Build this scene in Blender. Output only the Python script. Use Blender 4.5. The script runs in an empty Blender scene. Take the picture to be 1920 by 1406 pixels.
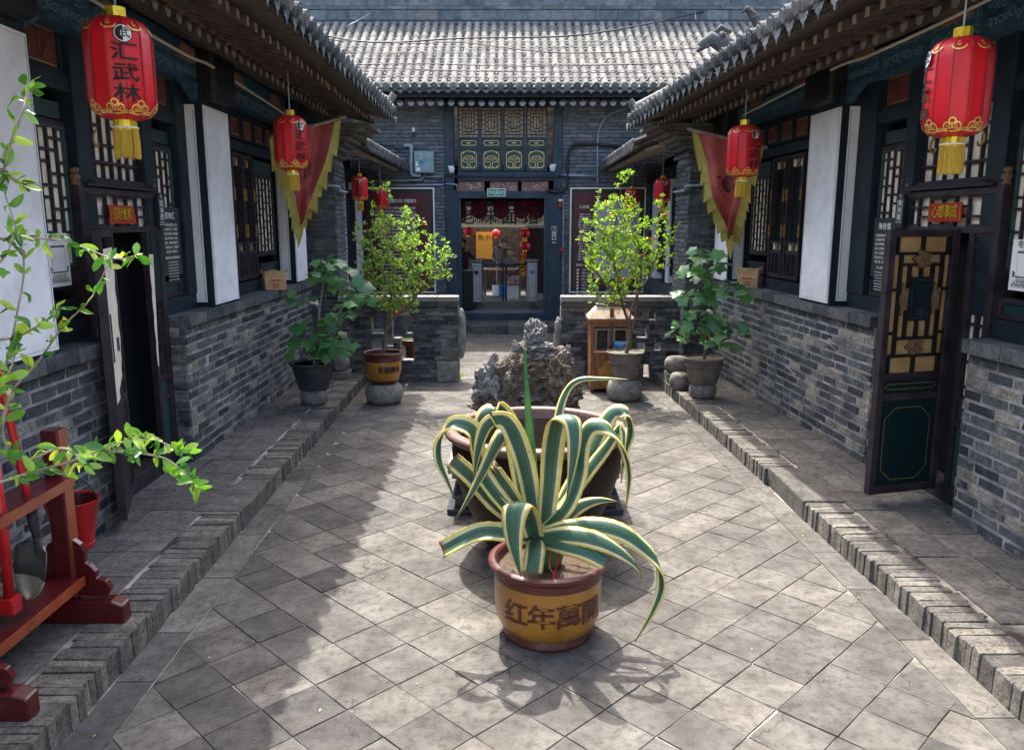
import bpy, bmesh, math, random
from mathutils import Vector, Matrix, noise
R = random.Random(7)
SC = bpy.context.scene
COL = SC.collection
# ---------------------------------------------------------------- camera, sky, sun
CH = 2.2
TH = math.atan(283/1500.0)
cam = bpy.data.cameras.new('camera'); camo = bpy.data.objects.new('camera', cam); COL.objects.link(camo)
cam.sensor_width = 36; cam.lens = 1500/1920*36; cam.clip_end = 500; cam.clip_start = .05
camo.location = (0, 0, CH); camo.rotation_euler = (math.pi/2-TH, 0, 0)
SC.camera = camo
wd = bpy.data.worlds.new('World'); SC.world = wd; wd.use_nodes = True
nt = wd.node_tree; bg = nt.nodes['Background']
sky = nt.nodes.new('ShaderNodeTexSky'); sky.sky_type = 'NISHITA'; sky.sun_disc = False
SUNV = Vector((-.14, .50, 1)).normalized()
sky.sun_elevation = math.asin(SUNV.z); sky.sun_rotation = math.atan2(SUNV.x, SUNV.y)
sky.air_density = 1.0; sky.dust_density = 5; sky.ozone_density = .4
nt.links.new(sky.outputs[0], bg.inputs[0]); bg.inputs[1].default_value = .15
sl = bpy.data.lights.new('sun', 'SUN'); sl.energy = 2.0; sl.angle = math.radians(.5); sl.color = (1, .95, .87)
so = bpy.data.objects.new('sun', sl); COL.objects.link(so); so.location = (-3, 12, 20)
so.rotation_euler = SUNV.to_track_quat('Z', 'Y').to_euler()
SC.view_settings.view_transform = 'Standard'; SC.view_settings.look = 'None'
SC.view_settings.gamma = 1; SC.view_settings.exposure = 2.28; SC.view_settings.use_curve_mapping = False
SC.render.engine = 'CYCLES'; SC.cycles.max_bounces = 8; SC.cycles.diffuse_bounces = 5
SC.cycles.transparent_max_bounces = 12; SC.cycles.use_denoising = True
# ---------------------------------------------------------------- measuring helpers
c_, s_ = math.cos(TH), math.sin(TH)
def ray(px, py):
    u = (px-960)/1500; v = (703-py)/1500
    return Vector((u, c_+v*s_, -s_+v*c_))
def onY(px, py, Y): d = ray(px, py); return Vector((0, 0, CH))+d*(Y/d.y)
def onZ(px, py, Z): d = ray(px, py); return Vector((0, 0, CH))+d*((Z-CH)/d.z)
def camd(p): return (Vector(p)-Vector((0, 0, CH))).length
# ---------------------------------------------------------------- object helpers
def tag(o, label=None, cat=None, group=None, kind=None):
    if label: o['label'] = label
    if cat: o['category'] = cat
    if group: o['group'] = group
    if kind: o['kind'] = kind
    return o
def thing(name, label, cat, loc=(0, 0, 0), group=None, rz=0):
    o = bpy.data.objects.new(name, None); COL.objects.link(o); o.location = loc; o.empty_display_size = .1
    o.rotation_euler = (0, 0, rz)
    return tag(o, label, cat, group)
def wm(o):
    m = Matrix.LocRotScale(o.location, o.rotation_euler, o.scale)
    return wm(o.parent) @ o.matrix_parent_inverse @ m if o.parent else m
def link(o, parent=None, world=True):
    COL.objects.link(o)
    if parent is not None:
        o.parent = parent
        if world: o.matrix_parent_inverse = wm(parent).inverted()
    return o
class MB:
    def __init__(s): s.v = []; s.f = []; s.r = []; s.m = []; s.uv = []; s.cr = 0.; s.cm = 0
    def add(s, vs, fs, rnd=None, mi=None):
        b = len(s.v); s.v += [tuple(p) for p in vs]
        for f in fs: s.f.append(tuple(i+b for i in f)); s.r.append(s.cr if rnd is None else rnd); s.m.append(s.cm if mi is None else mi)
        return s
    def box8(s, p, **k): return s.add(p, [(0, 3, 2, 1), (4, 5, 6, 7), (0, 1, 5, 4), (1, 2, 6, 5), (2, 3, 7, 6), (3, 0, 4, 7)], **k)
    def box(s, c, d, rz=0, **k):
        x, y, z = d[0]/2, d[1]/2, d[2]/2; C, S = math.cos(rz), math.sin(rz)
        P = [(-x, -y, -z), (x, -y, -z), (x, y, -z), (-x, y, -z), (-x, -y, z), (x, -y, z), (x, y, z), (-x, y, z)]
        return s.box8([(c[0]+a*C-b*S, c[1]+a*S+b*C, c[2]+e) for a, b, e in P], **k)
    def fb(s, fr, s0, s1, n0, n1, z0, z1, **k):
        return s.box8([fr(a, n, z) for z in (z0, z1) for a, n in ((s0, n0), (s1, n0), (s1, n1), (s0, n1))], **k)
    def bar(s, a, b, w, h=None, up=(0, 0, 1), **k):
        a, b = Vector(a), Vector(b); h = h or w; t = (b-a).normalized(); u = Vector(up)
        if abs(t.dot(u)) > .98: u = Vector((0, 1, 0))
        x = t.cross(u).normalized()*w/2; y = x.cross(t).normalized()*h/2
        return s.box8([p+i*x+j*y for p in (a, b) for i, j in ((-1, -1), (1, -1), (1, 1), (-1, 1))], **k)
    def tube(s, pts, r, n=8, cap=True, **k):
        pts = [Vector(p) for p in pts]; rr = r if isinstance(r, (list, tuple)) else [r]*len(pts)
        vs = []; ref = Vector((.31, .17, .93))
        for i, p in enumerate(pts):
            t = (pts[min(i+1, len(pts)-1)]-pts[max(i-1, 0)]).normalized()
            x = t.cross(ref)
            if x.length < .05: x = t.cross(Vector((1, 0, 0)))
            x.normalize(); y = t.cross(x)
            for j in range(n):
                a = 2*math.pi*j/n; vs.append(p+(x*math.cos(a)+y*math.sin(a))*rr[i])
        fs = [(i*n+j, i*n+(j+1) % n, (i+1)*n+(j+1) % n, (i+1)*n+j) for i in range(len(pts)-1) for j in range(n)]
        if cap: fs += [tuple(range(n))[::-1], tuple((len(pts)-1)*n+j for j in range(n))]
        return s.add(vs, fs, **k)
    def lathe(s, prof, n=32, c=(0, 0, 0), jit=0, caps=True, **k):
        vs = []
        for (r, z) in prof:
            for j in range(n):
                a = 2*math.pi*(j+.5)/n; q = r*(1+R.uniform(-jit, jit)); vs.append((c[0]+q*math.cos(a), c[1]+q*math.sin(a), c[2]+z))
        m = len(prof)
        fs = [(i*n+j, i*n+(j+1) % n, (i+1)*n+(j+1) % n, (i+1)*n+j) for i in range(m-1) for j in range(n)]
        if caps and prof[0][0] > 1e-4: fs.append(tuple(range(n))[::-1])
        if caps and prof[-1][0] > 1e-4: fs.append(tuple((m-1)*n+j for j in range(n)))
        return s.add(vs, fs, **k)
    def prism(s, pts, dv, **k):
        n = len(pts); dv = Vector(dv); P = [Vector(p) for p in pts]
        return s.add(P+[p+dv for p in P], [tuple(range(n))[::-1], tuple(range(n, 2*n))]+[(i, (i+1) % n, n+(i+1) % n, n+i) for i in range(n)], **k)
    def mesh(s, name, mats, smooth=False):
        me = bpy.data.meshes.new(name); me.from_pydata(s.v, [], s.f)
        for m in (mats if isinstance(mats, (list, tuple)) else [mats]): me.materials.append(m)
        if any(s.m): me.polygons.foreach_set('material_index', s.m)
        if any(s.r):
            at = me.attributes.new('rnd', 'FLOAT', 'FACE'); at.data.foreach_set('value', s.r)
        if s.uv:
            l = me.uv_layers.new(name='UVMap'); l.data.foreach_set('uv', [q for f in s.f for i in f for q in s.uv[i]])
        if smooth: me.polygons.foreach_set('use_smooth', [True]*len(me.polygons))
        me.validate(); me.update()
        return me
    def build(s, name, mats, parent=None, smooth=False, world=True, bev=0, auto=False):
        me = s.mesh(name, mats, smooth)
        o = bpy.data.objects.new(name, me); link(o, parent, world)
        if bev:
            b = o.modifiers.new('bevel', 'BEVEL'); b.width = bev; b.segments = 2; b.limit_method = 'ANGLE'
        if auto and smooth: me.set_sharp_from_angle(angle=math.radians(38))
        return o
def struct(o): o['kind'] = 'structure'; return o
def stuff(o): o['kind'] = 'stuff'; return o
def inst(name, me, parent, M):
    o = bpy.data.objects.new(name, me); link(o, parent); l, q, sc = M.decompose()
    o.location = l; o.rotation_euler = q.to_euler(); o.scale = sc
    return o
def copy_tree(o, parent=None):
    c = o.copy(); COL.objects.link(c)
    if parent is not None: c.parent = parent; c.matrix_parent_inverse = o.matrix_parent_inverse.copy()
    for ch in [x for x in COL.objects if x.parent == o]: copy_tree(ch, c)
    return c
class Fr:
    """wall frame: s runs along the wall, n out of it into the court, z up"""
    def __init__(f, O, a, n): f.O = Vector(O); f.a = Vector(a).normalized(); f.n = Vector(n).normalized(); f.flip = f.a.cross(f.n).z
    def __call__(f, s, n, z): return f.O+f.a*s+f.n*n+Vector((0, 0, z))
    def M(f, s, n, z, sc=(1, 1, 1), tilt=0):
        m = Matrix.Identity(4)
        for i in range(3): m[i][0] = f.a[i]*sc[0]; m[i][1] = f.n[i]*sc[1]; m[i][2] = (0, 0, 1)[i]*sc[2]
        p = f(s, n, z)
        for i in range(3): m[i][3] = p[i]
        return m
# ---------------------------------------------------------------- materials
def srgb(h):
    v = [int(h[i:i+2], 16)/255 for i in (0, 2, 4)]
    return tuple([x/12.92 if x < .04045 else ((x+.055)/1.055)**2.4 for x in v]+[1])
def newmat(name):
    m = bpy.data.materials.new(name); m.use_nodes = True; t = m.node_tree
    return m, t, t.nodes['Principled BSDF']
def N(t, ty, **k):
    n = t.nodes.new(ty)
    for a, b in k.items(): setattr(n, a, b)
    return n
def noise_(t, scale, vec, detail=4, rough=.6):
    n = N(t, 'ShaderNodeTexNoise'); n.inputs['Scale'].default_value = scale; n.inputs['Detail'].default_value = detail; n.inputs['Roughness'].default_value = rough
    t.links.new(vec, n.inputs['Vector']); return n
def ramp(t, fac, stops):
    r = N(t, 'ShaderNodeValToRGB'); e = r.color_ramp.elements
    while len(e) < len(stops): e.new(.5)
    for q, (p, c) in zip(e, stops): q.position = p; q.color = c if len(c) == 4 else (*c, 1)
    if fac is not None: t.links.new(fac, r.inputs[0])
    return r
def mixc(t, a, b, fac, mode='MIX'):
    m = N(t, 'ShaderNodeMix', data_type='RGBA', blend_type=mode)
    for s, v in ((m.inputs[0], fac), (m.inputs[6], a), (m.inputs[7], b)):
        if hasattr(v, 'links') or hasattr(v, 'is_output'): t.links.new(v, s)
        else: s.default_value = v
    return m.outputs[2]
def vary(t):
    oi = N(t, 'ShaderNodeObjectInfo'); at = N(t, 'ShaderNodeAttribute'); at.attribute_name = 'rnd'
    a = N(t, 'ShaderNodeMath', operation='ADD'); t.links.new(oi.outputs['Random'], a.inputs[0]); t.links.new(at.outputs['Fac'], a.inputs[1])
    f = N(t, 'ShaderNodeMath', operation='FRACT'); t.links.new(a.outputs[0], f.inputs[0]); return f.outputs[0]
def bump(t, b, h, st, dist=.01):
    n = N(t, 'ShaderNodeBump'); n.inputs['Strength'].default_value = st; n.inputs['Distance'].default_value = dist
    t.links.new(h, n.inputs['Height']); t.links.new(n.outputs[0], b.inputs['Normal'])
def G3(c): return (c[0], c[1], c[2], 1)
def mat(name, a, b=None, sc=6, rough=.7, bs=60, bst=.25, met=0, stretch=None, spec=.4, lo=.35, hi=.65, coat=0):
    """two-tone noisy surface with fine relief"""
    m, t, p = newmat(name); g = N(t, 'ShaderNodeNewGeometry'); vec = g.outputs['Position']
    if stretch:
        mp = N(t, 'ShaderNodeMapping'); mp.inputs['Scale'].default_value = stretch; t.links.new(vec, mp.inputs[0]); vec = mp.outputs[0]
    b = b or tuple(x*.7 for x in a[:3])
    n = noise_(t, sc, vec, 6); r = ramp(t, n.outputs[0], [(lo, G3(a)), (hi, G3(b))])
    t.links.new(r.outputs[0], p.inputs['Base Color'])
    p.inputs['Roughness'].default_value = rough; p.inputs['Metallic'].default_value = met; p.inputs['Specular IOR Level'].default_value = spec
    p.inputs['Coat Weight'].default_value = coat
    if bst:
        n2 = noise_(t, bs, vec, 5); bump(t, p, n2.outputs[0], bst, .006)
    return m
def stone(name, stops, sc=9, rough=.85, bst=.5, dirt=(.03, .03, .03), dirta=.35, light=(.3, .29, .27), la=.3, lsc=3, crack=False, mot=(.5, 1.38)):
    """masonry: tone per piece (random), mottling, dark grime and pale lime bloom"""
    m, t, p = newmat(name); g = N(t, 'ShaderNodeNewGeometry'); vec = g.outputs['Position']
    v = vary(t); r = ramp(t, v, [(q, G3(c)) for q, c in stops])
    n = noise_(t, sc, vec, 8, .65); mr = ramp(t, n.outputs[0], [(.3, (mot[0],)*3), (.72, (mot[1],)*3)])
    col = mixc(t, r.outputs[0], mr.outputs[0], 1., 'MULTIPLY')
    d = noise_(t, sc*4.2, vec, 6, .7); dr = ramp(t, d.outputs[0], [(.47, (0, 0, 0)), (.66, (dirta,)*3)]); col = mixc(t, col, G3(dirt), dr.outputs[0])
    l = noise_(t, lsc, vec, 9, .72); lr = ramp(t, l.outputs[0], [(.55, (0, 0, 0)), (.72, (la,)*3)]); col = mixc(t, col, G3(light), lr.outputs[0])
    if crack:
        big = noise_(t, .9, vec, 6, .7); b2 = ramp(t, big.outputs[0], [(.36, (.76, .75, .74)), (.62, (1.06, 1.055, 1.045))]); col = mixc(t, col, b2.outputs[0], 1., 'MULTIPLY')
        wv = noise_(t, 3, vec, 5); ma = N(t, 'ShaderNodeVectorMath', operation='MULTIPLY_ADD'); t.links.new(wv.outputs[1], ma.inputs[0]); ma.inputs[1].default_value = (.35,)*3; t.links.new(vec, ma.inputs[2])
        vo = N(t, 'ShaderNodeTexVoronoi', feature='DISTANCE_TO_EDGE'); vo.inputs['Scale'].default_value = 1.5; t.links.new(ma.outputs[0], vo.inputs['Vector'])
        vr = ramp(t, vo.outputs[0], [(.0, (.9,)*3), (.006, (0, 0, 0))]); mk = noise_(t, 1.7, vec, 2); mr2 = ramp(t, mk.outputs[0], [(.5, (0, 0, 0)), (.56, (1, 1, 1))])
        mm = N(t, 'ShaderNodeMath', operation='MULTIPLY'); t.links.new(vr.outputs[0], mm.inputs[0]); t.links.new(mr2.outputs[0], mm.inputs[1]); col = mixc(t, col, G3((.02, .018, .015)), mm.outputs[0])
    t.links.new(col, p.inputs['Base Color']); p.inputs['Roughness'].default_value = rough; p.inputs['Specular IOR Level'].default_value = .3
    h = noise_(t, 38, vec, 9, .75); bump(t, p, h.outputs[0], min(1, bst*1.2), .012)
    return m
def leafmat(name, cols, tr=.45, rough=.38):
    m, t, p = newmat(name); v = vary(t); r = ramp(t, v, [(q, G3(c)) for q, c in cols])
    t.links.new(r.outputs[0], p.inputs['Base Color']); p.inputs['Roughness'].default_value = rough; p.inputs['Specular IOR Level'].default_value = .5
    tl = N(t, 'ShaderNodeBsdfTranslucent'); c2 = mixc(t, r.outputs[0], (1.7, 1.9, .7, 1), 1., 'MULTIPLY'); t.links.new(c2, tl.inputs[0])
    mx = N(t, 'ShaderNodeMixShader'); mx.inputs[0].default_value = tr
    t.links.new(p.outputs[0], mx.inputs[1]); t.links.new(tl.outputs[0], mx.inputs[2]); t.links.new(mx.outputs[0], t.nodes['Material Output'].inputs[0])
    return m
def emis(name, c, st):
    m, t, p = newmat(name); p.inputs['Base Color'].default_value = G3(c); p.inputs['Emission Color'].default_value = G3(c); p.inputs['Emission Strength'].default_value = st; return m
def flat(name, c, rough=.6, met=0, spec=.4, coat=0):
    m, t, p = newmat(name); p.inputs['Base Color'].default_value = G3(c); p.inputs['Roughness'].default_value = rough; p.inputs['Metallic'].default_value = met
    p.inputs['Specular IOR Level'].default_value = spec; p.inputs['Coat Weight'].default_value = coat; return m
M = {}
M['brick'] = stone('grey_brick', [(0, (.03, .036, .044)), (.3, (.066, .076, .086)), (.55, (.108, .117, .125)), (.76, (.165, .169, .168)), (.9, (.24, .225, .19)), (1, (.33, .3, .245))], la=.8, light=(.36, .35, .33), dirta=.75, dirt=(.02, .023, .027), bst=.9, sc=12, lsc=4.5)
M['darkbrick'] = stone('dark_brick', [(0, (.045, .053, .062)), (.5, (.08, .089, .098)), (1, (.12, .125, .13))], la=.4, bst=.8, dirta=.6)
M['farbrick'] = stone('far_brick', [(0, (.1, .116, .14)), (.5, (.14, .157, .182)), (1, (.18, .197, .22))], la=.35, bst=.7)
M['kerb'] = stone('kerb_brick', [(0, (.1, .093, .084)), (.4, (.145, .135, .119)), (.75, (.185, .17, .148)), (1, (.24, .218, .185))], la=.6, dirta=.9, bst=1., sc=14, dirt=(.03, .026, .022))
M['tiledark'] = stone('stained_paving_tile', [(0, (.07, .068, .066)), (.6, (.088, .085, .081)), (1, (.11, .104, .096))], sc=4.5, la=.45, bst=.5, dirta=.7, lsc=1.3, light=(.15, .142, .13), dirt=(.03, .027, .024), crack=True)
M['slab'] = stone('slab_stone', [(0, (.1, .095, .087)), (.5, (.13, .122, .11)), (1, (.17, .158, .14))], la=.5, dirta=.8, sc=7, bst=.8, dirt=(.035, .032, .028))
M['tile'] = stone('paving_tile', [(0, (.1, .0965, .091)), (.35, (.12, .115, .107)), (.7, (.138, .131, .12)), (1, (.158, .148, .133))], sc=4.5, la=.3, bst=.5, dirta=.7, lsc=1.3, light=(.2, .188, .168), dirt=(.045, .04, .034), crack=True)
M['mortar'] = mat('mortar', (.36, .33, .28), (.03, .027, .024), sc=2.6, rough=.95, bs=80, bst=.5, lo=.42, hi=.6)
M['wmortar'] = mat('wall_mortar', (.34, .33, .31), (.11, .11, .11), sc=5, rough=.95, bs=80, bst=.5)
M['wood'] = mat('dark_blue_wood', (.007, .013, .02), (.016, .027, .037), sc=4, rough=.6, bs=40, bst=.35, stretch=(8, 1, 1), spec=.2)
M['purple'] = mat('plum_black_wood', (.016, .011, .014), (.04, .03, .036), sc=7, rough=.6, bs=50, bst=.4, spec=.25)
M['teal'] = mat('teal_panel', (.006, .035, .033), (.008, .025, .027), sc=5, rough=.5, bst=.1)
M['tealedge'] = mat('teal_edge', (.022, .07, .075), (.016, .05, .055), sc=12, rough=.55, bst=.2)
M['white'] = stone('white_plaster_panel', [(0, (.76, .785, .8)), (1, (.8, .82, .835))], sc=1.2, rough=.6, bst=.12, mot=(.8, 1.08), dirt=(.42, .38, .33), dirta=.3, la=.2, light=(.8, .8, .8))
M['paper'] = mat('window_paper', (.82, .77, .62), (.66, .6, .46), sc=7, rough=.9, bst=.1)
M['kraft'] = mat('kraft_paper', (.42, .27, .12), (.3, .18, .07), sc=8, rough=.6, bst=.25, bs=25)
M['redpan'] = mat('painted_red_panel', (.14, .028, .018), (.09, .022, .016), sc=14, rough=.5, bst=.2)
M['black'] = flat('black_paint', (.006, .006, .008), .5)
M['ink'] = flat('black_ink', (.012, .01, .01), .7)
M['dark'] = flat('interior_shade_black', (.0035, .005, .007), .95, spec=.1)  # near-black colour stands in for the shade of unlit interiors
M['raft'] = mat('weathered_rafter', (.035, .027, .024), (.1, .078, .066), sc=9, rough=.85, bs=60, bst=.5)
M['raftend'] = mat('painted_rafter_end', (.3, .19, .16), (.24, .3, .38), sc=28, rough=.7, bst=.3)
M['rafttip'] = mat('pale_rafter_tip', (.45, .37, .3), (.26, .2, .15), sc=20, rough=.85, bst=.4)
M['strip'] = mat('brown_eave_board', (.2, .095, .06), (.13, .065, .045), sc=6, rough=.7, bst=.3)
M['rooft'] = stone('roof_tile', [(0, (.14, .135, .125)), (.5, (.2, .192, .176)), (1, (.265, .252, .228))], sc=16, la=.5, lsc=8, light=(.27, .255, .23), dirta=.85, bst=.8)
M['wadang'] = stone('eave_tile', [(0, (.05, .055, .06)), (.5, (.095, .1, .105)), (1, (.16, .162, .16))], sc=25, la=.7, lsc=14, light=(.34, .33, .31), bst=1.)
M['ridge'] = stone('ridge_block', [(0, (.1, .125, .145)), (.5, (.13, .155, .175)), (.95, (.17, .195, .21)), (1, (.17, .14, .12))], la=.35)
M['gold'] = flat('gold_trim', (.75, .5, .12), .4, .35)
M['goldfoil'] = mat('gold_foil', (.85, .62, .05), (.6, .4, .02), sc=40, rough=.3, met=.6, bst=.3)
M['bronze'] = flat('bronze_fitting', (.38, .24, .09), .4, .7)
M['carved'] = mat('carved_bracket', (.09, .05, .03), (.2, .12, .06), sc=40, rough=.6, bst=.6)
M['silk'] = mat('lantern_red', (.62, .012, .02), (.5, .008, .016), sc=5, rough=.42, bs=90, bst=.08)
M['fringe'] = mat('gold_fringe', (.62, .42, .04), (.4, .24, .02), sc=60, rough=.6, bst=.8, stretch=(9, 9, .4))
M['glaze'] = mat('yellow_glaze', (.34, .15, .018), (.25, .105, .014), sc=5, rough=.32, bst=.04, coat=.25)
M['glazered'] = mat('red_brown_glaze', (.085, .018, .013), (.06, .013, .01), sc=6, rough=.42, bst=.1, coat=.08)
M['soil'] = mat('potting_soil', (.05, .032, .022), (.1, .07, .05), sc=30, rough=1, bs=60, bst=1)
M['vat'] = mat('brown_vat_glaze', (.012, .007, .005), (.03, .018, .014), sc=8, rough=.55, bs=30, bst=.15, stretch=(6, 6, .8), spec=.12)
M['vatrim'] = mat('vat_rim', (.1, .055, .042), (.15, .09, .072), sc=12, rough=.5, bst=.15)
M['drum'] = stone('stone_drum', [(0, (.17, .158, .14)), (1, (.26, .243, .215))], sc=14, bst=.9, dirta=.6)
M['rock'] = stone('garden_rock', [(0, (.13, .1, .07)), (.5, (.19, .155, .115)), (1, (.25, .215, .17))], sc=10, bst=1., dirta=.9, lsc=5, la=.75, light=(.33, .31, .28), dirt=(.02, .015, .01))
M['palerock'] = stone('pale_rock', [(0, (.22, .21, .2)), (1, (.32, .31, .3))], sc=10, bst=1., dirta=.8, dirt=(.05, .045, .04))
M['clay'] = mat('aged_clay', (.1, .075, .058), (.17, .145, .12), sc=10, rough=.85, bst=.5)
M['plastic'] = mat('black_pot', (.02, .022, .026), (.05, .05, .055), sc=6, rough=.45, bst=.1)
M['moss'] = mat('moss', (.08, .16, .02), (.12, .2, .03), sc=60, rough=1, bst=1)
M['rackred'] = mat('lacquered_rack', (.085, .007, .008), (.055, .005, .006), sc=6, rough=.3, bst=.06, stretch=(1, 1, 6), coat=.35)
M['rackorange'] = mat('rack_edge_wood', (.26, .055, .016), (.17, .028, .011), sc=6, rough=.3, bst=.08, coat=.4)
M['redpaint'] = mat('red_paint', (.4, .01, .014), (.3, .008, .01), sc=9, rough=.35, bst=.1)
M['steel'] = mat('worn_steel', (.11, .11, .12), (.2, .19, .17), sc=9, rough=.4, met=.7, bst=.15)
M['steelrust'] = mat('bare_blade', (.42, .38, .3), (.3, .24, .16), sc=14, rough=.45, met=.5, bst=.2)
M['bag'] = mat('kraft_bag', (.42, .25, .12), (.5, .32, .17), sc=14, rough=.8, bs=18, bst=.5)
M['barkg'] = mat('pale_bark', (.28, .25, .21), (.16, .13, .1), sc=20, rough=.9, bst=.5)
M['barkd'] = mat('dark_bark', (.1, .07, .05), (.17, .12, .09), sc=30, rough=.9, bst=.5)
M['pom'] = leafmat('pomegranate_leaf', [(0, (.08, .16, .03)), (.5, (.17, .28, .06)), (1, (.34, .43, .14))])
M['pomy'] = leafmat('yellow_pomegranate_leaf', [(0, (.08, .17, .02)), (.5, (.16, .28, .04)), (.88, (.32, .41, .07)), (1, (.45, .45, .08))])
M['fig'] = leafmat('fig_leaf', [(0, (.04, .13, .05)), (.6, (.085, .22, .08)), (1, (.17, .33, .13))], tr=.25)
M['fore'] = leafmat('foreground_leaf', [(0, (.03, .11, .015)), (.4, (.07, .2, .02)), (.75, (.17, .3, .03)), (.93, (.3, .4, .06)), (1, (.42, .42, .06))], tr=.35, rough=.25)
M['wire'] = flat('black_cable', (.02, .02, .025), .6)
M['pvc'] = mat('grey_conduit', (.3, .36, .4), (.22, .27, .3), sc=10, rough=.5, bst=.05)
M['cream'] = flat('cream_tube', (.5, .44, .36), .5)
M['concrete'] = mat('stone_coping', (.24, .235, .22), (.17, .165, .155), sc=8, rough=.9, bs=70, bst=.5)
M['maroon'] = mat('maroon_board', (.09, .022, .022), (.08, .02, .02), sc=3, rough=.4, bst=0)
M['signwhite'] = flat('sign_white', (.75, .75, .72), .5)
M['signblack'] = mat('black_sign_board', (.018, .022, .026), (.024, .028, .034), sc=4, rough=.45, bst=.05)
M['glass'] = flat('dark_window_glass', (.012, .02, .022), .08, 0, .6)
M['cloth'] = mat('maroon_awning_cloth', (.12, .012, .03), (.08, .01, .022), sc=8, rough=.9, bst=.3)
M['flagred'] = mat('faded_flag_red', (.36, .07, .06), (.25, .04, .038), sc=6, rough=.75, bs=30, bst=.35)
M['flagyel'] = mat('flag_border_yellow', (.34, .28, .06), (.24, .2, .035), sc=7, rough=.75, bs=30, bst=.3)
M['redpan2'] = mat('faded_red_panel', (.26, .13, .11), (.16, .075, .065), sc=9, rough=.6, bst=.2)
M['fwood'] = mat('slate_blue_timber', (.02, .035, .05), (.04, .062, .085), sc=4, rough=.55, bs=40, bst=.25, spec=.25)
M['paper2'] = mat('aged_window_paper', (.62, .5, .38), (.36, .27, .2), sc=16, rough=.9, bst=.1)
M['greenp'] = flat('green_black_panel', (.01, .035, .035), .45)
M['gold2'] = flat('gilded_line', (.62, .5, .16), .45, .1)
M['rafd'] = mat('painted_rafter_disc', (.3, .26, .24), (.14, .2, .28), sc=45, rough=.7, bst=.3)
# ---------------------------------------------------------------- lettering
_tc = {}
def glyphs(body, bold=0., sp=1.):
    bold = min(bold, .012); key = (body, bold, sp)
    if key in _tc: return _tc[key]
    cu = bpy.data.curves.new('t', 'FONT'); cu.body = body; cu.size = 1; cu.align_x = 'CENTER'; cu.align_y = 'CENTER'; cu.offset = bold; cu.resolution_u = 2; cu.space_character = sp
    o = bpy.data.objects.new('t', cu); COL.objects.link(o)
    dg = bpy.context.evaluated_depsgraph_get(); dg.update(); me = bpy.data.meshes.new_from_object(o.evaluated_get(dg))
    r = ([tuple(v.co) for v in me.vertices], [tuple(p.vertices) for p in me.polygons])
    bpy.data.objects.remove(o); bpy.data.curves.remove(cu); bpy.data.meshes.remove(me)
    _tc[key] = r; return r
def text(mb, body, fn, size, cx=0, cy=0, bold=0., sx=1., sp=1., sub=False):
    """lettering laid on a surface: fn(u, v) gives the point"""
    vs, fs = glyphs(body, bold, sp)
    mb.add([fn(cx+x*size*sx, cy+y*size) for x, y, z in vs], fs)
def vtext(mb, body, fn, size, cx, ytop, step, bold=0., sx=1.):
    for i, ch in enumerate(body): text(mb, ch, fn, size, cx, ytop-step*(i+.5), bold, sx)
def ribbon(mb, pts, w, fn, closed=False):
    P = [Vector((p[0], p[1])) for p in pts]; n = len(P); L = []
    for i in range(n):
        a = P[(i-1) % n] if closed else P[max(i-1, 0)]; b = P[(i+1) % n] if closed else P[min(i+1, n-1)]
        t = (b-a).normalized(); q = Vector((-t.y, t.x))*w/2; L += [P[i]+q, P[i]-q]
    fs = [(2*i, 2*i+1, 2*((i+1) % n)+1, 2*((i+1) % n)) for i in range(n if closed else n-1)]
    mb.add([fn(p.x, p.y) for p in L], fs)
def spiral(cx, cy, r, a0, turns, n=14, k=1):
    return [(cx+r*(1-.75*i/n)*math.cos(a0+k*turns*2*math.pi*i/n), cy+r*(1-.75*i/n)*math.sin(a0+k*turns*2*math.pi*i/n)) for i in range(n+1)]
# ---------------------------------------------------------------- masonry pieces
def unit_brick(j, name='brick'):
    """12-vertex brick, chamfered on its face (+y)"""
    r = random.Random(j); q = lambda k: r.uniform(-k, k)
    b = [(-.5, -.5, -.5), (.5, -.5, -.5), (.5, -.5, .5), (-.5, -.5, .5)]
    o = [(-.5+abs(q(.02)), .38, -.5+abs(q(.06))), (.5-abs(q(.02)), .38, -.5+abs(q(.06))), (.5-abs(q(.02)), .38, .5-abs(q(.06))), (-.5+abs(q(.02)), .38, .5-abs(q(.06)))]
    i = [(-.47+q(.015), .5+q(.05), -.40+q(.06)), (.47+q(.015), .5+q(.05), -.40+q(.06)), (.47+q(.015), .5+q(.05), .40+q(.06)), (-.47+q(.015), .5+q(.05), .40+q(.06))]
    f = [(4*k+a, 4*k+(a+1) % 4, 4*k+4+(a+1) % 4, 4*k+4+a) for k in (0, 1) for a in range(4)]+[(8, 9, 10, 11), (3, 2, 1, 0)]
    return b+o+i, f
def unit_kerb(j):
    v, f = unit_brick(j); r = random.Random(j+50); e = r.choice((.44, .47, .48)); v = list(v)
    for k in range(4): x, y, z = v[4+k]; v[4+k] = (x, .455+r.uniform(-.03, .01)*(x < 0), z)
    for k, (sx, sz) in enumerate(((-1, -1), (1, -1), (1, 1), (-1, 1))): v[8+k] = (sx*(.485 if sx > 0 else e-.02*r.random()), .5+r.uniform(-.02, .012), sz*(.455+r.uniform(-.02, .02)))
    return v, f
UB = [unit_brick(j) for j in range(8)]+[unit_kerb(j) for j in range(8)]
_bm = {}
def brick_mesh(k, m):
    if (k, m) not in _bm:
        mb = MB(); mb.add(*UB[k]); _bm[(k, m)] = mb.mesh('brick', M[m])
    return _bm[(k, m)]
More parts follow.
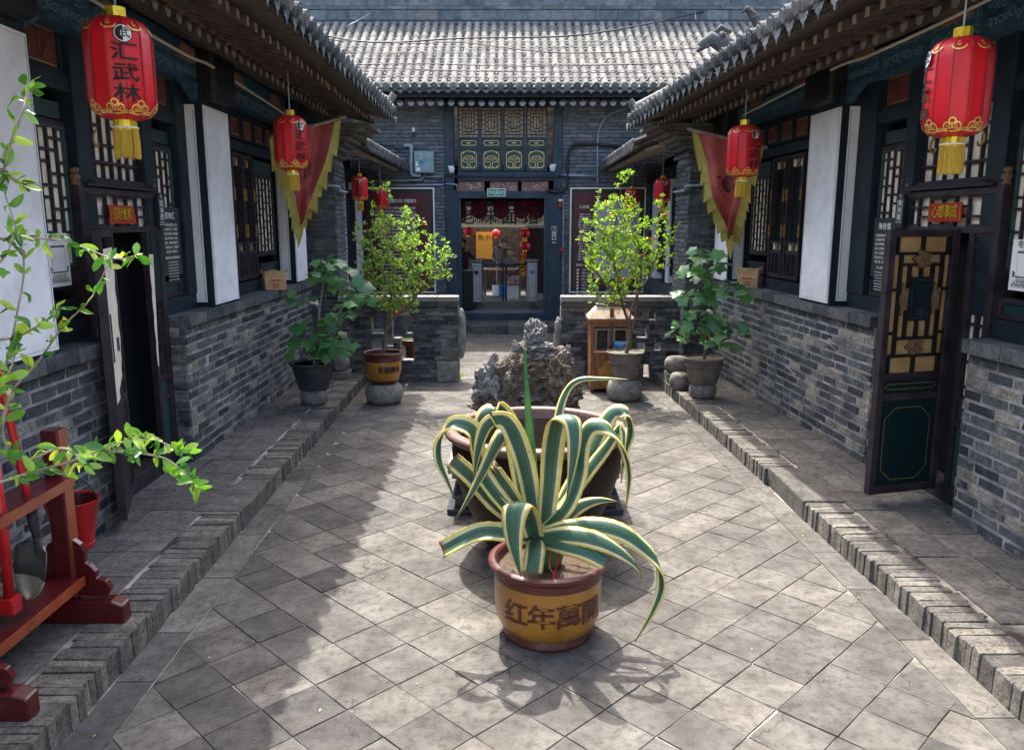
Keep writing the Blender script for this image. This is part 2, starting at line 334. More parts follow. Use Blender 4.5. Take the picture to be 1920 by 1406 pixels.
class Pieces:
    """collects alike pieces; the nearest ones become objects, the rest one joined part"""
    def __init__(s, parent, m='brick', name='brick', cap=300): s.p = parent; s.m = m; s.n = name; s.cap = cap; s.L = []
    def put(s, Mx, parent=None): s.L.append((Mx, parent or s.p))
    def flush(s):
        s.L.sort(key=lambda q: camd(q[0].translation)/max(.02, (q[0].col[0].xyz.length)))
        rest = MB()
        for i, (Mx, par) in enumerate(s.L):
            k = R.randrange(8)+(8 if s.m == 'kerb' else 0)
            if i < s.cap: inst(s.n, brick_mesh(k, s.m), par, Mx)
            else: rest.add([Mx @ Vector(v) for v in UB[k][0]], UB[k][1], rnd=R.uniform(.01, .99))
        if rest.v: stuff(rest.build(s.n, M[s.m], s.L[-1][1]))
def courses(pc, parent, fr, s0, s1, z0, z1, bl, bh, n=0., dep=.1, hole=None, batter=0., j=.012, rag=.0):
    rows = max(1, round((z1-z0)/bh)); bh = (z1-z0)/rows
    for r in range(rows):
        z = z0+bh*(r+.5); x = s0-(bl*.5 if r % 2 else 0)+R.uniform(-.03, .03)*(1 if bl > .1 else 0); nn = n-batter*(z-z0)
        while x < s1-.01:
            l = bl*R.uniform(.9, 1.08); a = max(x, s0); b = min(x+l, s1)
            if s1-b < .04: b = s1
            x = x+l if b < s1 else s1+1
            if b-a < .03: continue
            if hole:
                seg = [(a, b)]
                for h0, h1 in hole(z):
                    seg = [q for p, e in seg for q in ((p, min(e, h0)), (max(p, h1), e)) if q[1]-q[0] > .02]
                for p, e in seg: pc.put(fr.M((p+e)/2, nn-dep/2+R.uniform(-.004, .004), z, (e-p-j, dep, bh-j)), parent)
                continue
            pc.put(fr.M((a+b)/2, nn-dep/2+R.uniform(-.002, .004)-rag*R.random(), z, (b-a-j, dep, bh-j)), parent)
# ================================================================ GROUND
g = MB(); g.box((0, 15, -.335), (120, 110, .66))
struct(g.build('ground', M['mortar']))
LK = lambda y: -1.955-.014*(y-3.8)           # kerb faces
RK = lambda y: 2.28-.035*(y-3.8)
def clip(poly, f):
    out = []
    for i in range(len(poly)):
        a, b = poly[i], poly[(i+1) % len(poly)]; fa, fb = f(a), f(b)
        if fa >= 0: out.append(a)
        if fa*fb < 0: k = fa/(fa-fb); out.append((a[0]+(b[0]-a[0])*k, a[1]+(b[1]-a[1])*k))
    return out
pav = thing('court_paving', None, None); pav['kind'] = 'structure'
def slab_from(poly, z0, z1, name, m, parent, tilt=.0):
    n = len(poly); cx = sum(p[0] for p in poly)/n; cy = sum(p[1] for p in poly)/n
    tx, ty = R.uniform(-tilt, tilt), R.uniform(-tilt, tilt); dz = R.uniform(-.0015, .0015)
    top = [(p[0]-cx, p[1]-cy, dz+(p[0]-cx)*tx+(p[1]-cy)*ty) for p in poly]
    sh = [(x*.987, y*.987, z+.0018) for x, y, z in top]
    bot = [(x, y, z0-z1) for x, y, z in top]
    vs = bot+top+sh; fs = [(k*n+i, k*n+(i+1) % n, (k+1)*n+(i+1) % n, (k+1)*n+i) for k in (0, 1) for i in range(n)]+[tuple(range(2*n, 3*n))]
    return vs, fs, (cx, cy, z1)
D = .1985; G = .003
tiles = []
for i in range(-10, 20):
    for j in range(-12, 42):
        if (i+j) % 2: continue
        cx = -.958+D*i; cy = 3.935+D*(j+1)
        q = D-G*R.uniform(.7, 1.9)
        poly = [(cx-q, cy), (cx, cy-q), (cx+q, cy), (cx, cy+q)]
        poly = [(x+R.uniform(-.003, .003), y+R.uniform(-.003, .003)) for x, y in poly]
        for f in (lambda p: p[0]-(LK(p[1])+.205), lambda p: (RK(p[1])-.2)-p[0], lambda p: 11.3-p[1], lambda p: p[1]-1.7):
            poly = clip(poly, f)
            if len(poly) < 3: break
        if len(poly) < 3: continue
        A = abs(sum(poly[k][0]*poly[(k+1) % len(poly)][1]-poly[(k+1) % len(poly)][0]*poly[k][1] for k in range(len(poly))))/2
        if A > .004: tiles.append(poly)
# straight-laid slabs beyond the low walls and the border strips along the kerbs
y = 11.32
while y < 15.9:
    h = .3; x = -3.2+R.uniform(0, .3)
    while x < 3.2:
        l = R.uniform(.42, .5); tiles.append([(x, y), (x+l-.008, y), (x+l-.008, y+h-.008), (x, y+h-.008)]); x += l
    y += h
for side in (0, 1):
    y = 1.8
    while y < 11.1:
        l = R.uniform(.45, .75); a, b = y, min(y+l, 11.15)-.008
        if side == 0: p = [(LK(a)+.012, a), (LK(a)+.197, a), (LK(b)+.197, b), (LK(b)+.012, b)]
        else: p = [(RK(a)-.192, a), (RK(a)-.012, a), (RK(b)-.012, b), (RK(b)-.192, b)]
        tiles.append(p); y += l
tiles.sort(key=lambda p: abs(p[0][1]))
rest = MB(); cnt = 0
def inview(x, y): return y > 2.3 and abs(x)/max(.1, y) < .75
for p in tiles:
    vs, fs, c = slab_from(p, -.03, 0, 'paving_tile', 'tile', pav, .006)
    if inview(c[0], c[1]) and cnt < 300:
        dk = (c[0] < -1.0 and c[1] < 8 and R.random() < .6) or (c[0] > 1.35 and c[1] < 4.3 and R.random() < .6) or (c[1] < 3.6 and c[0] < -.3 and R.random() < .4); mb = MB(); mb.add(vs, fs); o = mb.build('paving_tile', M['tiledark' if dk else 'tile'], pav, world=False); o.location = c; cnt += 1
    else: rest.add([(a+c[0], b+c[1], d+c[2]) for a, b, d in vs], fs, rnd=R.uniform(.01, .99))
stuff(rest.build('paving_tile', M['tile'], pav))
# raised walks
def walkway(side):
    K = LK if side < 0 else RK; wall = (lambda y: -3.3) if side < 0 else (lambda y: 3.7)
    y0, y1 = 1.6, 11.32
    w = MB(); sg = -1 if side < 0 else 1
    P = [(K(y0)+sg*.02, y0), (K(y1)+sg*.02, y1), (wall(y1), y1), (wall(y0), y0)]
    w.prism([(x, y, -.02) for x, y in P], (0, 0, .151))
    nm = 'raised_walk'; o = struct(w.build(nm, M['mortar']))
    k = Pieces(o, 'kerb', 'kerb_brick'); y = 2.0; openings = [(5.75, 6.5)] if side > 0 else [(5.5, 6.05)]
    while y < y1-.02:
        op = [q for q in openings if q[0] < y < q[1]]
        if op:
            b = op[0][1]+.1; mb = MB(); x = K(y)
            mb.box8([(x+sg*a, yy, z) for z in (-.02, .15) for a, yy in ((-.01, y), (.36, y), (.36, b), (-.01, b))])
            mb.build('threshold_slab', M['slab'], o, bev=.012); y = b+.005; continue
        l = R.choice((.05, .058, .062, .07)) if R.random() < .93 else .11; ym = y+l/2; dpt = .27+R.uniform(-.02, .014); out = R.uniform(-.009, .008)
        m = Matrix.LocRotScale(Vector((K(ym)+sg*(dpt/2-.006+out), ym, .068+R.uniform(-.007, .004))), Matrix.Rotation(R.uniform(-.03, .03), 3, 'Z').to_quaternion(), (dpt, l-.0035, .148))
        # face of the unit brick points up
        m = m @ Matrix(((1, 0, 0, 0), (0, 0, -1, 0), (0, 1, 0, 0), (0, 0, 0, 1)))
        k.put(m); y += l
    k.flush()
    # paving stones between kerb and wall
    y = 1.9; sl_ = []
    while y < y1:
        l = R.uniform(.34, .46); x = .285; w_ = abs(wall(y)-K(y)); first = True; off = R.uniform(0, .15)
        while x < w_:
            ww = R.uniform(.28, .4); a, b = x, min(x+ww, w_)
            sl_.append([(K(y)+sg*(a+.005), y+.004), (K(y)+sg*(b-.005), y+.004), (K(y)+sg*(b-.005), y+l-.004), (K(y)+sg*(a+.005), y+l-.004)][::-sg]); x += ww
        y += l
    rest = MB()
    for p in sl_:
        vs, fs, c = slab_from(p, .1, .139+R.uniform(-.002, .003), '', '', o, .008)
        if inview(*c[:2]):
            mb = MB(); mb.add(vs, fs); q = mb.build('paving_stone', M['slab'], o, world=False); q.location = c
walkway(-1); walkway(1)
# ================================================================ SIDE HALLS
def lattice(mb, fr, s0, s1, z0, z1, nf, dep=.03, w=.018, cols=4, rows=9, seed=1):
    """stepped lattice: full-height bars with staggered short rungs"""
    r = random.Random(seed); cw = (s1-s0)/cols
    for c in range(1, cols): mb.fb(fr, s0+cw*c-w/2, s0+cw*c+w/2, nf-dep, nf-.002, z0, z1)
    rh = (z1-z0)/rows
    for k in range(rows+1):
        for c in range(cols):
            if (k+c*2) % 3 != 1:
                z = z0+rh*k; z = min(max(z, z0+w/2), z1-w/2)
                mb.fb(fr, s0+cw*c+w/2, s0+cw*(c+1)-w/2, nf-dep, nf-.006, z-w/2, z+w/2)
def frame(mb, fr, s0, s1, z0, z1, n0, n1, w):
    mb.fb(fr, s0, s0+w, n0, n1, z0, z1); mb.fb(fr, s1-w, s1, n0, n1, z0, z1)
    mb.fb(fr, s0+w, s1-w, n0, n1-.002, z0, z0+w); mb.fb(fr, s0+w, s1-w, n0, n1-.002, z1-w, z1)
def panel(parent, name, fr, s0, s1, z0, z1, n, m, fm=None, w=.03, d=.035, inset=.02):
    mb = MB(); mb.fb(fr, s0, s1, n-d-.01, n-inset, z0, z1); o = mb.build(name, M[m], parent)
    if fm:
        mb = MB(); frame(mb, fr, s0-w, s1+w, z0-w, z1+w, n-d, n, w); mb.build('panel_frame', M[fm], o)
    return o
def painted(parent, fr, s0, s1, z0, z1, n, sd):
    """red panel with a small painted sprig"""
    o = panel(parent, 'painted_panel', fr, s0, s1, z0, z1, n, 'redpan', 'wood')
    r = random.Random(sd); mb = MB(); fn = lambda u, v: fr(u, n-.018, v)
    ribbon(mb, [(s0+.015, z0+.015), (s1-.015, z0+.015), (s1-.015, z1-.015), (s0+.015, z1-.015)], .004, fn, True)
    mb.build('painted_border', M['gold'], o)
    mb = MB(); cx, cz = (s0+s1)/2, (z0+z1)/2; h = (z1-z0)
    for k in range(3):
        a = r.uniform(.3, 2.8); p = [(cx+r.uniform(-.05, .05), z0+h*.15)]
        for q in range(5): p.append((p[-1][0]+.035*math.cos(a), p[-1][1]+h*.12*abs(math.sin(a))+.01)); a += r.uniform(-.6, .6)
        p = [(min(max(x, s0+.03), s1-.03), min(z, z1-.03)) for x, z in p]
        ribbon(mb, p, .007, fn)
        for q in p[2:]: ribbon(mb, [q, (q[0]+r.uniform(-.025, .025), q[1]+.018)], .009, fn)
    mb.build('painted_sprig', M['ink'] if sd % 2 else M['carved'], o)
def scrollwork(mb, fn, s0, s1, z0, z1, w, n, sd):
    r = random.Random(sd)
    for i in range(n):
        x = s0+(s1-s0)*(i+.5)/n; z = (z0+z1)/2+r.uniform(-.1, .1)*(z1-z0)
        q = (z1-z0)*r.uniform(.26, .4)
        ribbon(mb, spiral(x, z, q, r.uniform(0, 6), r.uniform(.8, 1.3), 12, r.choice((1, -1))), w, fn)
M['bluepaint'] = mat('blue_beam_paint', (.008, .03, .065), (.03, .1, .15), sc=12, rough=.55, bst=.2)
M['paleblue'] = flat('pale_blue_line', (.22, .38, .42), .6)
M['cartouche'] = mat('ochre_cartouche', (.36, .17, .08), (.2, .09, .05), sc=14, rough=.6, bst=.2)
def column_case(hall, fr, s0, s1, near, full=True):
    """white plastered column casing: wide face to the court, narrow face along the wall"""
    mb = MB(); mb.fb(fr, s0, s1, -.3, .012, 1.43, 3.42); c = mb.build('column_casing', M['wood'], hall)
    mb = MB(); mb.fb(fr, s0+.012, s1-.012, .01, .024, 1.455, 3.25); w = mb.build('white_panel', M['white'], c)
    mb = MB(); ribbon(mb, [(s0+.03, 1.475), (s1-.03, 1.475), (s1-.03, 3.23), (s0+.03, 3.23)], .005, lambda u, v: fr(u, .0255, v), True)
    mb.build('panel_line', M['black'], c)
    mb = MB(); mb.fb(fr, s0-.014, s0+.002, -.185, -.055, 1.48, 3.25); mb.build('white_panel', M['white'], c)
    mb = MB(); ribbon(mb, [(-.175, 1.5), (-.066, 1.5), (-.066, 3.22), (-.175, 3.22)], .004, lambda u, v: fr(s0-.0155, u, v), True)
    mb.build('panel_line', M['black'], c)
def text_board(parent, fr, s0, s1, z0, z1, n, title, sub, sd, mir):
    o = panel(parent, 'text_board', fr, s0, s1, z0, z1, n, 'signblack', inset=-.004)
    mb = MB(); fn = lambda u, v: fr((s0+s1)/2+u*mir, n+.006, v); w = (s1-s0)
    text(mb, title, fn, .062, 0, z1-.075, .012, sp=1.25)
    r = random.Random(sd); z = z1-.15
    for k in range(7):
        text(mb, ['自古武林豪杰辈出，侠义', '之风绵延千载，刀枪剑戟', '皆为武学精粹，馆内收藏', '兵器，陈列有序，供游人', '观赏，尽显昔日镖局风采', '传承武术文化，弘扬精神', '侠肝义胆，源远流长。'][k], fn, .0255, 0, z, .008); z -= .038
    text(mb, sub, fn, .034, 0, z-.01, .012); z -= .05
    for k in range(7):
        text(mb, ['The hall displays weapons and', 'martial arts of the old times,', 'the long history of the escort', 'trade and the chivalry of the', 'masters who travelled with it', 'across the northern roads for', 'more than two hundred years.'][k], fn, .0185, 0, z, .006); z -= .025
    mb.build('lettering', M['signwhite'], o)
def plaque(fr, s, n, z0, z1, body, sub, mir, lab):
    o = MB(); w = .052; pts = [(-w, z0), (w, z0), (w, z1-.05)]+[(w*math.cos(a*math.pi/8), z1-.05+.05*math.sin(a*math.pi/8)) for a in range(1, 8)]+[(-w, z1-.05)]
    r = thing('hanging_plaque', lab, 'sign', fr(s, n, z0))
    o.prism([fr(s+u*mir, n, v) for u, v in pts], fr.n*.018); o.build('board', M['signblack'], r)
    fn = lambda u, v: fr(s+u*mir, n+.0195, v); mb = MB()
    ribbon(mb, [(-.036, z0+.065), (.036, z0+.065), (.036, z1-.06), (-.036, z1-.06)], .004, fn, True)
    vtext(mb, body, fn, .05, 0, z1-.062, .054, .01)
    text(mb, '武', fn, .028, 0, z1-.03, .01)
    for k, q in enumerate(sub): text(mb, q, fn, .018, 0, z0+.045-.02*k, .008)
    mb.build('lettering', M['signwhite'], r)
def red_paper(fr, s0, s1, z0, z1, n, body, mir, lab, skew=0):
    r = thing('festival_paper', lab, 'paper sign', fr((s0+s1)/2, n, z0), 'red festival papers over the hall doors')
    mb = MB(); nx = 8
    lo, hi = (s0, s1)
    P = [fr(lo+(hi-lo)*i/nx+(skew*(1-j) if i == nx else skew*(1-j)*i/nx), n+.004+.004*math.sin(i*1.1), z0+(z1-z0)*j) for j in (0, 1) for i in range(nx+1)]
    mb.add(P, [(i, i+1, nx+2+i, nx+1+i) for i in range(nx)]); mb.add([p-fr.n*.002 for p in P], [(i, i+1, nx+2+i, nx+1+i) for i in range(nx)])
    mb.build('sheet', M['redpaint'], r)
    mb = MB(); fn = lambda u, v: fr((s0+s1)/2+u*mir, n+.011, v); w = s1-s0
    for i, ch in enumerate(body): text(mb, ch, fn, w*.24, w*.19*(i-1.5), (z0+z1)/2, .03, sx=.85, )
    mb.build('lettering', M['goldfoil'], r)
    mb = MB()
    for i in range(26):
        a = i/26*2*math.pi; u = max(-.46, min(.46, .62*math.cos(a)))*w; v = max(-.41, min(.41, .6*math.sin(a)))*(z1-z0)
        ribbon(mb, spiral(u, v+(z0+z1)/2, .011, a, .9, 6), .004, fn)
    mb.build('border', M['flagyel'], r)
def side_hall(sg):
    L = sg < 0
    fr = Fr((-2.79+.012*6.85, 0, 0), (-.012, 1, 0), (1, .012, 0)) if L else Fr((3.06+.05*6.9, 0, 0), (-.05, 1, 0), (-1, -.05, 0))
    mir = 1 if L else -1       # reading direction along s
    hall = thing('courtyard_hall', 'long grey brick hall on the left with its door leaf swung open edge-on' if L else 'long grey brick hall on the right with lattice door leaf swung open into view', 'building', fr(6.8, 0, .14), 'facing timber-fronted side halls')
    EN = 1.13 if L else 1.1; EZ = 3.72 if L else 3.62; S1 = 12.0
    o1 = 0 if L else -.06
    DS0, DS1 = 5.5+o1, 6.78+o1
    # brick dado: near length, far length
    for (a, b) in ((1.2, DS0), (DS1, 11.42)):
        mb = MB(); mb.fb(fr, a+.012, b-.012, -.4, -.006, 0, 1.40); w = mb.build('brick_dado', M['wmortar'], hall)
        if a < 2: near = w
        else: far = w
    pc = Pieces(far, 'brick')
    courses(pc, near, fr, 3.0, DS0, .135, 1.33, .27, .078, dep=.1, batter=0, rag=.003)
    courses(pc, far, fr, DS1, 11.42, .135, 1.33, .27, .078, dep=.1, batter=0, rag=.003)
    for (a, b, w) in ((4.2, DS0, near), (DS1, 11.42, far)):
        x = a
        while x < b-.01:
            l = min(R.uniform(.3, .42), b-x)
            if b-x-l < .08: l = b-x
            mb = MB(); mb.fb(fr, x+.003, x+l-.003, -.36, .052+R.uniform(-.006, .006), 1.334, 1.43+R.uniform(-.003, .003)); mb.build('sill_brick', M['darkbrick'], w, bev=.008); x += l
    # end faces of the dado at the doorway
    e = Fr(fr(DS1, 0, 0), fr.n, -fr.a)
    courses(pc, far, e, -.3, -.005, .135, 1.33, .28, .078, dep=.06, n=.006)
    e = Fr(fr(DS0, 0, 0), fr.n, fr.a)
    courses(pc, near, e, -.3, -.005, .135, 1.33, .28, .078, dep=.06, n=.006)
    pc.flush()
    # timber posts and back boarding
    mb = MB()
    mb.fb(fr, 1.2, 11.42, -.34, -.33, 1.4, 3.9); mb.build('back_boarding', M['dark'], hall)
    cols = [(4.15, 4.8), (7.5 if L else 7.62, 8.18 if L else 8.3), (10.52 if L else 10.7, 11.12 if L else 11.3)]
    for i, (a, b) in enumerate(cols): column_case(hall, fr, a, b, True)
    # bay 1: side lattices and transom
    rec = -.18
    b0, b1 = 4.82, 7.5 if L else 7.6
    mb = MB(); pass
    for q in ((b0, DS0-.002, -.32, rec+.03, 1.43, 1.565), (DS1+.002, b1, -.32, rec+.03, 1.43, 1.565), (b0, b1, -.32, rec+.025, 3.05, 3.16)):
        mb = MB(); mb.fb(fr, *q); mb.build('cross_beam', M['wood'], hall)
    lw = [(5.1, 5.5, 0), (6.83, 7.23, 1)] if L else [(5.02, 5.42, 0), (6.83, 7.22, 1)]
    posts = [(4.82, 5.02), (5.56, 5.76), (6.58, 6.77), (7.29, 7.5)] if L else [(4.82, 4.96), (5.48, 5.68), (6.6, 6.77), (7.28, 7.6)]
    for a, b in posts:
        mb = MB(); mb.fb(fr, a, b, -.32, rec+.04, 1.566, 3.458); mb.build('timber_post', M['wood'], hall, bev=.006)
    for a, b, side in lw:
        w = thing_part = panel(hall, 'lattice_window', fr, a-.02, b+.02, 1.905, 2.83, rec-.03, 'paper', 'purple', w=.035, d=.05, inset=.005)
        mb = MB(); lattice(mb, fr, a-.02, b+.02, 1.92, 2.82, rec-.012, .026, .019, 4, 12, 3+side); frame(mb, fr, a-.02, b+.02, 1.9, 2.84, rec-.075, rec-.014, .02)
        mb.build('lattice', M['purple'], w)
        mb = MB(); frame(mb, fr, a-.003, b+.003, 1.917, 2.823, rec-.07, rec-.012, .012); mb.build('edging', M['tealedge'], w)
        mb = MB(); mb.fb(fr, a, b, rec-.06, rec-.028, 2.875, 2.98); mb.build('teal_panel', M['teal'], w)
        mb = MB(); mb.fb(fr, a, b, rec-.06, rec-.03, 1.765, 1.89); mb.build('lower_board', M['purple'], w)
        panel(hall, 'teal_panel', fr, a+.01, b-.01, 1.6, 1.68, rec, 'teal', 'purple', w=.03)
        painted(hall, fr, a, b, 3.19, 3.43, rec+.01, 3+side+(0 if L else 5))
    ta, tb = (5.78, 6.56) if L else (5.7, 6.58)
    w = panel(hall, 'transom_window', fr, ta, tb, 2.5, 3.03, rec-.03, 'paper', 'purple', w=.03, d=.05)
    mb = MB(); lattice(mb, fr, ta, tb, 2.5, 3.03, rec-.02, .028, .02, 6, 4, 9)
    mb.fb(fr, ta, tb, rec-.07, rec-.012, 2.63, 2.65)
    mb.build('lattice', M['purple'], w)
    for cx in (ta+.16, tb-.16):
        mb = MB(); fn = lambda u, v, k=0.: fr(u, rec-.005, v); k = 1 if cx < (ta+tb)/2 else -1
        mb.tube([fr(u, rec-.01, v) for u, v in spiral(cx, 2.78, .075, 1.57, .7, 12, k)], .009, 6); mb.build('scroll_ornament', M['bronze'], w)
    painted(hall, fr, ta+.05, (ta+tb)/2-.04, 3.19, 3.43, rec+.01, 11); painted(hall, fr, (ta+tb)/2+.04, tb-.05, 3.19, 3.43, rec+.01, 12)
    # door portal, standing proud of the timber front
    pn = -.13; P0, P1 = DS0+.005, DS1-.005
    O0, O1 = (5.86, 6.5) if L else (5.78, 6.5)
    por = MB(); por.fb(fr, P0, P0+.07, -.32, pn, .14, 2.455); por.fb(fr, P1-.07, P1, -.32, pn, .14, 2.455)
    por.fb(fr, P0+.07, P1-.07, -.24, pn-.004, 2.40, 2.45); por.fb(fr, P0+.07, P1-.07, -.3, pn-.004, 2.135, 2.18)
    por.fb(fr, O0-.05, O0, -.19, pn-.006, .27, 2.135); por.fb(fr, O1, O1+.05, -.19, pn-.006, .27, 2.135)
    por.fb(fr, P0+.07, P1-.07, -.3, pn-.008, .14, .27)
    pt = por.build('door_portal', M['purple'], hall, bev=.005)
    mb = MB(); mb.fb(fr, P0+.07, P1-.07, -.2, pn-.052, 2.18, 2.40); mb.build('paper_pane', M['paper'], pt)
    mb = MB(); lattice(mb, fr, P0+.07, P1-.07, 2.18, 2.40, pn-.01, .03, .018, 7, 3, 4); mb.build('lattice', M['purple'], pt)
    for a, b in ((P0+.07, O0-.06), (O1+.06, P1-.07)):
        if b-a < .05: continue
        mb = MB(); mb.fb(fr, a, b, -.22, pn-.05, .95, 2.135); mb.build('paper_pane', M['paper'], pt)
        mb = MB(); lattice(mb, fr, a, b, .95, 2.135, pn-.01, .05, .018, 2, 13, 5); mb.fb(fr, a, b, -.2, pn-.012, .9, .95); mb.fb(fr, a, b, -.2, pn-.012, .74, .78); mb.build('lattice', M['purple'], pt)
        mb = MB(); mb.fb(fr, a, b, -.2, pn-.03, .27, .74); mb.fb(fr, a, b, -.2, pn-.03, .78, .9); mb.build('teal_panel', M['tealedge'], pt)
    for a in (P0+.035, P1-.035):
        mb = MB(); c = fr(a, pn-.04, 2.455)
        mb.lathe([(.03, 0), (.036, .015), (.024, .025), (.036, .045), (.036, .065), (.022, .08), (.034, .095), (.028, .115), (0, .12)], 8, c); mb.build('finial', M['carved'], pt)
    mb = MB(); mb.fb(fr, P0+.09, P1-.09, -.2, pn+.02, 2.458, 2.475); mb.fb(fr, P0+.12, P1-.12, -.2, pn-.01, 2.475, 2.5); mb.fb(fr, P0+.15, P1-.15, -.2, pn-.03, 2.5, 2.525); mb.build('cornice', M['purple'], pt)
    mb = MB(); mb.fb(fr, O0-.04, O1+.04, -.325, -.3, .27, 2.135); mb.build('doorway_shade_sheet', M['dark'], pt)  # flat black sheet: the doorway's inner shade is put into its colour
    for q in (O0-.03, O1): mb = MB(); mb.fb(fr, q, q+.03, -.3, -.192, .27, 2.135); mb.build('doorway_shade_side', M['dark'], pt)  # black side panels added so the opening stays dark
    # door leaf
    if L: h0, h1 = Vector((-2.9, 5.84, 0)), Vector((-2.645, 5.16, 0))
    else: h0, h1 = Vector((3.22, 5.86, 0)), Vector((2.64, 5.7, 0))
    lf = Fr(h0, h1-h0, (0, -1, 0) if not L else (1, 0, 0)); W = (h1-h0).length
    lf.n = Vector((0, 0, 1)).cross(lf.a)*(1 if L else -1)
    if lf.n.y > 0 and not L: lf.n = -lf.n
    if L and lf.n.x < 0: lf.n = -lf.n
    lf.a = (h1-h0).normalized()
    z0, z1 = (.22, 2.16); t = .028
    mb = MB(); mb.fb(lf, 0, .055, -t, t, z0, z1); mb.fb(lf, W-.055, W, -t, t, z0, z1)
    for a, b in ((z0, z0+.06), (.93, .98), (1.08, 1.13), (z1-.05, z1)): mb.fb(lf, .055, W-.055, -t+.003, t-.003, a, b)
    leaf = mb.build('door_leaf', M['purple'], hall, bev=.004)
    mb = MB(); mb.fb(lf, .055, W-.055, -.008, .008, z0+.06, .93); mb.fb(lf, .055, W-.055, -.008, .008, .98, 1.08); mb.build('teal_panel', flat('deep_green_panel', (.004, .017, .017), .45, spec=.25) if not L else M['purple'], leaf)
    if not L:
        mb = MB(); fn = lambda u, v: lf(u, .0095, v); q = .1; r_ = .045
        pts = [(q, z0+.12), (q, .0), (0, 0)]
        pp = [(q+r_*2, z0+.1), (W-q-r_*2, z0+.1), (W-q-r_, z0+.14), (W-q, z0+.14+r_), (W-q, .83-r_), (W-q-r_, .83), (W-q-r_*2, .87), (q+r_*2, .87), (q+r_, .83), (q, .83-r_), (q, z0+.14+r_), (q+r_, z0+.14)]
        ribbon(mb, pp, .007, fn, True)
        ribbon(mb, [(.1, 1.01), (W-.1, 1.01), (W-.08, 1.03), (W-.1, 1.05), (.1, 1.05), (.08, 1.03)], .006, fn, True); mb.build('painted_line', M['bronze'], leaf)
        mb = MB(); mb.fb(lf, .055, W-.055, -.012, -.009, 1.13, z1-.05); mb.build('paper_pane', M['kraft'], leaf)
        # lattice round a small glass light
        a, b, c, d = .055, W-.055, 1.13, z1-.05; mb = MB(); w = .02; dd = (-.006, .02)
        def V(x, y0, y1): mb.fb(lf, x-w/2, x+w/2, *dd, y0, y1)
        def H(y, x0, x1): mb.fb(lf, x0, x1, dd[0], dd[1]-.002, y-w/2, y+w/2)
        xs = [a+(b-a)*k for k in (0, .14, .3, .5, .7, .86, 1)]; zs = [c+(d-c)*k for k in (0, .13, .26, .42, .68, .8, .88, 1)]
        H(zs[1], a, b); H(zs[6], a, b); V(xs[1], zs[1], zs[6]); V(xs[5], zs[1], zs[6]); H(zs[2], xs[1], xs[5]); H(zs[5], xs[1], xs[5])
        for k in (1, 3, 5): V(xs[k]+.02*(k-3), c, zs[1]); V(xs[k]+.02*(k-3), zs[6], d)
        V(xs[2], zs[2], zs[5]); V(xs[4], zs[2], zs[5]); H(zs[3]-.02, xs[2], xs[4]); H(zs[4]+.02, xs[2], xs[4]); V(xs[3], zs[2], zs[3]-.02); V(xs[3], zs[4]+.02, zs[5])
        for k in (.3, .62): H(c+(d-c)*k, a, xs[1]); H(c+(d-c)*k, xs[5], b)
        mb.build('lattice', M['black'], leaf)
        mb = MB(); mb.fb(lf, xs[2]+.03, xs[4]-.03, -.005, .012, zs[3], zs[4]); mb.build('glass_light', M['glass'], leaf)
        mb = MB(); frame(mb, lf, xs[2]+.012, xs[4]-.012, zs[3]-.02, zs[4]+.02, .0, .024, .02); mb.build('glass_frame', M['wood'], leaf)
        for (x, z, e, f) in (((xs[3]), (zs[5]+zs[6])/2, .07, .055), (xs[3], (zs[1]+zs[2])/2, .07, .05), ((xs[1]+xs[2])/2, (zs[3]+zs[4])/2, .035, .1), ((xs[4]+xs[5])/2, (zs[3]+zs[4])/2, .035, .1)):
            mb = MB(); n_ = 18; mb.prism([lf(x+e*math.cos(k*2*math.pi/n_)*(1+.25*math.cos(5*k*2*math.pi/n_)), .004, z+f*math.sin(k*2*math.pi/n_)*(1+.25*math.cos(5*k*2*math.pi/n_))) for k in range(n_)], lf.n*.02)
            mb.tube([lf(x+e*.5*math.cos(k), .028, z+f*.5*math.sin(k)) for k in [q*.7 for q in range(9)]], .008, 6); mb.build('carving', M['carved'], leaf)
    else:
        mb = MB(); nx = 3; P = []; zz = [1.02+.06*k for k in range(18)]
        for k, z in enumerate(zz):
            e = W-.012; st = .2+.03*math.sin(k*1.7)+(.3 if k < 2 else .1 if k < 4 else 0); P += [lf(st, t+.004, z), lf(e, t+.004, z)]
        mb.add(P, [(2*i, 2*i+1, 2*i+3, 2*i+2) for i in range(17)]); mb.build('torn_paper', M['paper'], leaf)
        mb = MB(); mb.fb(lf, W-.05, W-.03, t, t+.012, 1.3, 1.62); mb.build('pull', M['black'], leaf)
        mb = MB(); P = []
        for k in range(14): z = 1.05+.07*k; P += [fr(O1-.01, -.12+.002*k, z), fr(O1-.01-.015-.012*math.sin(k*2.1)**2, -.12, z)]
        mb.add(P, [(2*i, 2*i+1, 2*i+3, 2*i+2) for i in range(13)]); mb.build('torn_paper', M['paper'], pt)
    # bay 2: casement window between the casings
    c0, c1 = (8.7, 10.42) if L else (8.6, 10.62)
    mb = MB(); mb.fb(fr, 8.18 if L else 8.31, c1+.3, -.32, rec+.02, 1.43, 1.56); mb.build('window_rail', M['wood'], hall)
    mb = MB(); mb.fb(fr, c0-.4, c1+.3, -.32, rec+.02, 2.98, 3.08); mb.build('window_rail', M['wood'], hall)
    cs = [(8.83, 9.18), (9.21, 9.56)] if L else [(8.88, 9.32), (9.37, 9.8)]
    la = (9.66, 10.38) if L else (9.92, 10.5)
    ln = (8.3, 8.75) if L else (8.35, 8.8)
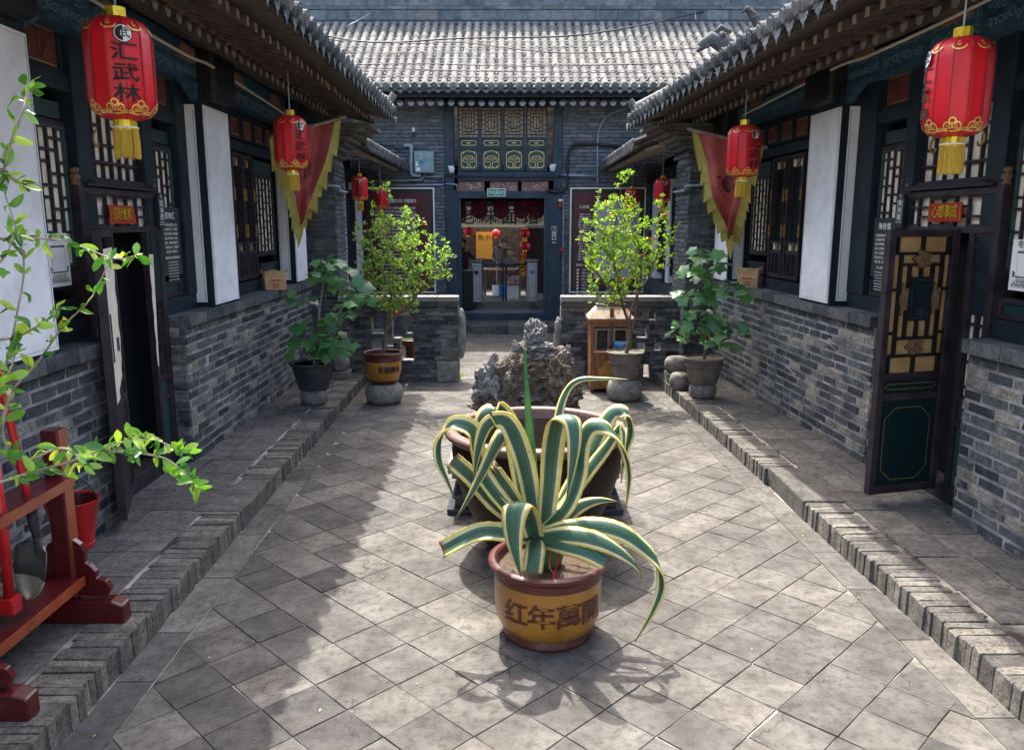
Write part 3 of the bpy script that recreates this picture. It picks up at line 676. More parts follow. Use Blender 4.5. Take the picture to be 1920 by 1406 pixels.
    for k, (a, b) in enumerate(cs):
        mb = MB(); frame(mb, fr, a, b, 1.58, 2.96, -.26, rec, .04); mb.fb(fr, a+.04, b-.04, -.26, rec-.01, 1.86, 1.9); mb.fb(fr, a+.04, b-.04, -.26, rec-.01, 1.98, 2.0)
        for q in range(1, 4): x = a+(b-a)*q/4; mb.fb(fr, x-.012, x+.012, -.25, rec-.012, 1.62, 1.86)
        w = mb.build('casement', M['purple'], hall)
        mb = MB(); mb.fb(fr, a+.04, b-.04, -.25, -.245, 1.62, 2.92); mb.build('pane', M['glass'], w)
        for z in (1.94, 2.87):
            mb = MB(); mb.fb(fr, a+.045, b-.045, -.24, -.225, z-.04, z+.04); mb.build('cream_pane', M['paper'], w)
            mb = MB(); x = (a+b)/2; mb.prism([fr(x+e*.05, -.222, z+f*.045) for e, f in ((-1, -.9), (-.5, -.2), (-1, .3), (-1, .9), (1, .9), (1, .3), (.5, -.2), (1, -.9))], fr.n*.02); mb.build('carved_bracket', M['carved'], w)
        for x in (a+.02, b-.02):
            for z in (2.12, 2.52):
                mb = MB()
                for dz in (-.035, .035): mb.tube([fr(x+.018*math.cos(q*math.pi/4), rec+.006, z+dz+.033*math.sin(q*math.pi/4)) for q in range(9)], .005, 5, cap=False)
                mb.build('bronze_handle', M['bronze'], w)
    for (a, b) in (la, ln):
        w = panel(hall, 'lattice_window', fr, a, b, 1.85, 2.76, rec-.03, 'paper', 'purple', w=.035, d=.05, inset=.005)
        mb = MB(); lattice(mb, fr, a, b, 1.86, 2.75, rec-.012, .024, .017, 5, 12, 8); frame(mb, fr, a, b, 1.84, 2.77, rec-.07, rec-.014, .03); mb.build('lattice', M['purple'], w)
        mb = MB(); mb.fb(fr, a+.01, b-.01, rec-.06, rec-.025, 2.79, 2.94); mb.build('teal_panel', M['teal'], w)
        panel(hall, 'teal_panel', fr, a+.03, b-.03, 1.62, 1.7, rec, 'teal', 'purple', w=.03)
    x = 8.4
    for k in range(5):
        painted(hall, fr, x, x+.34, 3.14, 3.33, rec+.01, 20+k+(0 if L else 7)); x += .43
    mb = MB(); mb.fb(fr, 8.18, 10.9, -.32, rec-.03, 3.08, 3.45); mb.build('frieze_board', M['wood'], hall)
    # painted beam, in bays
    mb = MB(); mb.fb(fr, 1.2, 11.9, -.3, -.035, 3.42, EZ+.03); beam = mb.build('painted_beam', M['bluepaint'], hall)
    fn = lambda u, v: fr(u, -.031, v)
    for k in range(2, 14):
        a = 3.0+k*.68
        mb = MB(); scrollwork(mb, fn, a, a+.62, 3.45, 3.56, .006, 11, k*3); scrollwork(mb, fn, a, a+.62, 3.56, 3.66, .005, 13, k*3+1); stuff(mb.build('painted_scrolls', M['paleblue'], beam))
        if k % 2 == 0:
            mb = MB(); mb.prism([fr(a+.1+u, -.037, 3.6+v) for u, v in ((0, .02), (.05, .12), (.33, .12), (.38, .02), (.33, 0), (.05, 0))], fr.n*.012); mb.build('painted_cartouche', M['cartouche'], beam)
    # dark bracket block where beams meet above each casing
    for a, b in cols:
        mb = MB(); mb.fb(fr, a+.05, b-.05, -.2, .14, 3.3, 3.74); mb.build('beam_end', M['black'], hall, bev=.05)
        mb = MB(); mb.prism([fr(a-.34, -.08, 3.44), fr(a, -.08, 3.28), fr(a+.02, -.08, 3.44)], fr.n*.07); mb.prism([fr(b-.02, -.08, 3.44), fr(b, -.08, 3.28), fr(b+.34, -.08, 3.44)], fr.n*.07); mb.build('corner_bracket', M['bluepaint'], hall)
    # eaves
    roof = MB(); roof.box8([fr(s, n, z) for z, n in ()] if 0 else [fr(a, n, z) for (n, z) in ((EN-.06, EZ-.02), (-3.6, EZ+2.35)) for a in (0, S1)][:0] or
        [fr(0, EN-.05, EZ-.035), fr(S1, EN-.05, EZ-.035), fr(S1, -3.4, EZ+2.65), fr(0, -3.4, EZ+2.65), fr(0, EN-.05, EZ), fr(S1, EN-.05, EZ), fr(S1, -3.4, EZ+2.69), fr(0, -3.4, EZ+2.69)])
    roof.box8([fr(0, -6.8, EZ), fr(S1, -6.8, EZ), fr(S1, -3.4, EZ+2.65), fr(0, -3.4, EZ+2.65), fr(0, -6.8, EZ+.04), fr(S1, -6.8, EZ+.04), fr(S1, -3.4, EZ+2.69), fr(0, -3.4, EZ+2.69)])
    rf = roof.build('roof', M['rooft'], hall)
    sl = (2.65)/(3.4+EN-.05)
    # soffit boards
    mb = MB(); mb.box8([fr(0, EN-.07, EZ-.045), fr(S1, EN-.07, EZ-.045), fr(S1, .35, EZ+.09), fr(0, .35, EZ+.09), fr(0, EN-.07, EZ-.037), fr(S1, EN-.07, EZ-.037), fr(S1, .35, EZ+.098), fr(0, .35, EZ+.098)])
    mb.box8([fr(0, .35, EZ+.01), fr(S1, .35, EZ+.01), fr(S1, -.3, EZ+.26), fr(0, -.3, EZ+.26), fr(0, .35, EZ+.02), fr(S1, .35, EZ+.02), fr(S1, -.3, EZ+.27), fr(0, -.3, EZ+.27)]); mb.build('soffit', M['raft'], hall)
    mb = MB(); mb.fb(fr, 0, S1, .352, .385, EZ-.005, EZ+.05); mb.build('eave_board', M['strip'], hall)
    mb = MB(); mb.fb(fr, 0, S1, EN-.13, EN-.05, EZ-.05, EZ-.036-.0); mb.build('tile_batten', M['raft'], hall)
    # square flying rafters and round rafters
    me_f = MB(); me_f.box8([(-.03, 0, -.03), (.03, 0, -.03), (.03, .55, .1), (-.03, .55, .1), (-.03, 0, .03), (.03, 0, .03), (.03, .55, .155), (-.03, .55, .155)])
    me_f.cm = 1; me_f.add([(-.031, -.003, -.031), (.031, -.003, -.031), (.031, -.003, .031), (-.031, -.003, .031)], [(0, 1, 2, 3)]); me_f = me_f.mesh('flying_rafter', [M['raft'], M['rafttip']])
    me_r = MB(); me_r.tube([(0, 0, 0), (0, .55, .22)], .038, 10); me_r.cm = 1; me_r.lathe([(0, 0), (.039, 0)], 10); me_r = MB()
    me_r.tube([(0, 0, 0), (0, .6, .23)], .05, 10); me_r.cm = 1
    me_r.add([(.051*math.cos(q*.6283), -.003, .051*math.sin(q*.6283)) for q in range(10)], [tuple(range(10))]); me_r = me_r.mesh('round_rafter', [M['raft'], M['raftend']])
    def place(name, me, s, n, z):
        Mx = Matrix.Identity(4)
        for i in range(3): Mx[i][0] = fr.a[i]; Mx[i][1] = -fr.n[i]; Mx[i][2] = (0, 0, 1)[i]
        p = fr(s, n, z)
        for i in range(3): Mx[i][3] = p[i]
        return inst(name, me, hall, Mx)
    s = 3.3
    while s < S1-.05:
        place('flying_rafter', me_f, s+R.uniform(-.012, .012), (.88 if L else .86)+R.uniform(-.01, .01), EZ-.092)
        place('round_rafter', me_r, s+.06+R.uniform(-.01, .01), .37, EZ-.055+R.uniform(-.006, .006)); s += .2
    # tile rows along the eave: barrels, round end caps, drip tiles
    bar = MB()
    for k in range(6):
        a0, a1 = math.pi*k/6, math.pi*(k+1)/6
        for (y0, y1, z0_, z1_, r0, r1) in ((0, .34, 0, .34*sl, .072, .064), (.335, .68, .335*sl+.006, .68*sl, .072, .064), (.675, 1.05, .675*sl+.006, 1.05*sl, .072, .064)):
            bar.add([(r0*math.cos(a0), y0, z0_+r0*math.sin(a0)), (r0*math.cos(a1), y0, z0_+r0*math.sin(a1)), (r1*math.cos(a1), y1, z1_+r1*math.sin(a1)), (r1*math.cos(a0), y1, z1_+r1*math.sin(a0))], [(0, 1, 2, 3)], rnd=.2+y0)
    bar.tube([(0, -.012, .0), (0, .03, .012)], [.08, .072], 16); bar.tube([(0, -.024, -.002), (0, -.008, .003)], [.05, .06], 12)
    bar.lathe([(.03, 0), (.0, .01)], 8, (0, -.02, 0)) if 0 else None
    me_b = bar.mesh('eave_tile', M['wadang'])
    dr = MB(); P = []
    for k in range(9):
        x = -.1+.2*k/8; dz = -.03*math.cos((k-4)/4*math.pi/2); P.append((x, dz))
    vs = [(x, .0, .0+z*1) for x, z in P]+[(x*.95, .9, .9*sl+z) for x, z in P]; dr.add(vs, [(i, i+1, 10+i, 9+i) for i in range(8)])
    lip = [(-.1, 0, 0)]+[(x, -.004, -.03*math.cos((k-4)/4*math.pi/2)) for k, (x, z) in enumerate(P)][1:-1]+[(.1, 0, 0)]
    low = [(x, -.03, (-.03*math.cos((k-4)/4*math.pi/2))-.1*(1-abs(k-4)/4.6)*(1+.12*math.cos(k*math.pi))) for k, (x, z) in enumerate(P)]
    dr.add(lip+low, [(i, i+1, 10+i, 9+i) for i in range(8)]); dr.add([(a, b+.012, c) for a, b, c in lip+low], [(i, i+1, 10+i, 9+i) for i in range(8)]); me_d = dr.mesh('drip_tile', M['wadang'])
    s = 2.6; lastb = None
    while s < S1:
        place('eave_tile', me_b, s+R.uniform(-.01, .01), EN+.03, EZ+.05+R.uniform(-.006, .006)).rotation_euler.rotate_axis('Z', R.uniform(-.06, .06))
        place('drip_tile', me_d, s+.12, EN+.01, EZ+.02+R.uniform(-.006, .004)); s += .24
    # the rest of the roof as low barrel rows
    mb = MB(); s = 2.6
    while s < S1:
        a, b = fr(s, EN-1.0, EZ+.05+1.02*sl), fr(s, -3.4, EZ+2.7); mb.cr = R.uniform(.05, .95)
        mb.tube([a, (a+b)/2, b], .066, 7, cap=False); s += .24
    stuff(mb.build('roof_tile_row', M['rooft'], rf))
    mb = MB(); mb.fb(fr, 2, S1+.05, -3.5, -3.3, EZ+2.6, EZ+3.05); mb.build('main_ridge', M['ridge'], hall)
    # gable ridge down the far end
    mb = MB(); pts = [fr(S1-.08, EN-.02-q*.55, EZ+.13+q*.55*sl+(.03 if q == 0 else 0)) for q in range(8)]
    for k, q in enumerate(pts[:-1]): mb.cr = .2+.09*k; mb.tube([q, pts[k+1]], [.085, .075], 10)
    mb.cr = .7; a = fr(S1-.08, EN-.05, EZ+.16); mb.tube([a, a+fr.n*.1+Vector((0, 0, .14))], [.06, .05], 10)
    for k in range(3):
        a = fr(S1+.08-.01*k, EN-.06-.12*k, EZ+.02+.07*k); mb.tube([a, a-fr.n*.5+Vector((0, 0, .3))], .055, 8)
    mb.build('gable_ridge', M['rooft'], hall, smooth=True, auto=True)
    # end pier with corbelled head
    mb = MB(); mb.fb(fr, 11.43, 12.15, -.6, .36, .1, 3.3); mb.fb(fr, 11.43, 12.1, -3, -.55, .1, 3.6); pier = mb.build('end_pier', M['wmortar'], hall)
    pc = Pieces(pier, 'darkbrick', cap=300)
    ff = Fr(fr(11.43, 0, 0), fr.n, -fr.a)
    courses(pc, pier, ff, -.5, .375, .135, 3.05, .27, .066, dep=.05, n=.02)
    f2 = Fr(fr(0, .36, 0), fr.a, fr.n)
    courses(pc, pier, f2, 11.41, 12.15, .02, 3.05, .27, .066, dep=.05, n=.02)
    pc.flush()
    prof = [(.36, 3.05, .06), (.42, 3.11, .05), (.40, 3.16, .05), (.47, 3.21, .06), (.55, 3.27, .06), (.63, 3.33, .06), (.72, 3.39, .06), (.82, 3.45, .055), (.92, 3.5, .055)]
    for k, (n, z, h) in enumerate(prof):
        mb = MB(); mb.fb(fr, 11.36-.012*(k % 3), 12.18+.01*k, -.5, n, z, z+h-.006); mb.build('corbel_course', M['darkbrick'] if k < 5 else M['slab'], pier, bev=.006)
    mb = MB(); mb.fb(fr, 11.36, 12.2, -.5, .3, 3.55, EZ+.3); mb.build('pier_head', M['darkbrick'], pier)
    # gable wall above and back wall closing the hall
    mb = MB(); mb.prism([fr(11.9, -.3, 3.2), fr(11.9, -6.5, 3.2), fr(11.9, -6.5, EZ), fr(11.9, -3.4, EZ+2.55), fr(11.9, -.3, EZ+.7)], fr.a*.1); mb.fb(fr, 1, 12.1, -6.6, -6.5, 0, 3.6); mb.build('gable_wall', M['darkbrick'], hall)
    return fr, hall
FL, HL = side_hall(-1)
FRR, HR = side_hall(1)
# ================================================================ FAR HALL
FY = 17.1
FF = Fr((0, FY, 0), (1, 0, 0), (0, -1, 0))
def fx(px, py): p = onY(px, py, FY); return p.x, p.z
far = thing('gate_hall', 'far grey brick hall with grey tiled roof, gilded upper window and open doorway', 'building', (-.2, FY, 0))
# platform and step
mb = MB(); mb.fb(FF, -3.3, 3.4, -9, .02, 0, .17); plat = struct(mb.build('terrace', M['slab']))
x = -2.4
while x < 2.4:
    l = R.uniform(.7, 1.0); mb = MB(); mb.fb(FF, x, min(x+l, 2.4)-.008, .022, .9, 0, .168+R.uniform(-.004, .004)); mb.build('step_slab', M['slab'], plat, bev=.012); x += l
DX0, DX1 = -1.13, .735
# walls either side of the timber door bay
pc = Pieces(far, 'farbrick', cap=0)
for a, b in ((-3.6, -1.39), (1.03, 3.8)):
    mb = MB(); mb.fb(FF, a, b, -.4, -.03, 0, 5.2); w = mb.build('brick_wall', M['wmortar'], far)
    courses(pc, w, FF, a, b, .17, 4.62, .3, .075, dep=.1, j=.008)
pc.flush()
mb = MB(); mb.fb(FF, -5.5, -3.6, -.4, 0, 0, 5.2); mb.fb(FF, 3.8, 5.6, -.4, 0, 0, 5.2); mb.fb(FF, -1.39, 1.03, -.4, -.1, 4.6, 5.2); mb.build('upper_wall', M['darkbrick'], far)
def part(name, m, *boxes, par=None, bev=0, fr=FF):
    for b in boxes: mb = MB(); mb.fb(fr, *b); o = mb.build(name, M[m], par or far, bev=bev)
    return o
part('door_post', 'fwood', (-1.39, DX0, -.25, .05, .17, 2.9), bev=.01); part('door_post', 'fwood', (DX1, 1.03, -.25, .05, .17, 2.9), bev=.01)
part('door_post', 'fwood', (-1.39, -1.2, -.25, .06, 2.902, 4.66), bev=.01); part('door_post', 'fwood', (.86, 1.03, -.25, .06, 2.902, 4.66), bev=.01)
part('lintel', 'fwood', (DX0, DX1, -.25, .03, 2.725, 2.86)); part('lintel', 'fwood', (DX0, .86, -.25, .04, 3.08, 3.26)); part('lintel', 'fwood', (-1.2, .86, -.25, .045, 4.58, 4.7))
part('threshold', 'fwood', (DX0, DX1, -.2, .03, .17, .31))
part('door_jamb', 'tealedge', (DX0, DX0+.06, -.2, -.01, .31, 2.725)); part('door_jamb', 'tealedge', (DX1-.06, DX1, -.2, -.01, .31, 2.725))
for k, (a, b) in enumerate(((-1.12, -.58), (-.46, .12), (.2, .76))):
    p = part('painted_panel', 'redpan2' if 'redpan2' in M else 'cartouche', (a, b, -.1, -.01, 2.87, 3.07))
    mb = MB(); r = random.Random(k)
    for q in range(14): u, v = a+.05+r.random()*(b-a-.1), 2.9+r.random()*.14; ribbon(mb, [(u, v), (u+.02, v+.012)], .012, lambda u, v: FF(u, -.006, v))
    mb.build('painted_blossom', M['signwhite'], p)
part('lintel_strip', 'fwood', (-1.13, .8, -.2, .005, 2.861, 2.869))
# four window leaves: lattice above, gilded panels below
wx = [-1.13+.468*k for k in range(5)]
for k in range(4):
    a, b = wx[k]+.012, wx[k+1]-.012
    mb = MB(); frame(mb, FF, a, b, 3.28, 4.56, -.12, .0, .03); mb.fb(FF, a+.03, b-.03, -.1, -.004, 3.72, 3.76); mb.fb(FF, a+.03, b-.03, -.1, -.006, 3.92, 3.96)
    w = mb.build('window_leaf', M['fwood'], far)
    part('paper_pane', 'paper2', (a+.03, b-.03, -.09, -.06, 3.95, 4.54), par=w) if 'paper2' in M else part('paper_pane', 'kraft', (a+.03, b-.03, -.09, -.06, 3.95, 4.54), par=w)
    # basket-weave lattice around a centre
    mb = MB(); x0, x1, z0, z1 = a+.03, b-.03, 3.955, 4.54; W = x1-x0; H_ = z1-z0; t = .011
    def Hb(u0, u1, v): mb.fb(FF, x0+W*u0, x0+W*u1, -.06, -.02, z0+H_*v-t/2, z0+H_*v+t/2)
    def Vb(u, v0, v1): mb.fb(FF, x0+W*u-t/2, x0+W*u+t/2, -.06, -.018, z0+H_*v0, z0+H_*v1)
    for v in (.1, .9): Hb(0, 1, v)
    for u in (.18, .82): Vb(u, .1, .9)
    Hb(.18, .82, .2); Hb(.18, .82, .8); Vb(.34, .2, .8); Vb(.66, .2, .8); Hb(.34, .66, .3); Hb(.34, .66, .7); Vb(.5, .3, .7)
    for v in (.26, .42, .58, .74): Hb(0, .18, v); Hb(.82, 1, v)
    for v in (.36, .52, .66): Hb(.18, .34, v); Hb(.66, .82, v)
    for u in (.25, .5, .75): Vb(u, 0, .1); Vb(u, .9, 1)
    for u in (.42, .6): Vb(u, .1, .2); Vb(u+.02, .8, .9)
    mb.build('lattice', M['black'], w)
    part('green_panel', 'greenp', (a+.03, b-.03, -.09, -.03, 3.31, 3.72), (a+.03, b-.03, -.09, -.032, 3.76, 3.92), par=w)
    mb = MB(); cx = (a+b)/2; fn = lambda u, v: FF(cx+u, -.025, v)
    q = .155; r_ = .035
    ribbon(mb, [(-q+r_, 3.34), (q-r_, 3.34), (q, 3.34+r_), (q, 3.62), (q-.03, 3.66), (q-.09, 3.665), (.0, 3.69), (-q+.09, 3.665), (-q+.03, 3.66), (-q, 3.62), (-q, 3.34+r_)], .013, fn, True)
    for s in (-1, 1):
        ribbon(mb, [(s*.02, 3.36), (s*.02, 3.44), (s*.055, 3.47), (s*.1, 3.455), (s*.125, 3.49), (s*.11, 3.535), (s*.07, 3.545), (s*.055, 3.515), (s*.08, 3.5)], .013, fn)
        ribbon(mb, [(s*.1, 3.545), (s*.06, 3.575), (0, 3.585)], .012, fn); ribbon(mb, [(s*.02, 3.36), (s*.05, 3.35), (s*.06, 3.37)], .012, fn); ribbon(mb, [(s*.0, 3.55), (s*.03, 3.535), (s*.03, 3.5), (0, 3.49)], .011, fn)
        ribbon(mb, [(s*.13, 3.64), (s*.1, 3.645), (s*.12, 3.62)], .012, fn); ribbon(mb, [(s*.13, 3.36), (s*.1, 3.36), (s*.125, 3.385)], .012, fn)
    ribbon(mb, [(-.15, 3.81), (-.13, 3.795), (.13, 3.795), (.15, 3.81), (.15, 3.87), (.13, 3.885), (-.13, 3.885), (-.15, 3.87)], .011, fn, True)
    ribbon(mb, [(-.05, 3.855), (-.02, 3.84), (0, 3.855), (.02, 3.84), (.05, 3.855)], .01, fn); ribbon(mb, [(-.025, 3.825), (0, 3.84), (.025, 3.825)], .01, fn)
    mb.build('gilded_ornament', M['gold2'], w)
# eaves of the far hall
EY, EZf, RY, RZ = .82, 4.80, -1.95, 6.6
sl = (RZ-EZf)/(EY-RY)
mb = MB(); mb.box8([FF(-5.5, EY-.05, EZf-.07), FF(5.8, EY-.05, EZf-.07), FF(5.8, RY, RZ-.05), FF(-5.5, RY, RZ-.05), FF(-5.5, EY-.05, EZf-.02), FF(5.8, EY-.05, EZf-.02), FF(5.8, RY, RZ), FF(-5.5, RY, RZ)])
mb.box8([FF(-5.5, -6, 4.7), FF(5.8, -6, 4.7), FF(5.8, RY, RZ-.05), FF(-5.5, RY, RZ-.05), FF(-5.5, -6, 4.75), FF(5.8, -6, 4.75), FF(5.8, RY, RZ), FF(-5.5, RY, RZ)])
froof = mb.build('roof', M['wmortar'], far)
part('eave_beam', 'wood', (-5.4, 5.6, EY-.2, EY-.1, EZf-.17, EZf-.07)); part('wall_plate', 'wood', (-5.4, 5.6, -.05, .07, 4.7, 4.95))
me = MB(); me.tube([(0, 0, 0), (0, .75, .28)], .062, 10, mi=0); me.cm = 1; me.add([(.063*math.cos(q*.6283), -.004, .063*math.sin(q*.6283)) for q in range(10)], [tuple(range(10))]); me = me.mesh('round_rafter', [M['raft'], M['rafd']])
x = -4.2
while x < 4.5:
    o = bpy.data.objects.new('round_rafter', me); link(o, far); o.location = FF(x+R.uniform(-.01, .01), EY-.22, EZf-.255+R.uniform(-.005, .005)); x += .2
# barrel and pan tiles
def barrel(l, r0, r1, n=7):
    mb = MB(); vs = [(r*math.cos(math.pi*j/n), y, r*math.sin(math.pi*j/n)) for r, y in ((r0, 0), (r1, l)) for j in range(n+1)]
    return mb.add(vs, [(j, j+1, n+2+j, n+1+j) for j in range(n)]+[tuple(range(n+1))])
SL = math.hypot(EY-RY, RZ-EZf); nrow = 11; tl = SL/nrow
bmesh_ = barrel(tl*1.04, .074, .064).mesh('barrel_tile', M['rooft'])
cap = MB(); cap.tube([(0, -.02, .0), (0, .02, .0)], [.074, .072], 12); cap.tube([(0, -.03, 0), (0, -.018, 0)], [.03, .045], 10); capm = cap.mesh('eave_disc', M['wadang'])
dm = MB(); P = [(-.095+.19*k/8, -.022*math.cos((k-4)/4*math.pi/2)) for k in range(9)]
dm.add([(x, 0, z) for x, z in P]+[(x, -.02, z-.075*(1-abs(k-4)/4.5)) for k, (x, z) in enumerate(P)], [(i, i+1, 10+i, 9+i) for i in range(8)]); dmm = dm.mesh('drip_tile', M['wadang'])
ang = math.atan2(RZ-EZf, EY-RY); rest = MB(); BL = []
x = -5.4; cols_ = []
while x < 5.7:
    cols_.append(x)
    for k in range(nrow):
        n = EY-.02-(EY-RY)*k/nrow; z = EZf+.01+(RZ-EZf)*k/nrow
        Mx = Matrix.Translation(FF(x+R.uniform(-.006, .006), n, z+R.uniform(-.004, .006))) @ Matrix.Rotation(ang+.02, 4, 'X') @ Matrix.Rotation(R.uniform(-.02, .02), 4, 'Z')
        BL.append((Mx, x, n))
    for nm, m_, dx, dz in (('eave_disc', capm, 0, .04), ('drip_tile', dmm, .0925, .0)):
        o = bpy.data.objects.new(nm, m_); link(o, froof); o.location = FF(x+dx, EY+.01, EZf+dz-.02); o.rotation_euler = (R.uniform(-.1, .1), 0, 0)
    x += .185
BL.sort(key=lambda q: abs(q[1]+.1)+.3*abs(q[2]-.8)); b0 = [v.co.copy() for v in bmesh_.vertices]; f0 = [tuple(p.vertices) for p in bmesh_.polygons]
for i, (Mx, x, n) in enumerate(BL):
    if i < 300: inst('barrel_tile', bmesh_, froof, Mx)
    else: rest.add([Mx @ v for v in b0], f0, rnd=R.uniform(.01, .99))
stuff(rest.build('barrel_tile', M['rooft'], froof))
pan = MB()
for x in cols_:
    for k in range(22):
        n0 = EY-(EY-RY)*k/22; n1 = EY-(EY-RY)*(k+1)/22; z0 = EZf+(RZ-EZf)*k/22; z1 = EZf+(RZ-EZf)*(k+1)/22; pan.cr = R.uniform(.01, .99)
        vs = [FF(x+.0925+u, n, z+d-.02*math.cos(u/.05*1.2)) for n, z, d in ((n0, z0, .03), (n1, z1, .008)) for u in (-.05, -.017, .017, .05)]
        vs += [v-Vector((0, 0, .03)) for v in vs[:4]]
        pan.add(vs, [(0, 1, 5, 4), (1, 2, 6, 5), (2, 3, 7, 6), (8, 9, 1, 0), (9, 10, 2, 1), (10, 11, 3, 2)])
stuff(pan.build('pan_tile', M['wadang'], froof))
# great ridge of large blocks
rw = part('ridge_wall', 'wmortar', (-9, 9, RY-.5, RY-.02, 6.3, 7.3))
def big(z0, z1, l, n, jit):
    x = -6.9+R.random()*.3
    while x < 7:
        mb = MB(); mb.fb(FF, x, x+l-.01, RY-.1, RY+n+R.uniform(-.004, .004), z0+.005, z1-.005); mb.build('ridge_block', M['ridge'], rw, bev=.006); x += l
part('ridge_moulding', 'ridge', (-9, 9, RY-.1, RY+.09, 6.56, 6.63), par=rw, bev=.02); part('ridge_moulding', 'wire', (-9, 9, RY-.1, RY+.07, 6.635, 6.66), par=rw)
big(6.67, 6.89, .5, .0, 0); big(6.89, 6.97, .5, .02, 0); big(6.97, 7.25, .55, -.01, 0); part('ridge_moulding', 'ridge', (-9, 9, RY-.55, RY+.06, 7.3, 7.38), par=rw, bev=.03)
# ================================================================ SHORT SIDE WINGS OF THE INNER COURT
def wing(sg):
    L = sg < 0; X = -3.05 if L else 2.85
    fr = Fr((X, 0, 0), (0, 1, 0), (1 if L else -1, 0, 0)); h = thing('inner_wing', 'low wing behind the left brick pier with red lanterns under its shaggy tiled eave' if L else 'low wing behind the right brick pier, half hidden by the yellow-green tree', 'building', fr(14.5, 0, 0), 'low wings of the inner court')
    y0, y1 = 12.25, 17.05; ez = 3.3; en = .86 if L else 1.0
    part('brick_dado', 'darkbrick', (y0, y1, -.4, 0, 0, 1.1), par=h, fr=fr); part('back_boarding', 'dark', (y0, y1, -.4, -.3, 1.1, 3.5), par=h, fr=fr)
    for k, (a, b) in enumerate(((12.4, 12.62), (13.2, 13.9), (14.9, 15.15), (16.2, 16.75))):
        part('white_panel', 'white', (a, b, -.2, -.03, 1.12, 3.0), par=h, fr=fr)
        part('timber_post', 'wood', (b+.01, b+.16, -.3, .0, 1.1, 3.2), par=h, fr=fr, bev=.01)
    for a, b in ((14.1, 14.8), (15.4, 16.1)):
        w = part('lattice_window', 'paper', (a, b, -.2, -.12, 1.3, 2.8), par=h, fr=fr); mb = MB(); lattice(mb, fr, a, b, 1.3, 2.8, -.06, .05, .02, 5, 12, 2); frame(mb, fr, a-.04, b+.04, 1.26, 2.84, -.14, -.05, .04); mb.build('lattice', M['purple'], w)
    part('plate_beam', 'wood', (y0, y1, -.2, .05, 3.0, 3.2), par=h, fr=fr); part('red_door', 'cartouche', (12.7, 13.1, -.2, -.05, .3, 2.2), par=h, fr=fr)
    mb = MB(); mb.box8([fr(y0, en, ez), fr(y1, en, ez), fr(y1, -2.2, ez+1.3), fr(y0, -2.2, ez+1.3), fr(y0, en, ez+.05), fr(y1, en, ez+.05), fr(y1, -2.2, ez+1.35), fr(y0, -2.2, ez+1.35)]); rf = mb.build('roof', M['raft'], h)
    s = 1.3/(2.2+en); y = y0+.08
    while y < y1:
        mb = MB(); mb.cr = R.uniform(.01, .99); mb.tube([fr(y, en+.04, ez+.09), fr(y+R.uniform(-.01, .01), 0, ez+.09+s*en)], .05, 7)
        mb.tube([fr(y, en+.055, ez+.085), fr(y, en+.03, ez+.09)], .06, 10); mb.build('eave_tile', M['wadang'], rf)
        mb = MB(); mb.cr = R.uniform(.01, .99); mb.prism([fr(y+.01, en+.03, ez+.07), fr(y+.14, en+.03, ez+.07), fr(y+.075, en+.045, ez-.04)], fr.n*.012); mb.build('drip_tile', M['wadang'], rf)
        mb = MB(); mb.box8([fr(y+a, n, z) for z, n in ((ez-.07, en-.12), ) for a in ()] or [fr(y-.02, en-.14, ez-.05), fr(y+.03, en-.14, ez-.05), fr(y+.03, -.1, ez+.27), fr(y-.02, -.1, ez+.27), fr(y-.02, en-.14, ez), fr(y+.03, en-.14, ez), fr(y+.03, -.1, ez+.32), fr(y-.02, -.1, ez+.32)]); mb.build('rafter', M['rafttip'], h)
        y += .155
    mb = MB()
    y = y0+.08
    while y < y1: mb.cr = R.uniform(.01, .99); mb.tube([fr(y, 0.02, ez+.1+s*en), fr(y, -2.2, ez+1.4)], .05, 6, cap=False); y += .155
    stuff(mb.build('roof_tile_row', M['rooft'], rf))
    return fr, h
WL, _ = wing(-1); WR, _ = wing(1)
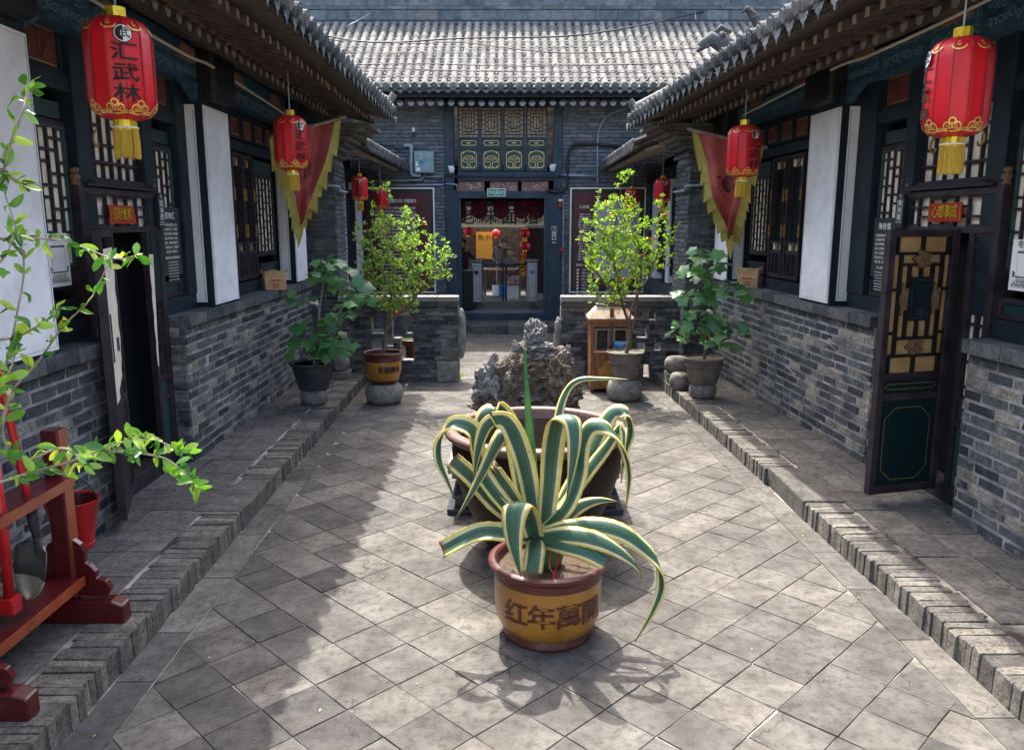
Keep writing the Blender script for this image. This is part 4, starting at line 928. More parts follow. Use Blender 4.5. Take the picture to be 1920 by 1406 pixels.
# ================================================================ LOW OPENWORK WALLS
def low_wall(sg):
    L = sg < 0; y = 11.12; x0, x1 = (-2.42, -.745) if L else (.68, 2.35)
    fr = Fr((0, y, 0), (1, 0, 0), (0, -1, 0)); w = thing('screen_wall', 'low grey brick wall with cross-shaped openings behind the yellow pot on the left' if L else 'low grey brick wall with openings behind the wooden litter bin', 'wall', ((x0+x1)/2, y, 0), 'low openwork walls across the court')
    pc = Pieces(w, 'brick', cap=300); cx = -1.62 if L else 1.92; sgn = 1
    px = [(699, 724, 594, 626), (737, 756, 596, 630), (699, 717, 641, 660), (752, 776, 641, 671), (762, 775, 608, 626), (724, 738, 640, 652)] if L else [(1192, 1212, 614, 632), (1194, 1210, 642, 658), (1214, 1228, 586, 598), (1207, 1219, 690, 706), (1170, 1184, 600, 616), (1226, 1240, 648, 662)]
    hl = [((a-960)/1500*11.3, (b-960)/1500*11.3, (718-d)/1500*11.3, (718-c)/1500*11.3) for a, b, c, d in px]
    def hole(z): return [(a, b) for a, b, c, d in hl if c-.015 < z < d+.015]
    fb = Fr((0, y+.2, 0), (1, 0, 0), (0, 1, 0))
    courses(pc, w, fr, x0, x1, 0, 1.06, .21, .062, dep=.19, n=0, hole=hole, j=.006)
    pc.flush()
    e = x1 if L else x0
    part('end_stone', 'drum', (e-.32 if L else e+.1, e-.01 if L else e+.36, -.18, .03, .0, .3), par=w, fr=fr, bev=.02)
    core = MB(); rows = 17; bh = 1.06/rows
    for r in range(rows):
        z = bh*(r+.5); x = x0
        for a, b in sorted(hole(z))+[(x1, x1)]:
            if a-x > .02: core.fb(fr, x, a, -.175, -.02, z-bh/2, z+bh/2-.0005)
            x = max(x, b)
    core.build('mortar_core', M['wmortar'], w)
    x = x0
    while x < x1-.02:
        l = min(R.uniform(.3, .4), x1-x)
        if x1-x-l < .1: l = x1-x
        part('coping_brick', 'concrete', (x+.002, x+l-.003, -.24, .045, 1.14, 1.21), par=w, fr=fr, bev=.008); part('coping_brick', 'darkbrick', (x+.002, x+l-.003, -.22, .025, 1.066, 1.136), par=w, fr=fr, bev=.006); x += l
    # weathered pale stones at the gap
    mb = bmesh.new(); bmesh.ops.create_icosphere(mb, subdivisions=4, radius=1)
    for v in mb.verts:
        p = v.co.copy(); d = 1+.3*noise.noise(p*2.2+Vector((sg*9, 0, 0)))+.18*noise.noise(p*Vector((5, 5, 9)).length/3)
        zz = math.copysign(abs(p.z)**.6, p.z); v.co = Vector((p.x*.06*d, p.y*.12*d, zz*(.42 if sg > 0 else .36)))
    me = bpy.data.meshes.new('pale_stone'); mb.to_mesh(me); me.materials.append(M['palerock']); o = bpy.data.objects.new('standing_stone', me); link(o)
    o.location = (x1+.03 if L else x0-.03, y+.1, .5 if sg > 0 else .68); tag(o, 'weathered pale stone against the %s side of the gap' % ('left' if L else 'right'), 'rock', 'pale stones at the gap')
low_wall(-1); low_wall(1)
# ================================================================ PASSAGE AND STREET BEHIND
M['shopwarm'] = flat('yellow_wall', (.7, .36, .06), .8)
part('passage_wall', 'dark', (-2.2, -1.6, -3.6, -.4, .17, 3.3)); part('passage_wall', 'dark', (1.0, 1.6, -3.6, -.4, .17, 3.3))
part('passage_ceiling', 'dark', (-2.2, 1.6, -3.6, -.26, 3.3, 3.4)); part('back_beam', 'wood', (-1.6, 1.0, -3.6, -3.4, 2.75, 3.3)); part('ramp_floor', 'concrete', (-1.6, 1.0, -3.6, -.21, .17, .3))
g = MB(); g.box((0, 28, .13), (30, 14, .1)); struct(g.build('street', M['slab']))
shop = thing('noodle_shop', 'snack shop across the street seen through the open doorway with glowing yellow wall', 'shop', (-.3, 24, .18)); SY = Fr((0, 24, 0), (1, 0, 0), (0, -1, 0))
def sx(px, py, Y=24): p = onY(px, py, Y); return p.x, p.z
def spart(n, m, px0, py0, px1, py1, d=.05, nn=0, par=None, Y=24):
    a, z1 = sx(px0, py0, Y); b, z0 = sx(px1, py1, Y); f = Fr((0, Y, 0), (1, 0, 0), (0, -1, 0)); return part(n, m, (a, b, nn-d, nn, z0, z1), par=par or shop, fr=f)
spart('sign_fascia', 'paper', 866, 388, 1020, 424, .1, .02); spart('fascia_rail', 'pvc', 860, 425, 1020, 428, .1, .04)
mb = MB(); a, z = sx(876, 408)
for i, ch in enumerate('老味面馆'): text(mb, ch, lambda u, v: SY(u, .03, v), .5, a+i*.62, z, .02)
mb.build('lettering', M['tealedge'], shop)
part('added_sun_blocker', 'raft', (-4, 4, -.2, 2.2, 3.1, 3.2), par=shop, fr=SY); spart('lit_wall', 'shopwarm', 890, 436, 922, 488, .05, -.9); spart('back_wall', 'raft', 860, 426, 1060, 590, .05, -1.2); spart('shop_front', 'purple', 700, 300, 861, 600); spart('shop_front', 'purple', 985, 380, 1200, 600); spart('upper_front', 'raft', 700, 200, 1200, 390, .1, -.02)  # overhead canopy is added, out of view, to keep sun off the shop
mb = MB(); a, z = sx(906, 447)
text(mb, '特色小吃', lambda u, v: SY(u, -.88, v), .19, a, z, .01, sp=1.3); mb.build('lettering', M['ink'], shop)
lp = bpy.data.lights.new('shop_lamp', 'POINT'); lp.energy = 6; lp.color = (1, .62, .25); lp.shadow_soft_size = .06; lo_ = bpy.data.objects.new('shop_lamp', lp); link(lo_, shop); lo_.location = Vector((*(onY(905, 465, 24.6)),))-Vector(shop.location)
spart('red_couplet', 'redpaint', 974, 470, 987, 517, .02, .1); mb = MB(); a, z = sx(980, 472); vtext(mb, '平正吉祥', lambda u, v: SY(u, .105, v), .17, a, z, .19, .02); mb.build('lettering', M['goldfoil'], shop)
# ---------------------------------------------------------------- lanterns
def lantern(name, lab, w=.36, grp='red palace lanterns hanging from the eaves', turn=0.):
    k = w/.36; r = thing(name, lab, 'lantern', (0, 0, 0), grp); n = 12
    prof = [(.055, -.03), (.10, -.035), (.145, -.06), (.172, -.1), (.18, -.15), (.18, -.47), (.168, -.52), (.135, -.555), (.09, -.57), (.065, -.575)]
    prof = [(a*k, z*k) for a, z in prof][::-1]
    mb = MB(); vs = []
    for j in range(n*4):
        a = 2*math.pi*j/(n*4)+turn; bulge = 1-.045*(1-abs(((j % 4)-0)/2-1)**1)if j % 4 else 1.0
        bulge = (1.0, .965, .955, .965)[j % 4]
        for (q, z) in prof: vs.append((q*bulge*math.cos(a), q*bulge*math.sin(a), z))
    m = len(prof); fs = [(j*m+i, ((j+1) % (n*4))*m+i, ((j+1) % (n*4))*m+i+1, j*m+i+1) for j in range(n*4) for i in range(m-1)]
    mb.add(vs, fs); b = mb.build('shade', M['silk'], r, world=False, smooth=True, auto=True)
    mb = MB()
    for j in range(n):
        a = 2*math.pi*j/n+turn; mb.tube([(q*1.012*math.cos(a), q*1.012*math.sin(a), z) for q, z in prof], .0022*k, 5, cap=False)
    mb.build('rib', M['glazered'], b, world=False)
    mb = MB(); mb.lathe([(.052*k, -.035*k), (.052*k, .025*k), (.045*k, .028*k)], 8); mb.build('top_collar', M['goldfoil'], r, world=False)
    mb = MB(); mb.lathe([(.064*k, -.63*k), (.062*k, -.57*k)], 14); mb.build('bottom_collar', M['goldfoil'], r, world=False)
    mb = MB(); mb.tube([(.066*k*math.cos(a*.4488), .066*k*math.sin(a*.4488), -.615*k) for a in range(15)], .006*k, 6); mb.build('cord_ring', M['paper'], r, world=False)
    mb = MB()
    for j in range(60):
        a = j/60*6.2832; q = .056*k+R.uniform(0, .01)*k; e = q+R.uniform(0, .006)*k; mb.tube([(q*math.cos(a), q*math.sin(a), -.62*k), (e*math.cos(a+.05), e*math.sin(a+.05), -.69*k), (e*math.cos(a), e*math.sin(a), (-.775+R.uniform(-.015, .01))*k)], .0042*k, 4)
    stuff_ = mb.build('tassel', M['fringe'], r, world=False)
    # gilded cloud border top and bottom
    mb = MB()
    def sur(u, v):   # u along the circumference, v height
        rr = .182*k
        for (q0, z0), (q1, z1) in zip(prof, prof[1:]):
            if min(z0, z1) <= v <= max(z0, z1): rr = q0+(q1-q0)*(v-z0)/(z1-z0+1e-9); break
        a = u/(.18*k)+turn; return ((rr+.0035)*math.cos(a), (rr+.0035)*math.sin(a), v)
    C = 2*math.pi*.18*k
    for i in range(8):
        u = C*(i+.5)/8; z = -.515*k; s = .05*k
        for q in (-1, 1):
            ribbon(mb, [(u+q*s*math.cos(t_)*.5+q*s*.48, z+s*.45*math.sin(t_)-.012*k) for t_ in [x*.5-1.4 for x in range(11)]], .008*k, sur)
            ribbon(mb, spiral(u+q*s*.5, z-.01*k, s*.27, 1.5, .9, 9, q), .006*k, sur)
        ribbon(mb, [(u+s*.42*math.cos(t_), z+.008*k+s*.5*math.sin(t_)) for t_ in [x*.314 for x in range(11)]], .008*k, sur)
        ribbon(mb, [(u-C/16, -.545*k), (u, -.553*k), (u+C/16, -.545*k)], .008*k, sur)
        ribbon(mb, [(u-C/16, -.535*k), (u-C/32, -.54*k), (u, -.535*k), (u+C/32, -.54*k), (u+C/16, -.535*k)], .005*k, sur)
        zt = -.085*k; ribbon(mb, [(u+s*.8*math.cos(t_), zt-s*.1-s*.5*math.sin(t_)) for t_ in [x*.314 for x in range(11)]], .008*k, sur)
        ribbon(mb, spiral(u, zt, s*.3, 1.5, .9, 8), .006*k, sur)
    stuff(mb.build('cloud_border', M['gold'], b, world=False))
    # emblem and writing on four sides
    wmb, kmb, inkb = MB(), MB(), MB()
    for a0 in (0, 1):
        u0 = -a0*math.pi*.18*k*1.0
        f = lambda u, v: Vector(sur(u0-u*-1, v))*1.0
        def disc(mb_, rad, zc, off):
            vs = [Vector(sur(u0, zc))]+[Vector(sur(u0+rad*math.cos(q*.3142), zc+rad*math.sin(q*.3142))) for q in range(20)]
            o = Vector((vs[0].x, vs[0].y, 0)).normalized()*off; mb_.add([v+o for v in vs], [(0, 1+q, 1+(q+1) % 20) for q in range(20)])
        disc(kmb, .048*k, -.14*k, .001); disc(wmb, .044*k, -.14*k, .002); disc(kmb, .032*k, -.14*k, .0018) if 0 else None
        hf = [Vector(sur(u0-.04*k*abs(math.sin(q*.3142)), -.14*k+.04*k*math.cos(q*.3142))) for q in range(11)]; o = Vector((hf[0].x, hf[0].y, 0)).normalized()*.003; kmb.add([v+o for v in hf], [tuple(range(11))])
        g = lambda u, v: Vector(sur(u0+u, v))+o*1.5
        text(kmb, '武', g, .062*k, .006*k, -.14*k, .02); 
        vtext(inkb, '汇武林', lambda u, v: Vector(sur(u0+u, v))+o*.6, .1*k, 0, -.185*k, .108*k, .022, sx=1.45)
    wmb.build('emblem_disc', M['signwhite'], b, world=False); kmb.build('emblem', M['ink'], b, world=False); inkb.build('lettering', M['ink'], b, world=False)
    return r
def hang(r, p, wire_top, rz):
    r.location = p; r.rotation_euler = (0, 0, rz)
    mb = MB(); mb.tube([(0, 0, .02), (0, 0, wire_top-p[2])], .006, 6); mb.build('hanging_rod', M['pvc'], r, world=False)
def at(px, py, t):  # point at depth t along the view axis
    return Vector((0, 0, CH))+ray(px, py)*t
L1 = lantern('palace_lantern', 'large red lantern nearest the camera on the left, above the left doorway')
L2 = copy_tree(L1); L3 = copy_tree(L1); L4 = copy_tree(L1)
hang(L1, at(217, 24, 4.3), 3.62, -1.0); hang(L2, at(543, 212, 7.75), 3.66, -.7)
hang(L3, at(1806, 62, 4.2), 3.55, -3.3); hang(L4, at(1397, 230, 8.1), 3.55, -1.15)
L2.scale = (.9, .9, .94); L4.scale = (.93, .93, .94); L3.scale = (.9, .9, .92); L1.scale = (.97,)*3
L2['label'] = 'red lantern with gold tassel hanging beside the left pennant'; L3['label'] = 'large red lantern nearest the camera on the right, above the right doorway'; L4['label'] = 'red lantern with gold tassel hanging beside the right pennant'
L5 = lantern('palace_lantern', 'small red lantern half behind the left brick pier', .26); L6 = copy_tree(L5); L7 = copy_tree(L5); L8 = copy_tree(L5)
hang(L5, at(674, 328, 13), 3.35, -1.5); hang(L6, at(713, 350, 15), 3.35, -1.9); hang(L7, at(1243, 332, 13), 3.35, -1.4); hang(L8, at(1185, 352, 15), 3.35, -1.5)
L6['label'] = 'small dark red lantern behind the top of the left pomegranate tree'; L7['label'] = 'small red lantern beside the right brick pier'; L8['label'] = 'small red lantern hidden behind the top of the right tree'
for q in (L5, L6, L7, L8): q['group'] = 'small lanterns under the inner wings'
# red lanterns of the shop
def ball(px, py, r, par_name, lab, Y=22.5):
    t = thing('round_lantern', lab, 'lantern', onY(px, py, Y), 'round lanterns at the shop'); mb = MB()
    mb.lathe([(r*.4, -.8*r), (r*.8, -.6*r), (r, 0), (r*.8, .6*r), (r*.4, .8*r)], 18); mb.build('shade', M['silk'], t, world=False, smooth=True)
    mb = MB(); mb.lathe([(r*.4, .8*r), (r*.4, 1.05*r)], 10); mb.lathe([(r*.4, -1.05*r), (r*.4, -.8*r)], 10); mb.build('collar', M['goldfoil'], t, world=False)
    mb = MB(); mb.tube([(0, 0, -r), (0, 0, -1.9*r)], r*.16, 6); mb.build('tassel', M['redpaint'], t, world=False)
ball(984, 438, .15, '', 'upper round red lantern beside the couplet'); ball(984, 461, .15, '', 'lower round red lantern beside the couplet'); ball(878, 434, .14, '', 'round red lantern at the left edge of the doorway view')
ball(930, 438, .13, '', 'dim magenta lantern inside the shop', 24.6)
# ================================================================ BOARDS, CABLES AND FITTINGS ON THE FAR WALL
def fbox(px0, py0, px1, py1): a, z1 = fx(px0, py0); b, z0 = fx(px1, py1); return a, b, z0, z1
def board(lab, px0, py0, px1, py1, kind):
    a, b, z0, z1 = fbox(px0, py0, px1, py1); r = thing('information_board', lab, 'board', FF((a+b)/2, 0, z0), 'framed boards on the far wall')
    mb = MB(); frame(mb, FF, a, b, z0, z1, .002, .06, .03); mb.build('pale_frame', M['paper'], r)
    mb = MB(); mb.fb(FF, a+.03, b-.03, .002, .045, z0+.03, z1-.03); mb.build('black_mount', M['signblack'], r)
    mb = MB(); mb.fb(FF, a+.1, b-.1, .03, .052, z0+.12, z1-.12); mb.build('maroon_face', M['maroon'], r)
    mb = MB(); fn = lambda u, v: FF(u, .055, v); cx = (a+b)/2; w = b-a-.2
    if kind == 0:
        text(mb, '中国武林镖旋武术陈列馆简介', fn, .085, cx, z1-.28, .012, sx=.8)
        src = '汇武林陈列馆位于古城西大街路北占地面积二千余平方米自开馆以来接待各方宾客馆内陈列镖局兵器文书旗号再现明清时期走镖行镖的历史风貌是研究晋商与镖行文化的重要场所'
        z = z1-.42
        for k in range(22):
            if k < 9: text(mb, (src*3)[k*19:k*19+19]+('。' if k % 3 else ''), fn, .052, cx, z, .006, sx=.85)
            else: text(mb, 'The museum of martial arts and escort'[:38-(k % 4)], fn, .05, cx, z, .006, sx=.85)
            z -= .073
    else:
        text(mb, '汇武林', fn, .07, a+.3, z1-.4, .01)
        for k in range(18): text(mb, '展厅 Exhibition'[:(10+k % 6)], fn, .045, a+.32, z1-.55-.055*k, .004); 
        text(mb, '图例 Legend', fn, .06, a+.3, z1-1.6, .01)
        for k in range(10): mb.fb(FF, a+.16, a+.2, .05, .056, z1-1.72-.065*k, z1-1.68-.065*k); text(mb, '设施 Facility'[:9+k % 4], fn, .042, a+.36, z1-1.7-.065*k, .004)
    mb.build('lettering', M['signwhite'], r)
    if kind:
        mb = MB(); mb.fb(FF, a+.52, b-.12, .05, .056, z0+.3, z1-.28); m = mb.build('map_panel', flat('map_grey', (.42, .4, .42), .5), r)
        mb = MB(); q = random.Random(4)
        for k in range(16):
            x = a+.56+q.random()*(b-a-.9); z = z0+.4+q.random()*(z1-z0-.9); ribbon(mb, [(x, z), (x+.2*q.random()+.05, z), (x+.25, z+.2*q.random()+.04), (x, z+.2)], .008, lambda u, v: FF(u, .059, v), True)
        mb.build('map_lines', M['maroon'], m)
board('tall maroon board of white writing on the far wall left of the doorway', 668, 352, 818, 549, 0)
board('tall maroon board with a grey map on the far wall right of the doorway', 1069, 352, 1205, 549, 1)
def simple(name, lab, cat, grp=None, loc=(0, 0, 0)): return thing(name, lab, cat, loc, grp)
a, b, z0, z1 = fbox(778, 285, 815, 325); r = simple('meter_box', 'pale green electric meter box on the far wall above the left board', 'meter box', None, FF(a, 0, z0))
M['metergreen'] = mat('meter_box_green', (.2, .32, .29), (.17, .28, .26), sc=6, rough=.5, bst=.05)
mb = MB(); mb.fb(FF, a, b, .002, .16, z0, z1); mb.build('box', M['metergreen'], r, bev=.008)
W, Hh = b-a, z1-z0
for u, v, e, f, m in ((.2, .6, .26, .3, 'pvc'), (.58, .6, .28, .3, 'pvc'), (.42, .12, .36, .26, 'pvc'), (.08, .3, .12, .22, 'paper'), (.24, .42, .22, .14, 'bluesign'), (.08, .08, .22, .16, 'signwhite')):
    if m == 'bluesign' and m not in M: M[m] = flat('blue_plastic', (.01, .16, .42), .4)
    mb = MB(); mb.fb(FF, a+W*u, a+W*(u+e), .162, .175 if m == 'pvc' else .165, z0+Hh*v, z0+Hh*(v+f)); mb.build('meter_window' if m == 'pvc' else 'sticker', M[m], r)
def cable(name, lab, pts, rad, m='wire', cat='cable', grp='cables and conduits on the far wall', smooth=True):
    P = [Vector(p) for p in pts]
    if smooth and len(P) > 2:
        Q = []
        for i in range(len(P)-1):
            p0, p1, p2, p3 = P[max(i-1, 0)], P[i], P[i+1], P[min(i+2, len(P)-1)]
            for k in range(5):
                t = k/5; Q.append(.5*((2*p1)+(-p0+p2)*t+(2*p0-5*p1+4*p2-p3)*t*t+(-p0+3*p1-3*p2+p3)*t**3))
        P = Q+[P[-1]]
    mb = MB(); mb.tube(P, rad, 6); return tag(mb.build(name, M[m], None, smooth=True), lab, cat, grp)
def fw(px, py, n=.06): a, z = fx(px, py); return FF(a, n, z)
cable('downpipe', 'fat pale pipe bending beside the meter box', [fw(758, 274), fw(768, 274), fw(772, 280), fw(772, 322), fw(776, 329), fw(790, 330)], .045, 'pvc', 'pipe', None)
cable('conduit', 'thin grey conduit running from the left wing to the doorway', [fw(700, 340), fw(792, 338), fw(800, 325), fw(800, 333), fw(832, 331)], .018, 'pvc', 'conduit', None, False)
cable('conduit', 'grey conduit under the meter box down to the door post', [fw(690, 349), fw(831, 347), fw(832, 330), fw(858, 332)], .018, 'pvc', 'conduit', None, False)
cable('conduit', 'short conduit bent down onto the red lintel panel', [fw(836, 345, .1), fw(857, 347, .1), fw(858, 358, .1)], .015, 'pvc', 'conduit', None, False)
cable('cable', 'thick black cable curving along the right brick wall above the board', [fw(1025, 357, .12), fw(1045, 361), fw(1062, 350), fw(1064, 300), fw(1072, 276), fw(1100, 271), fw(1200, 278)], .03, 'wire', 'cable', None)
cable('cable', 'looped grey cable rising in an arc up the right brick wall', [fw(1120, 350), fw(1120, 270), fw(1124, 240), fw(1142, 216), fw(1175, 206)], .014, 'pvc', 'cable', None)
cable('conduit', 'pale conduit level with the lintel on the right wall', [fw(1056, 329), fw(1118, 331)], .024, 'pvc', 'conduit', None)
cable('cable', 'black cable strung across the lintel under the gilded window', [fw(832, 330, .1), fw(930, 332, .1), fw(1056, 332, .1)], .016, 'wire', 'cable', None)
cable('cable', 'thin conduit dropping past the fire alarm', [fw(1055, 372), fw(1056, 400), fw(1055, 600)], .013, 'pvc', 'cable', None)
cable('cable', 'black cable sagging beside the pale pipe', [fw(708, 272), fw(738, 275), fw(748, 284), fw(760, 276)], .012, 'wire', 'cable', None)
def rp(px, py, up=.25):  # point a little in front of the roof
    n = EY; d = ray(px, py)
    # intersect the roof plane
    ny, nz = -(RZ-EZf), -(EY-RY)
    P0 = FF(0, EY, EZf+up); den = d.y*(RZ-EZf)/(EY-RY)-d.z; t = ((CH-P0.z)-(0-P0.y)*(RZ-EZf)/(EY-RY)*-1)/den if 0 else None
    k = (RZ-EZf)/(EY-RY); t = (P0.z-CH-P0.y*k)/(d.z-d.y*k); return Vector((0, 0, CH))+d*t
for lab, pts, rd in (('upper black cable sagging over the far roof', [(575, 60), (700, 80), (870, 72), (1100, 65), (1330, 20), (1415, 0)], .016), ('second thin cable across the far roof', [(600, 75), (780, 82), (865, 80), (1060, 100), (1330, 90)], .01), ('third thin cable across the lower tiles', [(640, 122), (800, 120), (1000, 125), (1300, 118)], .009), ('pale thin wire dangling from the great ridge at left', [(720, 0), (695, 25), (650, 50)], .01), ('pale wire hanging from the ridge at right', [(1262, 0), (1275, 12), (1300, 18), (1305, 38)], .01), ('lowest wire just above the eave tiles', [(650, 126), (900, 134), (1290, 138)], .008)):
    cable('overhead_cable', lab, [rp(*p) for p in pts], rd, 'pvc' if 'pale' in lab else 'wire', 'cable', 'cables strung over the far roof')
# exit sign, exit plaque, cameras, alarm
a, b, z0, z1 = fbox(914, 354, 948, 369); r = simple('exit_light', 'green emergency exit sign hung on the door lintel', 'exit sign', None, FF(a, .1, z0)); M['exitgreen'] = flat('exit_green', (.01, .2, .08), .4)
mb = MB(); frame(mb, FF, a, b, z0, z1, .06, .1, .012); mb.build('sign_frame', M['signwhite'], r); mb = MB(); mb.fb(FF, a+.012, b-.012, .065, .095, z0+.012, z1-.012); mb.build('sign_face', M['exitgreen'], r)
mb = MB(); fn = lambda u, v: FF(u, .0975, v); cz = (z0+z1)/2; cx = (a+b)/2; text(mb, '安全', fn, .075, cx-.105, cz, .01, sx=.8); text(mb, '出口', fn, .075, cx+.11, cz, .01, sx=.8)
ribbon(mb, [(cx-.035, cz-.05), (cx-.035, cz+.055), (cx+.045, cz+.055), (cx+.045, cz-.05)], .007, fn); ribbon(mb, [(cx-.025, cz-.045), (cx, cz-.01), (cx+.005, cz+.02), (cx-.02, cz+.01)], .012, fn); ribbon(mb, [(cx+.0, cz-.01), (cx+.025, cz-.02), (cx+.03, cz-.045)], .011, fn); ribbon(mb, [(cx+.005, cz+.02), (cx+.03, cz+.01)], .01, fn); ribbon(mb, [(cx+.003, cz+.03), (cx+.013, cz+.04)], .014, fn); mb.build('lettering', M['signwhite'], r)
a, b, z0, z1 = fbox(1032, 423, 1045, 458); r = simple('exit_plaque', 'small dark exit plaque on the right door post', 'sign', None, FF(a, .06, z0)); mb = MB(); mb.fb(FF, a, b, .052, .07, z0, z1); mb.build('board', M['signblack'], r)
mb = MB(); fn = lambda u, v: FF(u, .073, v); cx = (a+b)/2; text(mb, '出', fn, .1, cx, z0+.22, .012, sx=1.1); text(mb, '口', fn, .1, cx, z0+.125, .012, sx=1.1); text(mb, 'Exit', fn, .055, cx, z0+.035, .01)
ribbon(mb, [(cx-.05, z1-.1), (cx-.05, z1-.02), (cx+.05, z1-.02), (cx+.05, z1-.1)], .008, fn, True); ribbon(mb, [(cx, z1-.085), (cx, z1-.035)], .008, fn); ribbon(mb, [(cx-.02, z1-.05), (cx, z1-.033), (cx+.02, z1-.05)], .008, fn); mb.build('lettering', M['signwhite'], r)
def camera_thing(px, py, lab, s):
    c = fw(px, py, .12); r = thing('security_camera', lab, 'camera', c, 'security cameras over the doorway')
    mb = MB(); mb.tube([c+Vector((0, .07, -.06)), c+Vector((0, 0, -.05)), c], .014, 6); mb.build('bracket', M['signwhite'], r)
    mb = MB(); d = Vector((s*.25, -1, -.45)).normalized(); mb.tube([c-d*.02, c+d*.14], .048, 14); mb.build('housing', M['signwhite'], r, bev=.008)
    for dz in (-.022, .024): mb = MB(); q = c+d*.142+Vector((0, 0, dz)); mb.tube([q, q+d*.006], .017, 10); mb.build('lens', M['black'], r)
    mb = MB(); mb.bar(c-d*.02+Vector((0, 0, .055)), c+d*.17+Vector((0, 0, .055)), .11, .01); mb.build('sun_shield', M['signwhite'], r)
camera_thing(846, 318, 'white security camera over the left end of the lintel', 1); camera_thing(1037, 315, 'white security camera over the right end of the lintel', -1)
for px, py, h, lab in ((1050, 382, .16, 'red and white fire alarm sounder on the right door post'), (1053, 467, .11, 'small red call box below the fire alarm')):
    c = fw(px, py, .06); r = thing('fire_alarm', lab, 'fire alarm', c); mb = MB(); mb.box((c.x, c.y-.03, c.z-h*.1), (.075, .05, h*.8)); mb.build('red_body', M['redpaint'], r, bev=.01)
    if h > .12: mb = MB(); mb.box((c.x, c.y-.03, c.z+h*.42), (.075, .05, h*.24)); mb.build('white_top', M['signwhite'], r, bev=.006)
c = fw(776, 243, .05); r = thing('wall_lamp', 'tiny white lamp holder on the brick wall above the meter box', 'lamp', c); mb = MB(); mb.lathe([(.02, .03), (.035, .02), (.03, -.04), (.02, -.06)], 10, c); mb.build('holder', M['signwhite'], r); mb = MB(); mb.lathe([(.0, -.15), (.028, -.13), (.03, -.1), (.018, -.06)], 10, c); mb.build('bulb', M['wire'], r)
# doorway contents
def awning(px0, px1, lab, Y=17.7, tip=420):
    pa, pb = onY(px0, 376, Y), onY(px1, tip, Y); w = pb.x-pa.x; h = pa.z-pb.z; r = thing('door_valance', lab, 'valance', (pa.x+w/2, Y, pb.z), 'dark red valance cloths in the doorway')
    mb = MB(); nx = 8; ny = 5
    P = []
    for j in range(ny+1):
        for i in range(nx+1): u = i/nx; bot = h*(.62+.38*math.sin(u*math.pi)**.6); P.append((pa.x+w*(u+(.05*(1-j/ny))*(1-2*u)), Y+.03*math.sin(u*7), pa.z-bot*j/ny*.8))
    mb.add(P, [(j*(nx+1)+i, j*(nx+1)+i+1, (j+1)*(nx+1)+i+1, (j+1)*(nx+1)+i) for j in range(ny) for i in range(nx)]); mb.build('cloth', M['cloth'], r)
    mb = MB()
    for i in range(9):
        u = (i+.5)/9; bot = h*(.62+.38*math.sin(u*math.pi)**.6)*.8; mb.tube([(pa.x+w*u, Y, pa.z-bot), (pa.x+w*u, Y, pa.z-bot-.09)], [.006, .014], 5)
    mb.build('fringe', M['cloth'], r)
for a, b, l in ((860, 874, 'valance cloth at the left jamb'), (882, 915, 'second valance cloth with rounded foot and tassels'), (924, 955, 'middle valance cloth with rounded foot'), (963, 993, 'wide valance cloth right of centre'), (991, 1022, 'valance cloth at the right jamb')): awning(a, b, 'dark red '+l)
def turnstile(px0, px1, py0, py1, lab, Y, arm):
    a, b = onY(px0, py0, Y), onY(px1, py1, Y); w = b.x-a.x; r = thing('ticket_turnstile', lab, 'turnstile', ((a.x+b.x)/2, Y, b.z), 'steel turnstiles in the doorway')
    st = M.setdefault('brushed', mat('brushed_steel', (.25, .28, .3), (.33, .36, .38), sc=8, rough=.35, met=.4, bst=.02))
    mb = MB(); mb.box(((a.x+b.x)/2, Y+.45, (a.z+b.z)/2-.02), (w, .9, a.z-b.z)); mb.build('cabinet', st, r, bev=.02)
    mb = MB(); mb.box(((a.x+b.x)/2, Y+.43, a.z+.0), (w+.03, .96, .05)); mb.build('lid', M['steel'], r, bev=.01)
    mb = MB(); f = Fr((0, Y, 0), (1, 0, 0), (0, -1, 0)); frame(mb, f, a.x+.04, b.x-.04, b.z+.06, a.z-.1, .001, .004, .008); mb.build('door_seam', M['wire'], r)
    mb = MB(); mb.tube([((a.x+b.x)/2, Y-.001, a.z-.25), ((a.x+b.x)/2, Y-.012, a.z-.25)], .05, 16); mb.build('indicator', M['wire'] if arm < 0 else M['bluesign'], r)
    if arm > 0:
        for p in ((-.62, -.05), (-.4, -.28)): mb = MB(); mb.tube([(a.x, Y+.3, a.z-.08), (a.x+p[0], Y+.2, a.z-.08+p[1])], .02, 8); mb.build('arm', M['wire'], r)
turnstile(883, 904, 490, 566, 'left steel turnstile cabinet with crossed-out disc', 17.9, -1); turnstile(988, 1008, 489, 564, 'right steel turnstile cabinet with blue disc and tripod arms', 17.9, 1)
p = onY(946, 565, 17.9); r = thing('barrier_post', 'pair of black barrier posts between the turnstiles', 'post', p)
for dx in (-.035, .035): mb = MB(); mb.tube([p+Vector((dx, 0, 0)), p+Vector((dx, 0, .84-dx))], .022, 8); mb.build('post', M['wire'], r)
p = onY(872, 580, 17.75); r = thing('ticket_desk', 'narrow black ticket desk just inside the left jamb', 'desk', p); mb = MB(); mb.box((p.x+.03, 17.95, p.z+.42), (.3, .4, .84)); mb.build('desk_body', M['black'], r, bev=.01); mb = MB(); mb.box((p.x+.02, 17.95, p.z+.86), (.38, .46, .03)); mb.build('desk_top', M['steel'], r)
mb = MB(); mb.bar((p.x-.14, 17.7, p.z), (p.x-.14, 17.7, p.z+.8), .04, .04); mb.build('steel_edge', M['pvc'], r)
p = onY(942, 540, 23); r = thing('dining_table', 'small wooden table in front of the snack shop', 'table', (p.x, 23, .18))
mb = MB(); mb.box((p.x, 23, .93), (1.1, .6, .04)); mb.build('tabletop', M['bag'], r)
